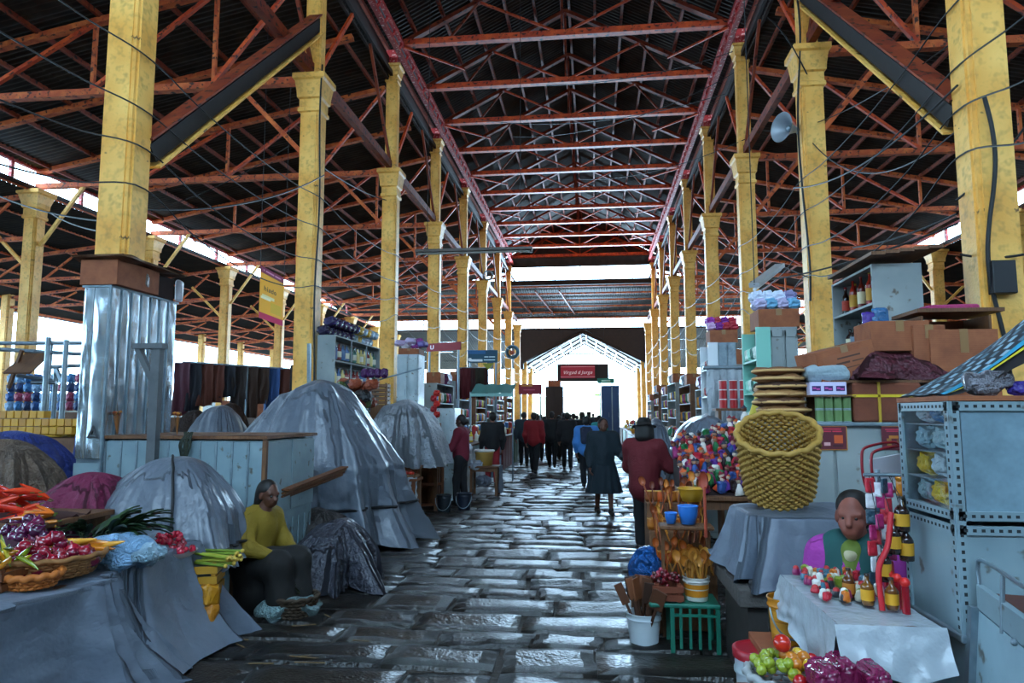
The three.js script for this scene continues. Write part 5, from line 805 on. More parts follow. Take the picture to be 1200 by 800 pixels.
// slab counter with draped cloth and the big yellow basket
{
  const x0 = 0.92, x1 = 1.78, z0 = 4.55, z1 = 5.35, t = thing('slab_counter', 'dark concrete slab counter under the draped cloth', 'counter', [(x0 + x1) / 2, 0, -(z0 + z1) / 2]);
  obj('slab', rb(x1 - x0 + 0.1, 0.1, z1 - z0 + 0.1, 0, 0.58, 0, 0.01), mat('#5a5450', 0.8, { map: T.grey, bumpMap: T.stone, bumpScale: 0.01 }), t); for (const s of [-1, 1]) obj('pier', bx(0.12, 0.53, z1 - z0 - 0.05, s * 0.36, 0.265, 0), mat('#3a3532', 0.85, { map: T.grey }), t);
  carton([(x0 + x1) / 2, 0.632, -4.95], 0.56, 0.38, 0.46, 0, 'carton hidden under the draped cloth', { tape: false });
  tag(obj('draped_cloth', drape({ w: 0.8, d: 0.68, h: 1.07, hem: 0.66, crown: 0.03, sq: 5, amp: 0.045, folds: 16, flare: 0.1, seed: 51, hemVar: 0.15 }).translate((x0 + x1) / 2 + 0.02, 0, -4.95), M.cloth), 'white cloth draped under the big yellow basket', 'cloth');
  for (let i = 0; i < 5; i++) packet([1.0 + i * 0.14, 0.632, -4.53], 0.12, 0.06, 0.1, rr(0, 3), '#17171b', 'black bundle lying on the slab below the cloth', 'black bundles', 'bundle', 0.5);
  const b = atZ(914, 592, 4.9), bk = bowlBasket([b.x, 1.085, b.z], 0.25, 0.45, 'big round yellow wicker basket tilted on the white cloth', { m: mat('#a87f34', 0.6), taper: 0.84, rings: 20, stakes: 30, rimR: 0.02, wav: 0.01 }); bk.rotation.set(0.52, 0, 0.12); bk.position.y = 1.19;
}
// spoon stall
const spoonG = (() => { const bowl = gridSurf(16, 10, (u, v) => { const a = u * 6.2832, r = v; return [Math.cos(a) * 0.03 * r, Math.sin(a) * 0.045 * r + 0.27, 0.014 * (1 - r * r) * -1 + 0.006 * (r > 0.95 ? 1 : 0)]; }), back = gridSurf(16, 8, (u, v) => { const a = -u * 6.2832, r = v; return [Math.cos(a) * 0.032 * r, Math.sin(a) * 0.047 * r + 0.27, -0.022 * (1 - r * r) + 0.004]; }); return merge([bowl, back]); })();
const spoonH = merge([new THREE.CylinderGeometry(0.007, 0.0085, 0.25, 8).translate(0, 0.115, 0)]);
function spoon(p, rx, rz, s, c, label, group) { const t = thing('wooden_spoon', label, 'spoon', p, 0, group); t.rotation.set(rx, rr(-1, 1), rz); t.scale.setScalar(s); obj('bowl', spoonG, mat(c, 0.45, { side: THREE.DoubleSide }), t); obj('handle', spoonH, mat(c, 0.45), t); return t; }
{
  const a = onFloor(755, 754); bucket(a, 0.125, 0.23, '#c2cbcf', 'white bucket of dark wooden spatulas on the paving', {});
  for (let i = 0; i < 16; i++) { const t = thing('wooden_spatula', 'dark brown wooden spatula standing in the white bucket', 'spatula', [a.x + rr(-0.05, 0.05), 0.03, a.z + rr(-0.05, 0.05)], 0, 'spatulas in the white bucket'); t.rotation.set(rr(-0.3, 0.3), rr(-1, 1), rr(-0.42, 0.42)); obj('handle', bx(0.02, 0.3, 0.012, 0, 0.15, 0), mat('#4a2a18', 0.6), t); obj('blade', rb(0.06 + 0.04 * rnd(), 0.16, 0.012, 0, 0.37, 0, 0.005), mat(pick(['#5c331c', '#3a2114', '#7a4526']), 0.6), t); }
  const g = onFloor(812, 757), st = thing('green_stool', 'green plastic slatted stool carrying the spoon bucket', 'stool', [g.x, 0, g.z]), gm = mat('#1c6a56', 0.4);
  obj('seat', rb(0.5, 0.03, 0.34, -0.07, 0.325, 0), gm, st); for (const [i, j] of [[1, 1], [1, -1], [-1, 1], [-1, -1]]) obj('leg', bx(0.03, 0.31, 0.03, i * 0.16, 0.155, j * 0.15), gm, st); for (let k = 0; k < 4; k++) obj('slat', bx(0.02, 0.28, 0.012, -0.1 + k * 0.066, 0.17, 0.155), gm, st); obj('rail', bx(0.32, 0.02, 0.012, 0, 0.26, 0.158), gm, st);
  bucket([g.x + 0.03, 0.342, g.z + 0.04], 0.095, 0.17, '#cfc9be', 'white tub with an orange label full of wooden spoons', { band: '#d0801a' });
  for (let i = 0; i < 22; i++) spoon([g.x + 0.03 + rr(-0.05, 0.05), 0.38, g.z + 0.04 + rr(-0.05, 0.05)], rr(-0.2, 0.25), rr(-0.35, 0.35), rr(0.95, 1.15), pick(['#c98a3a', '#b87428', '#d6a04a', '#a35f20']), 'honey coloured wooden spoon in the labelled white tub', 'spoons in the white tub');
  const bxp = atZ(785, 700, 4.95); crate([bxp.x + 0.02, 0.342, g.z + 0.04], 0.22, 0.12, 0.22, 0.05, 'small red brown box of dark berries beside the spoon tub', { m: mat('#7a3a22', 0.6), n: 2 });
  for (let i = 0; i < 46; i++) { const o = obj('rosehip', gB.rh ??= sph(0.017, 0, 0, 0, 8), mat(pick(['#7a1420', '#9a1c2c', '#a8324a', '#5c1a18']), 0.25, { clearcoat: 0.5 })); o.position.set(bxp.x + 0.02 + rr(-0.1, 0.1), 0.45 + 0.09 * rnd(), g.z + 0.04 + rr(-0.1, 0.1)); tag(o, 'dark red glossy rosehip in the red brown box', 'berry', 'rosehips'); }
  const bl = atZ(757, 652, 5.8); tag(obj('blue_bag', warp(new THREE.SphereGeometry(1, 30, 22).scale(0.13, 0.16, 0.12), 0.05, 10, 2).translate(bl.x, 0.47, bl.z), mat('#1b5aa0', 0.25, { bumpMap: rep(T.crease, 3), bumpScale: 0.03 })), 'bright blue plastic bag behind the spatula bucket', 'bag');
  // stepped stand of spoons, cups and pots
  const s0 = thing('display_steps', 'wooden stepped stand behind the spoon tub', 'stand', [g.x - 0.0, 0, g.z - 0.55]); [[0.5, 0], [0.72, 0.28], [0.92, 0.56]].forEach(([h, z]) => obj('step', rb(0.5, h, 0.28, 0, h / 2, -z + 0.05), M.wood, s0));
  tag(obj('bag_rest', rb(0.24, 0.36, 0.24, bl.x, 0.18, bl.z - 0.02, 0.02), M.wood), 'wooden crate under the blue plastic bag', 'crate');
  for (let r = 0; r < 3; r++) for (let i = 0; i < 27; i++) { const P = [g.x - 0.23 + 0.46 * (i + rnd()) / 27, [0.4, 0.62, 0.82][r] + (i % 3 ? rr(0, 0.1) : 0.101), g.z - 0.36 - r * 0.28 + (i % 3 ? rr(0.01, 0.09) : -0.08)]; if (i % 3 === 0) { const t = thing('wooden_cup', 'turned orange brown wooden cup on the stepped stand', 'cup', P, 0, 'wooden cups on the stand'); obj('cup_body', lathe([[0.001, 0.002], [0.03, 0], [0.04, 0.03], [0.036, 0.09], [0.03, 0.088], [0.03, 0.03], [0.001, 0.02]], 14), mat(pick(['#b86a22', '#c9541c', '#8a4a20']), 0.4), t); obj('rim', new THREE.TorusGeometry(0.034, 0.004, 6, 16).rotateX(1.57).translate(0, 0.09, 0), mat('#e0a040', 0.4), t); } else spoon([P[0], P[1] + 0.0, P[2]], rr(-0.25, 0.15), rr(-0.5, 0.5), rr(0.7, 0.95), pick(['#b5581c', '#9a4a22', '#c97a2a', '#6b2f1a', '#d09036']), 'orange brown spoon leaning on the stepped stand', 'spoons on the stand'); }
  const by = atZ(810, 578, 5.75); { const t = thing('basin', 'yellow plastic basin on the stepped stand', 'basin', [by.x, by.y - 0.06, by.z]); obj('bowl', lathe([[0.001, 0.004], [0.07, 0], [0.1, 0.09], [0.112, 0.095], [0.112, 0.105], [0.098, 0.1], [0.07, 0.012], [0.001, 0.012]], 26), mat('#c28a1c', 0.4), t); }
  const bp = atZ(800, 601, 5.6); for (let i = 0; i < 2; i++) { const t = thing('blue_pot', i ? 'larger blue plastic pot below the yellow basin' : 'small blue plastic cup beside the larger pot', 'pot', [bp.x - 0.09 + i * 0.13, bp.y - 0.08, bp.z]); const q = i ? 1.5 : 0.9; obj('pot_body', lathe([[0.001, 0.002], [0.035 * q, 0], [0.048 * q, 0.05 * q], [0.05 * q, 0.09 * q], [0.044 * q, 0.088 * q], [0.03 * q, 0.012], [0.001, 0.012]], 20), mat('#2a6fc0', 0.35), t); obj('rim', new THREE.TorusGeometry(0.05 * q, 0.005, 6, 20).rotateX(1.57).translate(0, 0.09 * q, 0), mat('#3a86d8', 0.35), t); }
  tag(obj('pot_shelf', [rb(0.4, 0.03, 0.2, bp.x + 0.02, bp.y - 0.1, bp.z, 0.01), bx(0.025, bp.y - 0.1, 0.025, bp.x - 0.15, (bp.y - 0.1) / 2, bp.z - 0.06), bx(0.025, bp.y - 0.1, 0.025, bp.x + 0.19, (bp.y - 0.1) / 2, bp.z - 0.06)], M.wood), 'wooden board under the blue pots', 'board');
  const sp = atZ(827, 617, 5.3); spoon([sp.x, sp.y - 0.06, sp.z], 0.05, 0.02, 1.45, '#a8432a', 'giant red brown wooden spoon standing above the others', null);
}
// heap of bright packets and dolls behind, with its table
{
  const x0 = 0.78, x1 = 1.62; table([(x0 + x1) / 2, 0, -6.9], x1 - x0, 0.98, 1.1, 0, 'table under the heap of bright toys');
  const cols = [['#b3182f', 'crimson'], ['#8e1f5c', 'magenta'], ['#c8471c', 'orange'], ['#5a2a86', 'violet'], ['#d4c9c0', 'white'], ['#1c6a3a', 'green'], ['#6b1420', 'maroon'], ['#2a4a86', 'blue'], ['#2b1a1c', 'brown black']];
  const hy = (u, v) => 1.0 + 0.66 * Math.pow(v, 0.9) * (0.55 + 0.45 * u) + 0.03 * nz(u * 4, v * 4, 7), hx = u => x0 + 0.03 + u * (x1 - x0 - 0.06), hz = v => -6.4 - v * 0.98;
  for (let i = 0; i < 168; i++) { const u = ((i % 14) + rnd()) / 14, v = (Math.floor(i / 14) + rnd()) / 12, [c, n] = cols[(i * 5 + (i / 14 | 0)) % 9], s = rr(0.75, 1.2), P = [hx(u), hy(u, v) - 0.02, hz(v)];
    if (i % 2) packet(P, 0.08 * s, 0.1 * s, 0.06 * s, rr(0, 3), c, n + ' wrapped sweet bag in the bright heap past the basket', n + ' sweet bags', 'sweet_bag');
    else { const t = thing('rag_doll', n + ' rag doll in the bright heap past the basket', 'doll', P, rr(-0.8, 0.8), n + ' rag dolls'); t.scale.setScalar(s); t.rotation.z = rr(-0.5, 0.5); obj('dress', lathe([[0.001, 0], [0.045, 0.002], [0.03, 0.06], [0.012, 0.1], [0.001, 0.105]], 10), mat(c, 0.7), t); obj('head', sph(0.024, 0, 0.12, 0, 8), mat(pick(['#b98a6a', '#d8c0a8', '#6b3a24']), 0.6), t); obj('hat', lathe([[0.03, 0.132], [0.018, 0.14], [0.001, 0.16]], 8), mat(pick(['#7a1420', '#c9541c', '#2a2a3a']), 0.7), t); } }
  tag(obj('heap_cloth', [gridSurf(20, 16, (u, v) => [hx(u), hy(u, v) - 0.03, hz(v)]), gridSurf(2, 8, (u, v) => [hx(0), 0.985 + (hy(0, v) - 0.03 - 0.985) * u, hz(v)]), gridSurf(2, 8, (u, v) => [hx(1), 0.985 + (hy(1, v) - 0.03 - 0.985) * u, hz(v)])], mat('#231012', 0.8, { side: THREE.DoubleSide })), 'dark cloth slope under the bright toys', 'cloth');
  mound('tarpaulin', 784, 868, 488, 9.2, 1.3, 0.75, 'white plastic covered heap beside the woman in the red jacket', 'tarpaulin', { amp: 0.06, crown: 0.45, seed: 67, sq: 3, m: M.tarp });
  table([1.45, 0, -9.2], 0.8, 0.8, 1.2, 0, 'table under the white plastic heap');
}
// kiosk behind: grey base with posters, packs, cartons, bread, bottle shelf
{
  const x0 = 1.36, x1 = 2.75, z0 = 5.62, z1 = 6.7, h = atZ(1000, 495, 5.62).y;
  const t = thing('kiosk', 'grey panelled kiosk base with two dark red posters', 'kiosk', [(x0 + x1) / 2, 0, -z0]), w = x1 - x0;
  obj('carcass', bx(w, h - 0.03, z1 - z0, 0, (h - 0.03) / 2, -(z1 - z0) / 2 - 0.01), M.greywall, t);
  for (let k = 0; k < 3; k++) { obj('panel', rb(w / 3 - 0.02, h * 0.42, 0.02, -w / 2 + w / 3 * (k + 0.5), h * 0.76, 0.002), M.greywall, t); obj('panel', rb(w / 3 - 0.02, h * 0.48, 0.02, -w / 2 + w / 3 * (k + 0.5), h * 0.27, 0.002), M.greywall, t); } obj('rail', bx(w, 0.03, 0.03, 0, h * 0.53, 0.01), M.steel, t); obj('worktop', rb(w + 0.06, 0.03, z1 - z0 + 0.06, 0, h - 0.012, -(z1 - z0) / 2, 0.008), M.steel, t);
  const pt = [lettering([], { w: 256, h: 256, bg: '#57101f', rects: [[0.2, 0.1, 0.6, 0.05, '#c92a44'], [0.16, 0.2, 0.3, 0.05, '#c92a44'], [0.5, 0.2, 0.32, 0.05, '#c92a44'], [0, 0, 1, 0.03, '#b0701e'], [0, 0.97, 1, 0.03, '#b0701e'], [0, 0, 0.03, 1, '#b0701e'], [0.97, 0, 0.03, 1, '#b0701e'], [0.55, 0.38, 0.3, 0.34, '#c8501c'], [0.2, 0.68, 0.22, 0.14, '#d8a0a0'], [0.5, 0.8, 0.35, 0.05, '#2b0a10']] }), lettering([], { w: 256, h: 256, bg: '#57101f', rects: [[0.15, 0.12, 0.6, 0.05, '#b02440'], [0.2, 0.2, 0.5, 0.04, '#b02440'], [0, 0, 1, 0.03, '#b0701e'], [0.3, 0.4, 0.4, 0.12, '#b06a20'], [0.2, 0.52, 0.2, 0.3, '#8a5a1e'], [0.62, 0.55, 0.25, 0.3, '#6b3a18']] })];
  [[959, 499, 992, 527], [1034, 499, 1060, 527]].forEach((r, i) => { const a = atZ(r[0], r[3], z0 - 0.02), b = atZ(r[2], r[1], z0 - 0.02); tag(obj('poster', new THREE.BoxGeometry(b.x - a.x, b.y - a.y, 0.006).translate((a.x + b.x) / 2, (a.y + b.y) / 2, -z0 + 0.022), printed(pt[i])), i ? 'dark red poster half hidden by the red wire rack' : 'dark red poster with a cup beside the yellow basket', 'poster'); });
  // printed packs
  const pk = printed(lettering([], { w: 128, h: 128, bg: '#c9c2dd', rects: [[0.12, 0.28, 0.76, 0.44, '#38205e'], [0.2, 0.42, 0.28, 0.1, '#d8489a'], [0.5, 0.5, 0.3, 0.1, '#d8489a']] }));
  for (let i = 0; i < 3; i++) { const a = atZ(955 + i * 14, 471, z0 + 0.05); const o = thing('milk_pack', 'purple and white carton pack above the green tins', 'pack', [a.x, h + 0.21, a.z], 0, 'purple and white packs'); obj('carton', rb(0.092, 0.1, 0.1, 0, 0.05, 0, 0.006), mat('#c9c2dd', 0.4), o); obj('print', new THREE.PlaneGeometry(0.086, 0.09).translate(0, 0.05, 0.052), pk, o); }
  for (let r = 0; r < 2; r++) for (let i = 0; i < 4; i++) { const a = atZ(961 + i * 10.5, 490, z0 + 0.06), o = thing('tin_can', 'green labelled tin stacked on the kiosk worktop', 'tin', [a.x, h + 0.004 + r * 0.1, a.z], 0, 'green tins'); obj('can', cyl(0.034, 0.034, 0.095, 0, 0.001, 0, 18), mat('#5d7a45', 0.4), o); obj('rim', [cyl(0.035, 0.035, 0.008, 0, 0.09, 0, 18), cyl(0.035, 0.035, 0.006, 0, 0, 0, 18)], M.steel, o); }
  { const a = atZ(968, 457, z0 + 0.12); packet([a.x - 0.0, h + 0.315, a.z], 0.32, 0.13, 0.2, 0, '#8fa0a6', 'grey plastic wrapped bundle on the purple packs', null, 'bundle'); tag(obj('pack_tray', [bx(0.36, 0.008, 0.24, a.x, h + 0.202, a.z), bx(0.3, 0.2, 0.04, a.x + 0.02, h + 0.1, a.z - 0.1)], M.wood), 'wooden tray carrying the purple packs', 'tray'); }
  // round breads in a leaning stack
  for (let i = 0; i < 7; i++) { const a = atZ(916, 490, 5.85), o = thing('round_bread', 'puffy brown round bread in the stack above the yellow basket', 'bread', [a.x + 0.02 * Math.sin(i * 2), h + 0.005 + i * 0.062, a.z], i, 'stacked round breads'); obj('loaf', gB.loaf ??= warp(lathe([[0.001, 0], [0.15, 0.0], [0.2, 0.02], [0.205, 0.035], [0.17, 0.062], [0.1, 0.056], [0.001, 0.05]], 30), 0.02, 10, 4), mat(['#6e4526', '#8a5a30', '#5c3820', '#a5733f', '#4a2c1a', '#94643a', '#7a4c2a'][i], 0.7, { bumpMap: T.fine, bumpScale: 0.01 }), o); obj('crust_edge', new THREE.TorusGeometry(0.2, 0.012, 6, 30).rotateX(1.57).translate(0, 0.03, 0), mat('#c79a62', 0.7), o); }
  { const a = atZ(890, 478, 6.2), o = thing('doll', 'doll in a yellow dress beside the bread stack', 'doll', [a.x, a.y - 0.09, a.z]); obj('dress', lathe([[0.001, 0], [0.1, 0.0], [0.06, 0.12], [0.03, 0.2], [0.001, 0.21]], 14), mat('#c9b23a', 0.7), o); obj('head', sph(0.045, 0, 0.25, 0, 10), mat('#c9a080', 0.6), o); obj('hair', sph(0.047, 0, 0.262, -0.012, 10), mat('#3a2414', 0.7), o); tag(obj('doll_stand', rb(0.2, a.y - 0.1, 0.2, a.x, (a.y - 0.1) / 2, a.z, 0.01), M.wood), 'wooden stand under the doll', 'stand'); }
  // suitcase-like carton with yellow strap
  { const a = atZ(1034, 497, z0 + 0.1), o = thing('strapped_carton', 'dark brown carton bound with a yellow strap', 'box', [a.x + 0.02, h + 0.004, a.z - 0.1]); obj('carton', rb(0.5, 0.3, 0.34, 0, 0.15, 0, 0.02), mat('#7a3c22', 0.75, { map: T.grey }), o); obj('strap', [bx(0.51, 0.022, 0.35, 0, 0.2, 0)], mat('#d6b31c', 0.5), o); obj('strap', [bx(0.02, 0.31, 0.35, -0.06, 0.15, 0)], mat('#b5901c', 0.5), o); }
  { const a = atZ(1030, 444, z0 + 0.3); tag(obj('fabric_bundle', drape({ w: 0.85, d: 0.5, h: 0.24, hem: 0.02, crown: 0.7, sq: 2.4, amp: 0.06, seed: 71, nu: 80, nv: 40 }).translate(a.x, h + 0.31, a.z), mat('#4a0f1e', 0.55, { bumpMap: T.crease, bumpScale: 0.03, side: THREE.DoubleSide })), 'dark red and black fabric bundle on the strapped carton', 'bundle'); tag(obj('bundle_board', bx(0.9, 0.02, 0.5, a.x, h + 0.315, a.z), M.wood), 'wooden board under the red fabric bundle', 'board'); }
  { const a = atZ(984, 425, z0 + 0.25), o = carton([a.x, a.y - 0.13, a.z], 0.5, 0.26, 0.3, 0.25, 'large cardboard box tilted on the kiosk heap', { print: lettering([], { bg: '#93522f', w: 256, h: 96, rects: [[0.3, 0.2, 0.5, 0.08, '#4a2817'], [0.25, 0.45, 0.3, 0.1, '#4a2817'], [0.6, 0.48, 0.25, 0.07, '#5a321c'], [0.3, 0.75, 0.45, 0.05, '#5a321c']] }) }); o.rotation.z = 0.24; }
  carton([atZ(1050, 440, z0 + 0.3).x, h + 0.56, -z0 - 0.36], 0.44, 0.24, 0.36, 0, 'brown carton beside the tilted cardboard box', {});
  carton([atZ(1082, 450, z0 + 0.3).x, h + 0.46, -z0 - 0.3], 0.24, 0.3, 0.3, 0, 'orange brown carton below the wooden hood', { m: M.card });
  carton([atZ(1120, 450, z0 + 0.3).x, h + 0.2, -z0 - 0.3], 0.5, 0.52, 0.34, 0, 'large brown carton behind the blanket heap', { m: M.card });
  tag(obj('rear_plinth', [bx(0.9, h + 0.18, 0.6, 3.15, (h + 0.18) / 2, -z0 - 0.42)], M.wood), 'wooden plinth under the rear cartons', 'plinth');
  // grey bottle cabinet
  const cx = atZ(1022, 330, 6.75).x, ch = atZ(1022, 309, 6.75).y, zb = 6.75, cb = atZ(1000, 415, 6.75).y, L = 1.1;
  const s = shelfUnit([cx + 0.22, cb - 0.25, -zb - L / 2], L, ch - cb + 0.25, 0.44, -Math.PI / 2, 3, 'grey metal cabinet with open bottle shelves facing the aisle', { m: M.greywall, name: 'bottle_cabinet' });
  tag(obj('plinth', bx(0.46, cb - 0.26, L, cx + 0.22, (cb - 0.26) / 2, -zb - L / 2), M.greywall), 'plain grey base under the bottle cabinet', 'plinth');
  const y1 = cb - 0.25 + (ch - cb + 0.25) * 2 / 3 + 0.012, y2 = cb - 0.25 + (ch - cb + 0.25) / 3 + 0.012;
  for (let i = 0; i < 9; i++) bottle([cx + 0.1 + 0.06 * (i % 2), y1, -zb - 0.1 - i * 0.11], rr(0.26, 0.36), 0.04, pick(['#6e1c12', '#8a4a14', '#2a120c', '#9a2418', '#c4b8a0']), pick(['#c9a52a', '#a01c1c', '#161616']), pick(['#d6c7a0', '#c9902a', '#b83a24']), 'tall spirit bottle on the top shelf of the grey cabinet', 'spirit bottles on the top shelf');
  for (let i = 0; i < 7; i++) bottle([cx + 0.1, y2, -zb - 0.12 - i * 0.13], rr(0.2, 0.3), 0.045, pick(['#1c2a1c', '#2a120c', '#6b5a2a']), '#1a1a1a', pick(['#d8cfb0', '#7a8a9a']), 'dark bottle on the lower shelf of the grey cabinet', 'dark bottles on the lower shelf');
  for (let i = 0; i < 8; i++) { const P = atZ(1018 + rr(0, 14), 372 + i * 5, zb - 0.05); packet([P.x, P.y - 0.06, P.z], 0.13, 0.15, 0.07, rr(-0.5, 0.5), pick(['#2a5a86', '#1c4a4a', '#4a2a86', '#2a2a3a', '#8a8a2a']), 'blue violet snack bag hanging on the cabinet corner', 'snack bags on the cabinet corner', 'snack_bag', 0.2); }
  const rf = thing('board_canopy', 'dark plank canopy above the bottle cabinet', 'canopy', [cx + 0.25, ch + 0.03, -zb - 0.4]); for (let i = 0; i < 5; i++) obj('plank', bx(0.12, 0.03, 1.2, -0.26 + i * 0.125, 0.03 + i * 0.012, 0), M.wood, rf);
  // wooden hood
  const ho = thing('wooden_hood', 'brown wooden hood shelf with pink cloth beside the big column', 'shelf', [atZ(1108, 415, 6.2).x, atZ(1108, 415, 6.2).y, -6.2]); obj('back_board', bx(0.52, 0.3, 0.02, 0, 0.15, -0.2), mat('#7a3a20', 0.7, { map: T.grey }), ho); for (const q of [-1, 1]) obj('side_board', bx(0.02, 0.3, 0.4, q * 0.26, 0.15, 0), M.wood, ho); obj('roof_board', bx(0.66, 0.03, 0.5, 0.02, 0.34, 0), M.wood, ho); obj('shelf', bx(0.52, 0.02, 0.4, 0, 0.01, 0), M.wood, ho);
  tag(obj('hood_post', bx(0.5, atZ(1108, 415, 6.2).y, 0.3, atZ(1108, 415, 6.2).x, atZ(1108, 415, 6.2).y / 2 - 0.002, -6.3), M.wood), 'wooden cupboard under the wooden hood', 'cupboard');
  packet([atZ(1112, 370, 6.2).x, atZ(1108, 415, 6.2).y + 0.358, -6.2], 0.4, 0.05, 0.2, 0, '#a02a5c', 'pink cloth folded on the wooden hood', null, 'cloth', 0.7);
  for (let i = 0; i < 4; i++) bottle([atZ(1090 + i * 12, 410, 6.15).x, atZ(1108, 415, 6.2).y + 0.022, -6.12], 0.16, 0.035, '#3a1a10', '#c9c0b0', i === 3 ? '#d8d0c0' : '#5a2a1a', 'small bottle inside the wooden hood', 'bottles in the wooden hood');
}
// two tower kiosks along the row
function tower(pxa, pxb, pyTop, Z, o) {
  const a = atZ(pxa, 420, Z), b = atZ(pxb, 420, Z), H = atZ(pxa, pyTop, Z).y, w = b.x - a.x, t = cupboard([(a.x + b.x) / 2, o.y0, -Z - o.len / 2], w, H - o.y0, o.len, 0, o.label, { m: o.m ?? M.greywall });
  const nsh = 4; for (let k = 0; k < nsh; k++) { obj('side_shelf', bx(0.14, 0.02, o.len, -w / 2 - 0.07, (H - o.y0) * (k + 0.02) / nsh, 0), o.sm, t); } obj('side_frame', [bx(0.15, H - o.y0, 0.02, -w / 2 - 0.07, (H - o.y0) / 2, o.len / 2), bx(0.15, H - o.y0, 0.02, -w / 2 - 0.07, (H - o.y0) / 2, -o.len / 2)], o.sm, t);
  for (let k = 0; k < nsh; k++) for (let i = 0; i < 5; i++) packet([a.x - 0.08, o.y0 + (H - o.y0) * (k + 0.02) / nsh + 0.012, -Z - o.len * (i + 0.5) / 5], 0.09, 0.15, o.len / 6, 0, pick(o.cols), o.item, o.group);
  tag(obj('kiosk_plinth', bx(w + 0.2, o.y0, o.len, (a.x + b.x) / 2 - 0.05, o.y0 / 2, -Z - o.len / 2), M.wood), o.base, 'plinth');
  carton([(a.x + b.x) / 2 - 0.03, H + 0.002, -Z - 0.25], w + 0.14, 0.2, 0.42, 0, o.box, { m: M.card });
  for (let r = 0; r < 2; r++) for (let i = 0; i < 4; i++) packet([a.x - 0.06 + i * (w + 0.12) / 3.6, H + 0.205 + r * 0.1, -Z - 0.15 - r * 0.1], 0.15, 0.12, 0.2, rr(-0.2, 0.2), pick(o.packs), o.packLabel, o.packGroup, 'wrapped_pack', 0.25);
}
tower(903, 936, 383, 7.7, { y0: 1.2, len: 0.7, sm: mat('#7fc0ae', 0.5), label: 'pale panelled tower cabinet with a mint green side shelf', base: 'wooden plinth of the mint shelf tower', cols: ['#9adcc4', '#c9d8c9', '#2a6a5a', '#d6e6dc'], item: 'pale green carton on the mint side shelf', group: 'cartons on the mint shelf', box: 'dark red brown carton on top of the mint shelf tower', packs: ['#b9b0cf', '#8a86b0', '#cfd6e6', '#6fa8c8'], packLabel: 'lilac plastic wrapped pack on the carton of the mint tower', packGroup: 'packs on the mint tower' });
tower(841, 863, 401, 11.2, { y0: 1.1, len: 0.8, sm: mat('#d8dde0', 0.5), m: M.steel, label: 'small grey tower cabinet with a white side shelf', base: 'wooden plinth of the white shelf tower', cols: ['#d8d4d0', '#b0302a', '#e0dcd6', '#8a8a90'], item: 'white carton on the white side shelf', group: 'cartons on the white shelf', box: 'brown carton on top of the grey tower', packs: ['#7a2a86', '#9a3a9c', '#b02a3a', '#c9a0c9'], packLabel: 'purple wrapped pack on the carton of the grey tower', packGroup: 'packs on the grey tower' });
{ const a = atZ(848, 432, 10.7); tag(obj('white_sheet', hang({ w: 0.5, h: 0.85, folds: 3, amp: 0.05, seed: 77 }).translate(a.x, a.y + 0.02, a.z), M.plastic), 'white plastic sheet hanging below the grey tower cabinet', 'sheet'); tag(obj('sheet_rail', rod([a.x - 0.3, a.y + 0.02, a.z], [a.x + 0.35, a.y + 0.02, a.z], 0.03), M.steel), 'thin rail holding the white sheet', 'rail');
  const r = atZ(860, 478, 9.3); tag(obj('can_shelf', [bx(0.5, 0.03, 0.3, r.x, r.y - 0.02, r.z), bx(0.04, r.y, 0.26, r.x - 0.2, r.y / 2 - 0.02, r.z), bx(0.04, r.y, 0.26, r.x + 0.2, r.y / 2 - 0.02, r.z)], M.wood), 'wooden stand holding the red cans', 'stand'); for (let k = 0; k < 9; k++) { const o = thing('red_can', 'bright red can stacked on the wooden stand past the toys', 'can', [r.x - 0.13 + (k % 3) * 0.13, r.y - 0.004 + Math.floor(k / 3) * 0.122, r.z], 0, 'red cans'); obj('can', cyl(0.05, 0.05, 0.11, 0, 0.002, 0, 16), mat('#b01418', 0.3), o); obj('rim', [cyl(0.052, 0.052, 0.01, 0, 0.11, 0, 16)], mat('#e6ddd8', 0.4), o); } }
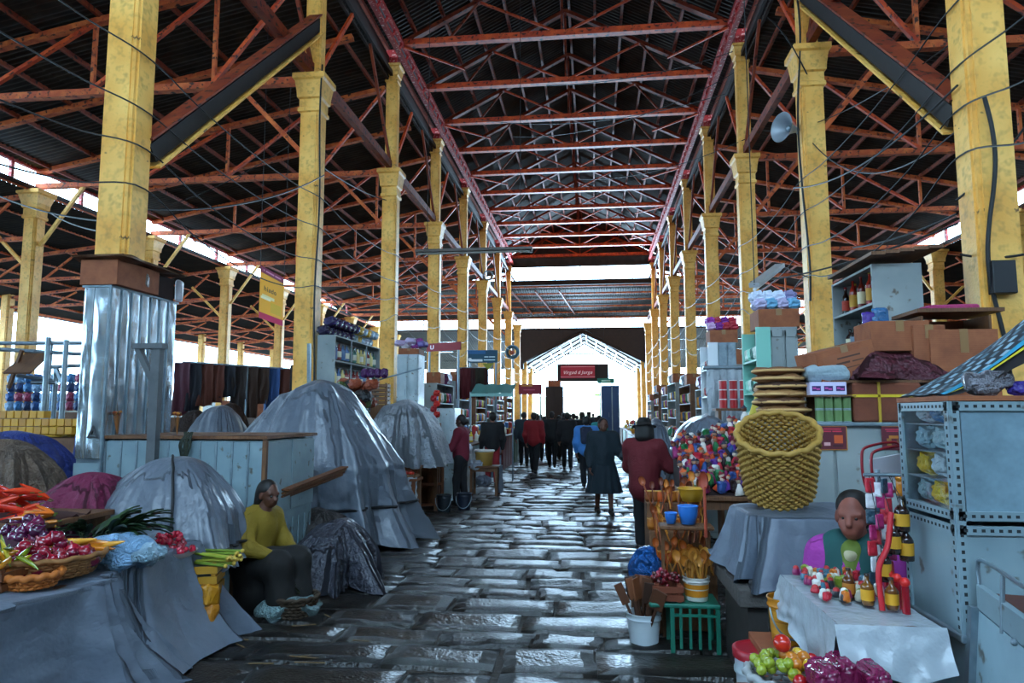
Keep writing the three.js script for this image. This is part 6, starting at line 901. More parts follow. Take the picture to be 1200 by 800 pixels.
// ---------------------------------------------------------------- stalls along the row, tarpaulin side
{
  // bottle kiosk: grey end panel, open shelves along the aisle
  const a = atZ(393, 392, 11.7), H = a.y, L = 2.6, W = 0.32, y0 = 1.3;
  const s = shelfUnit([a.x - W / 2, y0, -11.7 - L / 2], L, H - y0, W, Math.PI / 2, 4, 'grey kiosk with open bottle shelves behind the largest tarpaulin', { m: M.greywall, cols: 3, name: 'bottle_kiosk' });
  tag(obj('kiosk_plinth', bx(W + 0.2, y0 - 0.01, L, a.x - W / 2, (y0 - 0.01) / 2, -11.7 - L / 2), M.wood), 'wooden plinth of the bottle kiosk', 'plinth');
  for (let k = 0; k < 4; k++) for (let i = 0; i < 12; i++) { const c = pick([['#c9b26a', 'straw'], ['#2a5a4a', 'green'], ['#7a1c1c', 'red'], ['#d8dcd8', 'clear white'], ['#3a5a86', 'blue']]); bottle([a.x - 0.06, y0 + (H - y0) * k / 4 + 0.026, -11.7 - 0.15 - i * 0.2], 0.3, 0.05, c[0], '#2a2a2a', i % 2 ? '#d6cfb8' : null, c[1] + ' bottle on the open kiosk shelves', c[1] + ' bottles on the kiosk'); }
  for (let r = 0; r < 2; r++) for (let i = 0; i < 11; i++) { const dk = i < 6; packet([a.x - 0.22 + 0.12 * r, H + 0.006 + r * 0.15, -11.75 - i * 0.23], 0.24, 0.17, 0.2, 0, dk ? pick(['#2a1f4a', '#3a2450', '#241a3a']) : pick(['#b9c0d0', '#8aa0a0', '#c9a040', '#a0b8c8']), dk ? 'dark violet shrink-wrapped pack on the bottle kiosk roof' : 'pale wrapped pack on the bottle kiosk roof', dk ? 'dark packs on the kiosk roof' : 'pale packs on the kiosk roof', 'wrapped_pack', 0.2); }
  // produce and baskets at its foot
  for (let i = 0; i < 26; i++) { const P = atZ(395 + rr(0, 45), 478 - rr(0, 30), 11.0 + rr(-0.2, 0.3)); packet([P.x, P.y - 0.06, P.z], 0.2, 0.16, 0.18, rr(0, 3), pick(['#6b1f1c', '#2a1c16', '#8a3a1c', '#3a4a1c', '#141418']), 'dark produce bag piled below the bottle kiosk', 'produce bags below the kiosk', 'produce_bag', 0.5); }
  tag(obj('pile_bench', bx(0.5, 1.55, 0.5, atZ(412, 470, 11).x - 0.2, 0.775, -11.05), M.wood), 'wooden bench under the produce bags', 'bench');
  const bs = atZ(446, 466, 12.2); for (let i = 0; i < 5; i++) crate([bs.x, bs.y - 0.12 + i * 0.075, bs.z], 0.3, 0.07, 0.3, 0.1, 'flat wooden tray in the stack below the bottle kiosk', { n: 1, m: M.wood, name: 'flat_tray', group: 'stacked flat trays' });
  tag(obj('tray_post', bx(0.28, bs.y - 0.125, 0.28, bs.x, (bs.y - 0.125) / 2, bs.z), M.wood), 'wooden stand under the stack of flat trays', 'stand');
  const pb = atZ(437, 437, 12.0); for (let i = 0; i < 4; i++) packet([pb.x - 0.15 + i * 0.12, pb.y - 0.08, pb.z], 0.13, 0.16, 0.13, 0, '#4a1c52', 'purple jar pack on the pole bracket by the kiosk', 'purple jar packs', 'jar_pack', 0.2);
  tag(obj('pole', rod(atZ(425, 450, 12.0), atZ(494, 431, 12.3), 0.014), M.steel), 'thin pole running from the kiosk to the white cabinet', 'pole');
}
// white cabinet with bags on top, and the next kiosks
{
  const c = atZ(478, 415, 16), cb = cupboard([c.x, 1.3, -16.3], 0.52, c.y - 1.3, 0.6, 0, 'white two-door cabinet topped with purple bags', { m: M.white }); tag(obj('plinth', bx(0.7, 1.3, 0.6, c.x, 0.645, -16.3), M.wood), 'wooden plinth under the white two-door cabinet', 'plinth');
  carton([c.x, c.y + 0.004, -16.3], 0.5, 0.14, 0.5, 0, 'flat brown carton on the white two-door cabinet', {});
  for (let i = 0; i < 10; i++) packet([c.x - 0.25 + rr(0, 0.6), c.y + 0.146 + rr(0, 0.16), -16.3 + rr(-0.15, 0.15)], 0.26, 0.14, 0.2, rr(0, 3), pick(['#8a3a86', '#b9a8c9', '#d8d4e0', '#a04a3a', '#6a5a9a']), 'lilac plastic bag piled above the white two-door cabinet', 'bags above the white cabinet', 'plastic_bag', 0.25);
  const W2 = atZ(528, 488, 13.2), lp = thing('low_counter', 'low white ribbed counter behind the woman in maroon', 'counter', [W2.x - 0.35, 0, -13.9]); const lh = atZ(528, 478, 13.2).y; obj('carcass', bx(0.7, lh, 0.6, 0, lh / 2, 0), M.white, lp); for (let i = 0; i < 8; i++) obj('panel', rb(0.08, lh * 0.9, 0.02, -0.31 + i * 0.088, lh / 2, 0.31, 0.006), M.white, lp);
  const rd = atZ(508, 492, 13.0); for (let i = 0; i < 6; i++) packet([rd.x + (i % 2) * 0.06, rd.y - 0.05 + i * 0.1, rd.z], 0.12, 0.11, 0.1, 0, i % 2 ? '#c02018' : '#a81420', 'red packet in the upright stack beside the grey bundle', 'red packet stack'); tag(obj('stack_stand', bx(0.2, rd.y - 0.055, 0.2, rd.x + 0.03, (rd.y - 0.055) / 2, rd.z), M.wood), 'wooden stand under the red packet stack', 'stand');
}
// signs
function board(a, b, m, label, name = 'sign', back = '#2a2a2a') { const t = thing(name, label, 'sign', [(a.x + b.x) / 2, Math.min(a.y, b.y), (a.z + b.z) / 2]), w = Math.hypot(b.x - a.x, b.z - a.z), h = Math.abs(b.y - a.y); t.rotation.y = Math.atan2(-(b.z - a.z), b.x - a.x); if (back) obj('backing', bx(w, h, 0.02, 0, h / 2, -0.012), mat(back, 0.7), t); obj('face', new THREE.PlaneGeometry(w, h).translate(0, h / 2, 0.001), m, t); return t; }
{
  const y = lettering([['hiado', 0.42, 0.4, 0.12, '#3a2a10']], { w: 256, h: 420, bg: '#eda51c', rects: [[0, 0, 1, 0.12, '#7a1240'], [0, 0.88, 1, 0.12, '#c01050'], [0.12, 0.045, 0.05, 0.03, '#d88ab0'], [0.22, 0.045, 0.34, 0.03, '#d88ab0'], [0.6, 0.045, 0.26, 0.03, '#d88ab0'], [0.1, 0.52, 0.5, 0.06, '#e8d8a0'], [0.45, 0.62, 0.45, 0.2, '#d8a81c'], [0.05, 0.56, 0.4, 0.05, '#f0e6c0']] });
  const a = atZ(303, 372, 12.3), b = atZ(333, 326, 13.6), s = board(a, b, Object.assign(printed(y, 1), { transmission: 0.5, thickness: 0 }), 'yellow and magenta hanging banner by the cream column', 'hanging_banner', null);
  const ba = atZ(303, 318, 12.3), bb = atZ(333, 322, 13.6); wire([ba.clone().setY(10.2), a.clone().setY(b.y)], 0.006, 'cord at the near corner of the yellow banner', 'cord'); wire([bb.clone().setY(10.2), b], 0.006, 'cord at the far corner of the yellow banner', 'cord');
  const red = board(atZ(500, 412, 18.5), atZ(540, 400, 18.0), printed(lettering([['U', 0.16, 0.5, 0.7, '#e8d8dc']], { w: 512, h: 150, bg: '#8a1024' })), 'red banner with a white letter U across a stall front', 'red_banner', '#5a0a18');
  board(atZ(548, 425, 20), atZ(583, 410, 20), printed(lettering([], { w: 512, h: 220, bg: '#10455c', rects: [[0.0, 0.0, 0.6, 0.3, '#1c5a8a'], [0.56, 0.5, 0.14, 0.08, '#cfe8ea'], [0.72, 0.5, 0.2, 0.08, '#cfe8ea'], [0.54, 0.74, 0.38, 0.08, '#cfe8ea'], [0.1, 0.72, 0.4, 0.18, '#dfe8ec']], discs: [[0.08, 0.75, 0.14, '#e8eef0']] })), 'teal blue signboard with white writing over the stalls', 'teal_sign');
  { const t = thing('pennant', 'small yellow green triangular pennant under the teal sign', 'pennant', atZ(572, 425.5, 20)), s = new THREE.Shape(); s.moveTo(-0.17, 0); s.lineTo(0.17, 0); s.lineTo(0, -0.2); obj('flag', new THREE.ExtrudeGeometry(s, { depth: 0.01, bevelEnabled: false }), mat('#8a8a1c', 0.6), t); }
  { const c = V(XL + 0.28, atZ(604, 412, 41.3).y, -41.5), t = thing('wreath', 'round blue green wreath hung on a column', 'wreath', c); t.scale.setScalar(1.5); obj('ring', new THREE.TorusGeometry(0.22, 0.07, 8, 24), mat('#1c4a5c', 0.6), t); obj('centre', sph(0.1, 0, -0.02, 0, 10), mat('#8a3a20', 0.6), t); }
  board(atZ(608, 462, 28), atZ(635, 450, 28), printed(lettering([], { w: 256, h: 120, bg: '#8a1030', rects: [[0.1, 0.08, 0.5, 0.14, '#c8862a'], [0.2, 0.5, 0.5, 0.1, '#c8506a']] })), 'red stall sign low above the crowd', 'red_sign');
  board(atZ(653, 447, 48), atZ(713, 426, 48), mat('#1a1212', 0.8), 'dark hanging board behind the red banner', 'dark_board');
  board(atZ(657, 443, 47.95), atZ(697, 428, 47.95), printed(lettering([['Virgad d Jurga', 0.5, 0.55, 0.34, '#f0d0d4', 'italic bold']], { w: 512, h: 190, bg: '#a01830', rects: [[0, 0.08, 1, 0.04, '#d89aa4'], [0, 0.88, 1, 0.04, '#d89aa4']] })), 'red banner with white script on the dark hanging board', 'red_banner');
  board(atZ(700, 449, 39.4), atZ(720, 443, 39.4), printed(lettering([['\u2190', 0.14, 0.5, 0.8, '#d8f0e4'], ['\u2192', 0.86, 0.5, 0.8, '#d8f0e4']], { w: 256, h: 80, bg: '#1c7a6a', rects: [[0.24, 0.35, 0.52, 0.3, '#bfe6d8']] })), 'green sign with white arrows beside the far opening', 'green_sign');
  for (const [px, z] of [[658, 48], [708, 48]]) { const p = atZ(px, 428, z); wire([p, p.clone().setY(9.3)], 0.008, 'thin hanging wire above a stall sign', 'sign_wire'); }
  board(atZ(672, 472, 71.7), atZ(722, 452, 71.7), printed(lettering([['Papi', 0.38, 0.36, 0.4, '#c9c23a', 'italic bold', -0.2]], { w: 512, h: 210, bg: '#f4efcf', rects: [[0.5, 0.46, 0.24, 0.14, '#5a6a2a'], [0.66, 0.7, 0.1, 0.05, '#d6cf7a'], [0.79, 0.7, 0.16, 0.05, '#d6cf7a']] })), 'pale wall panel with yellow script outside the far opening', 'wall_sign', '#e8e2bc');
  for (const [px, z, y] of [[503, 18.45, 404], [537, 18.05, 404], [551, 20, 414], [581, 20, 414], [610, 28, 452], [633, 28, 452], [703, 39.42, 445], [717, 39.42, 445]]) { const p = atZ(px, y, z); tag(obj('sign_post', rod([p.x, 0, p.z - 0.05], [p.x, p.y, p.z - 0.05], 0.03), M.steel), z < 19 ? 'thin post of the red banner with the letter U' : z < 21 ? 'thin post of the teal blue signboard' : z < 30 ? 'thin post of the red stall sign' : 'thin post of the green arrow sign', 'post', 'sign posts'); }
  // far kiosks beside the opening
  cupboard([atZ(715, 470, 40).x, 0, -40], 1.0, atZ(715, 452, 40).y, 1.0, 0, 'dark blue kiosk beside the far opening', { m: mat('#123a6a', 0.5) });
  cupboard([atZ(650, 470, 40).x, 0, -40], 1.0, atZ(650, 453, 40).y, 0.9, 0, 'dark brown kiosk facing the blue one', { m: mat('#2a1c18', 0.7) });
  carton([atZ(650, 460, 40).x, atZ(650, 453, 40).y, -40], 0.7, 0.35, 0.6, 0, 'brown carton on the dark brown kiosk', {});
}
// generic row of stalls further along
const goodsCols = [['#b3201f', 'red'], ['#d98a1a', 'orange'], ['#e2c23a', 'yellow'], ['#1f6f46', 'green'], ['#19598f', 'blue'], ['#7a2a7a', 'purple'], ['#e2ddd2', 'white'], ['#5a3a22', 'brown']];
function stall(side, Z, len, i, o) {
  const xi = side < 0 ? o.xi ?? -2.75 : o.xi ?? 1.1, dir = side, nm = o.nm, d = 0.7, h = o.h ?? 1.02;
  const t = thing('stall_counter', nm + ' counter', 'counter', [xi + dir * d / 2, 0, -Z - len / 2]); obj('carcass', bx(d, h - 0.04, len - 0.1, 0, (h - 0.04) / 2, 0), o.m, t); obj('worktop', rb(d + 0.08, 0.04, len - 0.05, 0, h - 0.02, 0, 0.01), M.wood, t); for (let k = 0; k < 4; k++) obj('side_panel', rb(0.02, h - 0.16, len / 4 - 0.06, -dir * d / 2, h / 2, -len / 2 + len / 4 * (k + 0.5)), o.m, t); obj('end_panel', rb(d - 0.08, h - 0.16, 0.02, 0, h / 2, len / 2 - 0.045), o.m, t);
  const n = o.n ?? 26; for (let k = 0; k < n; k++) { const [c, cn] = goodsCols[(k * 3 + i) % 8], v = (k % 2), P = [xi + dir * (0.08 + 0.3 * rnd() + v * 0.25), h + 0.004, -Z - 0.12 - (len - 0.3) * k / n]; const q = rnd(); if (q < 0.45) packet(P, 0.16, 0.14 + 0.22 * v, 0.14, rr(-0.3, 0.3), c, cn + ' packet on the ' + nm + ' counter', cn + ' packets, ' + nm); else if (q < 0.75) bottle(P, 0.26 + 0.1 * v, 0.045, c, '#2a2a2a', '#d8d0b8', cn + ' bottle on the ' + nm + ' counter', cn + ' bottles, ' + nm); else bucket(P, 0.09, 0.16, c, cn + ' tub on the ' + nm + ' counter', { group: cn + ' tubs, ' + nm, name: 'tub' }); }
  // back shelf with goods and a roof load
  if (o.noShelf) return;
  const bh = o.bh ?? 2.3 + 0.5 * ((i * 7) % 5) / 5, bxx = xi + dir * (d + 0.85);
  shelfUnit([bxx, 0.4, -Z - len / 2], len * 0.8, bh - 0.4, 0.34, -dir * Math.PI / 2, 4, 'open shelves behind the ' + nm + ' counter', { m: i % 3 ? M.greywall : M.wood });
  tag(obj('shelf_plinth', bx(0.34, 0.395, len * 0.8, bxx, 0.1975, -Z - len / 2), M.wood), 'wooden plinth of the shelves behind the ' + nm + ' counter', 'plinth');
  for (let r = 1; r < 4; r++) for (let k = 0; k < 6; k++) { const [c, cn] = goodsCols[(k * 5 + r + i) % 8]; packet([bxx - dir * 0.06, 0.4 + (bh - 0.4) * r / 4 + 0.016, -Z - len * 0.12 - len * 0.76 * (k + 0.4) / 6], 0.2, 0.28, 0.22, 0, c, cn + ' box on the shelves behind the ' + nm + ' counter', cn + ' boxes, ' + nm, 'goods_box', 0.5); }
  carton([bxx, bh + 0.002, -Z - len * 0.3], 0.4, 0.3, 0.5, 0, 'brown carton on the shelves behind the ' + nm + ' counter', { m: M.card }); packet([bxx, bh + 0.002, -Z - len * 0.68], 0.4, 0.34, 0.7, 0, pick(['#8a8f96', '#6a2a5a', '#2a4a6a', '#9a9a8a']), 'covered bundle on the shelves behind the ' + nm + ' counter', null, 'covered_bundle', 0.5);
}
const stallM = [['white enamel', M.white], ['sea blue', mat('#2a5a7a', 0.5)], ['oxblood', mat('#6a1c1c', 0.6)], ['moss green', mat('#3a5a3a', 0.6)], ['tan plywood', M.wood], ['slate grey', M.greywall], ['mustard', mat('#9a7a1c', 0.6)], ['navy', mat('#1c2a4a', 0.6)]];
[[14.9, 2.6], [17.8, 2.8], [20.9, 2.8], [24, 3], [27.4, 3], [31, 3], [34.6, 3]].forEach(([z, l], i) => stall(-1, z, l, i, { nm: stallM[i][0] + ' stall facing the basket row', m: stallM[i][1], xi: -2.7 - (i > 3 ? 0.2 : 0), noShelf: i === 0, n: i < 4 ? 22 : 14 }));
[[10.0, 2.6], [12.9, 2.8], [16, 2.8], [19.2, 3], [22.6, 3], [26, 3], [29.6, 3], [33.4, 3]].forEach(([z, l], i) => stall(1, z, l, i + 3, { nm: stallM[(i + 5) % 8][0] + ' stall facing the tarpaulin row', m: stallM[(i + 5) % 8][1], xi: 1.25 + (i > 4 ? 0.1 : 0), n: i < 4 ? 22 : 14, bh: i === 0 ? 1.9 : undefined }));
// tarpaulin bundles, awning, red cloths on the row
mound('tarpaulin', 752, 790, 492, 12.0, 1.2, 0.4, 'pale plastic bundle in front of the slate counters', 'tarpaulin', { amp: 0.07, crown: 0.5, seed: 83 });
{ const a = atZ(556, 462, 18.4), b = atZ(602, 455, 18.0), t = thing('awning', 'small sea green awning above the stall bottles', 'awning', [(a.x + b.x) / 2, a.y, -18.2]); obj('canopy', gridSurf(20, 8, (u, v) => [(u - 0.5) * (b.x - a.x), 0.28 * (1 - v) + 0.02 * Math.sin(u * 20), (v - 0.5) * 0.9]), mat('#4f8f88', 0.6, { side: THREE.DoubleSide }), t); for (const q of [-1, 1]) obj('awning_post', rod([q * (b.x - a.x) / 2, -a.y, 0.4], [q * (b.x - a.x) / 2, 0.05, 0.4], 0.02), M.steel, t); obj('valance', bx(b.x - a.x, 0.08, 0.01, 0, -0.03, 0.455), mat('#8fc4bc', 0.6), t); }
for (let i = 0; i < 6; i++) { const a = atZ(538, 431, 19).lerp(atZ(570, 431, 20.4), (i + 0.4) / 6); tag(obj('hanging_cloth', hang({ w: 0.28, h: 0.85, folds: 2, amp: 0.04, seed: i + 90, nu: 14, nv: 12 }).translate(a.x, a.y, a.z), mat(pick(['#5a1018', '#2a2414', '#3a1414', '#1c2a1c']), 0.8, { side: THREE.DoubleSide })), 'dark garment hanging by the teal sign', 'garment', 'garments by the teal sign'); }
{ const p = atZ(538, 431, 19), q = atZ(570, 431, 20.4); tag(obj('garment_rail', rod(p, q, 0.02), M.steel), 'rail carrying the dark garments', 'rail'); for (const e of [p, q]) tag(obj('rail_post', rod([e.x, 0, e.z], e, 0.025), M.steel), 'steel post of the rail by the teal sign', 'post', 'teal sign rail posts'); }
// table with a tub by the aisle and things around
{
  const P = onFloor(572, 582); table([P.x - 0.1, 0, P.z - 0.25], 0.62, 0.62, 0.5, 0, 'small table with a beige tub at the aisle edge'); const t = thing('beige_tub', 'beige tub with a white rim on the small aisle table', 'tub', [P.x - 0.12, 0.622, P.z - 0.25]); obj('tub', lathe([[0.001, 0], [0.17, 0], [0.19, 0.24], [0.2, 0.24], [0.2, 0.3], [0.18, 0.3], [0.16, 0.02], [0.001, 0.02]], 24), mat('#a8803a', 0.6), t); obj('rim', new THREE.TorusGeometry(0.2, 0.022, 8, 28).rotateX(1.57).translate(0, 0.3, 0), mat('#d8d4cc', 0.5), t);
  tag(obj('white_cloth', hang({ w: 0.5, h: 0.55, folds: 3, amp: 0.03, seed: 101 }).rotateY(Math.PI / 2).translate(P.x + 0.23, 0.62, P.z - 0.25), M.cloth), 'white cloth hanging off the small aisle table', 'cloth');
  for (let i = 0; i < 10; i++) { const a = atZ(528 + rr(0, 40), 520 + rr(0, 45), 14.2 + rr(0, 0.5)); packet([a.x, Math.max(0.01, a.y - 0.1), a.z], 0.3, 0.22, 0.26, rr(0, 3), pick(['#b9bcc4', '#8a8f9a', '#c9c9cf', '#5a5f6a']), 'pale sack piled behind the woman in maroon', 'pale sacks', 'sack', 0.5); }
  const b = onFloor(527, 600); for (let i = 0; i < 2; i++) bucket([b.x + i * 0.3 - 0.1, 0, b.z - i * 0.3], 0.13, 0.3, i ? '#151c2a' : '#1a2228', i ? 'navy bucket by the wooden frame crate' : 'dark steel bucket by the wooden frame crate', { bail: 0.2 });
}
// ---------------------------------------------------------------- background beyond the locker: metal frames, yellow boxes
{
  const fr = thing('pole_stall', 'bare metal pole frame of a stall beyond the burlap heap', 'frame');
  for (const [px, y0, y1] of [[8, 392, 515], [28, 438, 515], [57, 395, 515], [68, 440, 515], [78, 398, 515], [40, 430, 515]]) { const a = atZ(px, y0, 11), z = -11 - (px % 3) * 0.5; obj('pole', rod([a.x, 0, z], [a.x, a.y, z], 0.045, 10), M.steel, fr); }
  for (const [p, q] of [[[-20, 402], [98, 402]], [[-20, 408], [98, 415]], [[20, 440], [62, 446]], [[60, 430], [96, 428]], [[36, 448], [66, 448]]]) { const a = atZ(p[0], p[1], 11.1), b = atZ(q[0], q[1], 11.3); obj('rail', rod(a, b, 0.035, 8), M.steel, fr); }
  obj('tin_flap', bx(0.5, 0.03, 0.6).rotateX(0.7).translate(atZ(33, 425, 11).x, atZ(33, 425, 11).y, -11), M.wood, fr); obj('brace', [beam(atZ(66, 432, 11), atZ(76, 455, 11), 0.05, 0.05)], M.steel, fr); obj('brace', [beam(atZ(10, 455, 11), atZ(26, 410, 11), 0.05, 0.05)], M.wood, fr);
  for (let r = 0; r < 3; r++) for (let i = 0; i < 11; i++) { const a = atZ(-6 + i * 9 + (r % 2) * 3, 505, 10.2); if (r === 2 && i > 5) continue; const o = thing('yellow_box', 'small yellow box stacked on the stall with metal poles', 'box', [a.x, a.y - 0.05 + r * 0.125, a.z + 0.1 * r * -1], 0, 'stacked yellow boxes'); obj('carton', rb(0.12, 0.115, 0.16, 0, 0.06, 0, 0.008), mat(i % 3 ? '#c8921a' : '#b57d18', 0.5), o); }
  { const a = atZ(42, 508, 10.2); tag(obj('box_table', bx(1.9, a.y - 0.06, 0.9, a.x, (a.y - 0.06) / 2, a.z - 0.15), M.wood), 'wooden bench under the yellow boxes', 'bench'); tag(obj('yellow_cover', drape({ w: 0.8, d: 0.7, h: 0.24, hem: 0, crown: 0.5, amp: 0.05, nu: 60, nv: 30, seed: 111 }).translate(atZ(76, 500, 10.5).x, a.y - 0.055, -10.55), mat('#b8931c', 0.5, { bumpMap: T.crease, bumpScale: 0.03, side: THREE.DoubleSide })), 'yellow plastic cover beside the yellow boxes', 'cover'); }
  for (let r = 0; r < 4; r++) for (let i = 0; i < 9; i++) { const a = atZ(12 + i * 10, 478, 14); packet([a.x, a.y - 0.05 + r * 0.2, -14], 0.17, 0.19, 0.2, 0, pick(['#2a5a9a', '#3a7ab0', '#8ab0d0', '#1c3a6a', '#a03a5a']), 'blue pack stacked beyond the metal pole frame', 'blue packs beyond the poles', 'pack', 0.3); }
  { const a = atZ(50, 480, 14); tag(obj('pack_bench', bx(2.6, a.y - 0.055, 0.8, a.x, (a.y - 0.055) / 2, -14), M.wood), 'wooden bench under the blue packs', 'bench'); }
  // garments, brown covers between the locker and the kiosk
  const rl = [atZ(214, 424, 15), atZ(395, 436, 16)]; tag(obj('garment_rail', rod(rl[0], rl[1], 0.025), M.steel), 'long rail with hanging goods behind the silver tarpaulin', 'rail');
  for (const px of [222, 290, 365]) { const t = atZ(px, 430, 15.4); tag(obj('rail_post', rod([t.x, 0, t.z], t, 0.03), M.steel), 'steel post under the long goods rail', 'post', 'rail posts'); }
  for (let i = 0; i < 15; i++) { const u = i / 14, p = rl[0].clone().lerp(rl[1], u); tag(obj('hanging_garment', hang({ w: 0.4, h: rr(0.7, 1.3), folds: 2, amp: 0.05, seed: i * 3 + 200, nu: 14, nv: 14 }).translate(p.x, p.y - 0.01, p.z), mat(pick(['#3a2418', '#241814', '#5a2a1c', '#1c1c24', '#2a4a7a', '#4a1c2a']), 0.8, { side: THREE.DoubleSide })), 'dark garment on the long rail behind the silver tarpaulin', 'garment', 'garments on the long rail'); }
  for (let i = 0; i < 3; i++) { const a = atZ(228 + i * 44, 490, 13.0 + i * 0.9); tag(obj('covered_stall', drape({ w: 0.56, d: 0.7, h: 1.75 + 0.15 * (i % 2), hem: 0.02, crown: 0.3, sq: 5, amp: 0.06, seed: 120 + i, nu: 60, nv: 30 }).translate(a.x, 0, a.z), mat(['#2a1a14', '#3a2418', '#1c1614', '#4a2c1c', '#241a18'][i], 0.8, { bumpMap: T.crease, bumpScale: 0.02, side: THREE.DoubleSide })), 'brown covered stall in the row behind the silver tarpaulin', 'stall', 'brown covered stalls'); }
  { const a = atZ(357, 455, 13.5); cupboard([a.x, 0, -13.6], 0.5, atZ(357, 428, 13.5).y, 0.5, 0, 'wooden upright cupboard beside the bottle kiosk', { m: mat('#2a2220', 0.7) }); const m = atZ(367, 440, 10.4); tag(obj('prop_pole', beam([m.x, 0, m.z], [m.x - 0.08, m.y + 0.5, m.z], 0.05, 0.05), M.steel), 'grey pole leaning by the largest tarpaulin', 'pole'); }
  // low walls closing the sides behind the stalls
  struct('wall_left', [bx(0.3, 2.6, 70, XL3 - 3, 1.3, -30)], M.greywall, 'low pale wall along the open side behind the metal poles');
  struct('wall_right', [bx(0.3, 6.3, 70, XR3 + 3, 3.15, -30)], M.wood, 'dark boarded wall behind the bottle shelf side');
  struct('wall_back', [bx(52, 8, 0.3, -2, 4, 9.3)], M.greywall, 'plain wall closing the hall behind the viewer');
  for (let i = 0; i < 9; i++) { const z = -9 - i * 4.5; tag(obj('storage_block', rb(2.2, 2.2 + 0.6 * (i % 3), 3.4, 7.5 + (i % 2), 1.1 + 0.3 * (i % 3), z, 0.03), [M.wood, M.wood, M.card][i % 3]), 'closed wooden stall block in the aisle past the bottle shelf', 'stall', 'wooden stall blocks'); }
  for (let i = 0; i < 8; i++) { const z = -18 - i * 4.5; tag(obj('storage_block', rb(2.2, 1.6 + 0.5 * (i % 3), 3.4, -9.5 - (i % 2), 0.8 + 0.25 * (i % 3), z, 0.03), [M.wood, M.card, M.wood][i % 3]), 'closed brown stall block in the aisle behind the garments', 'stall', 'brown stall blocks'); }
}
// ---------------------------------------------------------------- people on the paving
const at = (px, py) => { const p = onFloor(px, py); return [p.x, 0.012, p.z]; };
person(at(757, 648), R(150), { label: 'woman in a red jacket and dark hat with her back turned at the spoon stall', J: standJ(1.58, { stride: 0.04, J: { elR: [-0.28, 1.04, 0.12], wrR: [-0.2, 0.98, 0.36], elL: [0.27, 1.02, 0.1], wrL: [0.14, 0.94, 0.34] } }), cell: 0.014, fine: 0.01, top: '#600c17', topName: 'jacket', bulk: 1.25, collar: '#6a0f1c', trousers: '#0d0d12', bigHair: true, hat: '#120e0d', brim: 0.15, headPitch: 0.2, topLow: -0.06, headYaw: 0.5 });
person(at(708, 603), R(10), { label: 'woman in a long dark teal coat walking towards the basket stalls', J: standJ(1.6, { stride: 0.16, J: { elL: [0.27, 1.02, 0.1], wrL: [0.3, 1.0, 0.34] } }), cell: 0.018, fine: 0.012, top: '#0a1c26', topName: 'coat', skirt: '#0a1a24', skirtTo: 0.42, skirtW: 0.27, skin: '#5c3626', bulk: 1.2 });
{ const p = at(717, 603); packet([p[0] + 0.28, 0.92, p[2] + 0.36], 0.3, 0.16, 0.2, 0, '#2a3238', 'dark bag carried by the woman in the teal coat', null, 'hand_bag', 0.6); }
person(at(688, 572), R(175), { label: 'person in a light blue jacket with a dark backpack walking away', J: standJ(1.62, { stride: 0.18 }), cell: 0.022, top: '#3f7fc4', topName: 'jacket', trousers: '#1c2026', bulk: 1.2 });
{ const p = at(688, 572); packet([p[0], 1.02, p[2] + 0.2], 0.26, 0.38, 0.16, 0, '#16203a', 'dark backpack on the light blue jacket', null, 'backpack', 0.7); }
person(at(626, 555), R(170), { label: 'person in a bright red jacket and black trousers walking away', J: standJ(1.72, { stride: 0.2 }), cell: 0.024, top: '#840e16', trousers: '#0c0c10', bulk: 1.2 });
person(at(647, 549), R(180), { label: 'person in black beside the bright red jacket', J: standJ(1.75, { stride: 0.22 }), cell: 0.026, top: '#0d0d10', trousers: '#0a0a0c', bulk: 1.2 });
person(at(665, 551), R(185), { label: 'person in black carrying a grey bag behind the blue jacket', J: standJ(1.72, { stride: 0.14 }), cell: 0.026, top: '#121014', trousers: '#0c0c0e', bulk: 1.25 });
person(at(540, 592), R(-100), { label: 'woman in maroon with a hair bun standing at the crate stall', J: standJ(1.66, { stride: 0.06, J: { elL: [0.24, 1.05, 0.1], wrL: [0.16, 1.06, 0.34], elR: [-0.24, 1.05, 0.1], wrR: [-0.12, 1.04, 0.34] } }), cell: 0.018, fine: 0.012, top: '#6a0f26', topName: 'sweater', trousers: '#100f14', bun: true, skin: '#3a2018', headPitch: 0.15 });
person([atZ(577, 500, 16.5).x, 0.012, -16.5], R(200), { label: 'person in black with a red sash behind the beige tub', J: standJ(1.72, { stride: 0.05 }), cell: 0.024, top: '#101014', trousers: '#8a1c24', bulk: 1.1 });
person(at(703, 545), R(180), { label: 'person in a turquoise top past the teal coat', J: standJ(1.62, { stride: 0.1 }), cell: 0.026, top: '#2f9a94', trousers: '#16161c' });
const crowd = [[614, 22.6, '#2a3a44'], [629, 26.5, '#3a2a24'], [638, 25, '#1c1418'], [655, 26, '#141418'], [672, 27, '#24181c'], [682, 24, '#0f0f14'], [645, 31, '#4a1c24'], [661, 33, '#181a24'], [676, 34, '#141414'], [690, 30, '#1c2430'], [632, 34, '#5a4a1c'], [668, 40, '#141418'], [684, 42, '#241c1c'], [650, 44, '#101014'], [695, 46, '#1c1c24'], [628, 30, '#6a2a20'], [634, 37, '#3a3a30']];
const crowdNames = ['slate', 'brown', 'plum', 'charcoal', 'aubergine', 'jet black', 'wine', 'midnight blue', 'soot black', 'steel blue', 'olive gold', 'ink', 'umber', 'coal', 'indigo', 'brick', 'khaki'];
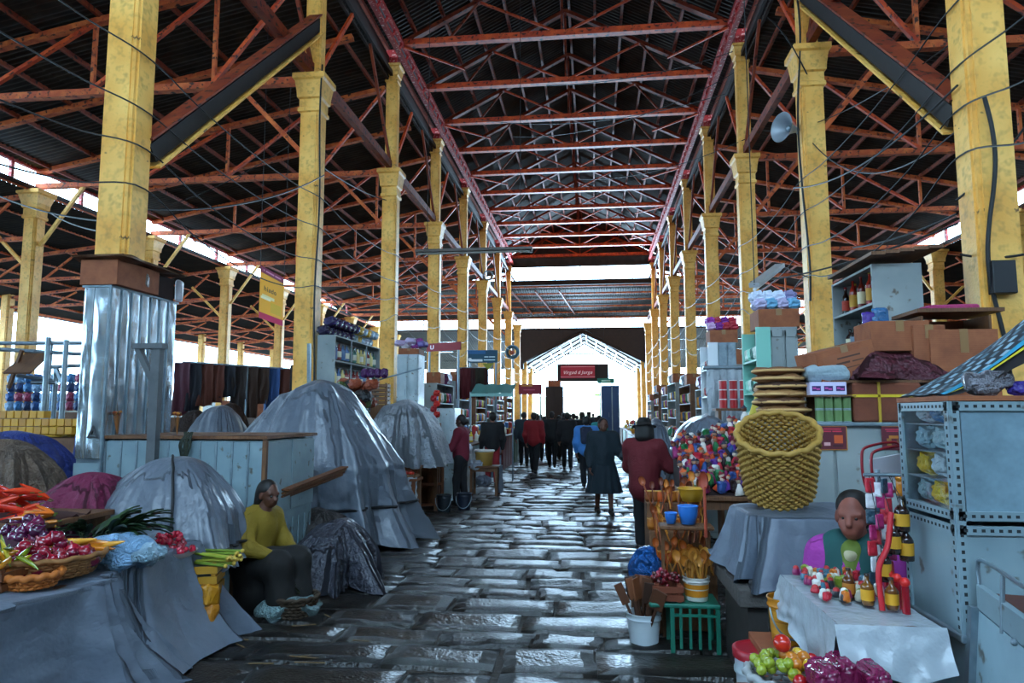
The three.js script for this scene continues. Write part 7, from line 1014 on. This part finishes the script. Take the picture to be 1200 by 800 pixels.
crowd.forEach(([px, z, c], i) => person([atZ(px, 484, z).x, 0.012, -z], R(180 + rr(-30, 30)), { label: 'person in ' + crowdNames[i] + ' in the crowd near the far opening', J: standJ(rr(1.58, 1.76), { stride: rr(0.08, 0.22) }), cell: 0.034, fine: 0.018, top: c, trousers: '#101012', bulk: 1.2, group: 'far crowd', hat: i % 4 === 1 ? '#2a1c14' : undefined }));
// ---------------------------------------------------------------- loudspeaker, lamps, cables
{
  const p = atZ(921, 150, 11.75), c = thing('horn_loudspeaker', 'grey horn loudspeaker on the cream column', 'loudspeaker', p, R(-62)); obj('horn', lathe([[0.03, -0.3], [0.05, -0.2], [0.09, -0.08], [0.17, 0.04], [0.24, 0.1], [0.25, 0.1], [0.17, 0.02], [0.08, -0.1], [0.03, -0.22]], 32).rotateX(Math.PI / 2), mat('#8f979e', 0.4, { metalness: 0.3, side: THREE.DoubleSide }), c); obj('driver', [cyl(0.07, 0.07, 0.16, 0, 0, 0, 16).rotateX(-Math.PI / 2).translate(0, 0, -0.28)], M.steel, c); obj('reflector', [new THREE.SphereGeometry(0.05, 14, 10).translate(0, 0, -0.06)], M.steel, c); obj('bracket', [beam([0, 0, -0.3], [0.02, -0.1, -0.46], 0.03, 0.05)], M.steel, c);
  const t1 = atZ(487, 294, 13), t2 = atZ(624, 295, 13), L = thing('tube_lamp', 'long unlit strip lamp hanging across the nave', 'lamp', [(t1.x + t2.x) / 2, (t1.y + t2.y) / 2, -13]), w = t2.x - t1.x; obj('housing', rb(w, 0.06, 0.12, 0, 0.03, 0, 0.01), mat('#4a3f36', 0.5), L); obj('tube', rod([-w / 2 + 0.05, -0.02, 0], [w / 2 - 0.05, -0.02, 0], 0.022, 10), mat('#8a857c', 0.3), L); for (const q of [-1, 1]) obj('end_cap', bx(0.04, 0.06, 0.06, q * (w / 2 - 0.03), -0.02, 0), mat('#3a332c', 0.5), L);
  for (const q of [0.1, 0.9]) { const x = t1.x + w * q; wire([[x, t1.y + 0.06, -13], [x, 11.1, -13]], 0.006, 'thin wire holding the long strip lamp', 'lamp_wire'); }
  const f1 = atZ(884, 334, 8.0), f2 = atZ(914, 311, 9.2), fl = thing('fluorescent_lamp', 'unlit white fluorescent lamp slung above the mint tower', 'lamp', [0, 0, 0]); obj('housing', [beam(f1, f2, 0.12, 0.05)], mat('#9a9a9a', 0.4), fl); obj('tube', rod(f1.clone().add(V(0, -0.05, 0)), f2.clone().add(V(0, -0.05, 0)), 0.02, 10), mat('#d8d8d4', 0.3), fl); wire([f2, V(XR - 0.2, f2.y + 0.3, -colZ(1) + 0.2)], 0.01, 'cord tying the fluorescent lamp to the cream column', 'cord'); wire([f1, V(f1.x, 8, f1.z)], 0.006, 'cord above the fluorescent lamp', 'cord');
  // round clock-like lamp on a column
  const r = thing('ring_lamp', 'small ring shaped lamp on a capital beyond the strip lamp', 'lamp', [XL + 0.3, atZ(577, 322, 31.5).y, -31.58]); obj('ring', new THREE.TorusGeometry(0.22, 0.035, 8, 28), M.steel, r); obj('bulb', sph(0.08, 0.16, -0.1, 0.05, 10), mat('#e8e4dc', 0.4), r);
  const jb = atZ(1152, 325, 6.6); tag(obj('junction_box', rb(0.2, 0.3, 0.1, XR - 0.06, jb.y, -6.62, 0.01), M.black), 'black junction box strapped to the big column by the blanket heap', 'box');
  // cables: along the rows and across
  const L0 = [XL + 0.22, XR - 0.22];
  for (let k = 0; k < 4; k++) { const y = [5.0, 4.5, 4.05, 5.6, 3.7][k]; for (const [X, s] of [[XL + 0.21, 'tarpaulin'], [XR - 0.21, 'basket']]) { const pts = []; for (let n = -1; n < 8; n++) pts.push(...sag(V(X, y + 0.1 * Math.sin(n * 3 + k), -colZ(n)), V(X, y + 0.1 * Math.sin(n * 3 + 3 + k), -colZ(n + 1)), 0.16 + 0.1 * k % 0.3, 5).slice(0, 5)); wire(pts, 0.009, 'black cable sagging from column to column on the ' + s + ' side'); } }
  const W = (a, za, b, zb, s, r = 0.012) => wire(sag(atZ(a[0], a[1], za), atZ(b[0], b[1], zb), s), r, 'loose black cable strung across the hall');
  W([1122, 262], 6.8, [880, 330], 11.7, 0.1); W([1200, 150], 6.8, [1120, 235], 6.9, 0.05); W([1122, 100], 6.8, [930, 220], 11.8, 0.25); W([1122, 250], 6.8, [1000, 290], 9, 0.05); W([950, 165], 11.8, [1125, 150], 6.9, 0.5, 0.009); W([165, 245], 7, [380, 205], 11.8, 0.2); W([170, 262], 7, [0, 230], 10, 0.1); W([165, 275], 7, [60, 250], 12, 0.1); W([370, 190], 11.8, [455, 235], 16.9, 0.1); W([640, 100], 16, [860, 60], 16.8, 0.2, 0.01); W([560, 140], 21, [850, 110], 17, 0.4, 0.01); W([600, 160], 20, [870, 80], 17, 0.5, 0.01); W([680, 210], 22, [880, 160], 16.5, 0.3, 0.01); W([1125, 298], 6.9, [1200, 298], 6.6, 0.03); W([880, 150], 16.8, [1130, 40], 7, 0.4, 0.008); W([340, 170], 12, [200, 240], 12, 0.1, 0.008); W([960, 120], 11.9, [900, 20], 11, -0.2, 0.012);
  wire(Array.from({ length: 12 }, (_, i) => { const t = i / 11; return V(XR - 0.24 + 0.05 * Math.sin(t * 9), 9 - 5.5 * t, -colZ(1) + 0.26 + 0.04 * Math.sin(t * 14)); }), 0.018, 'thick cable running down the loudspeaker column');
  wire(Array.from({ length: 12 }, (_, i) => { const t = i / 11; return V(XL + 0.24, 8 - 6 * t, -colZ(1) + 0.24 + 0.05 * Math.sin(t * 11)); }), 0.016, 'cable running down the column behind the bottle kiosk');
  wire(Array.from({ length: 10 }, (_, i) => { const t = i / 9; return V(XR - 0.1 + 0.06 * Math.sin(t * 8), 4.6 - 2.6 * t, -6.62 - 0.02 * t); }), 0.02, 'thick cable hanging down the big column by the blanket heap');
}
renderer.render(scene, camera);
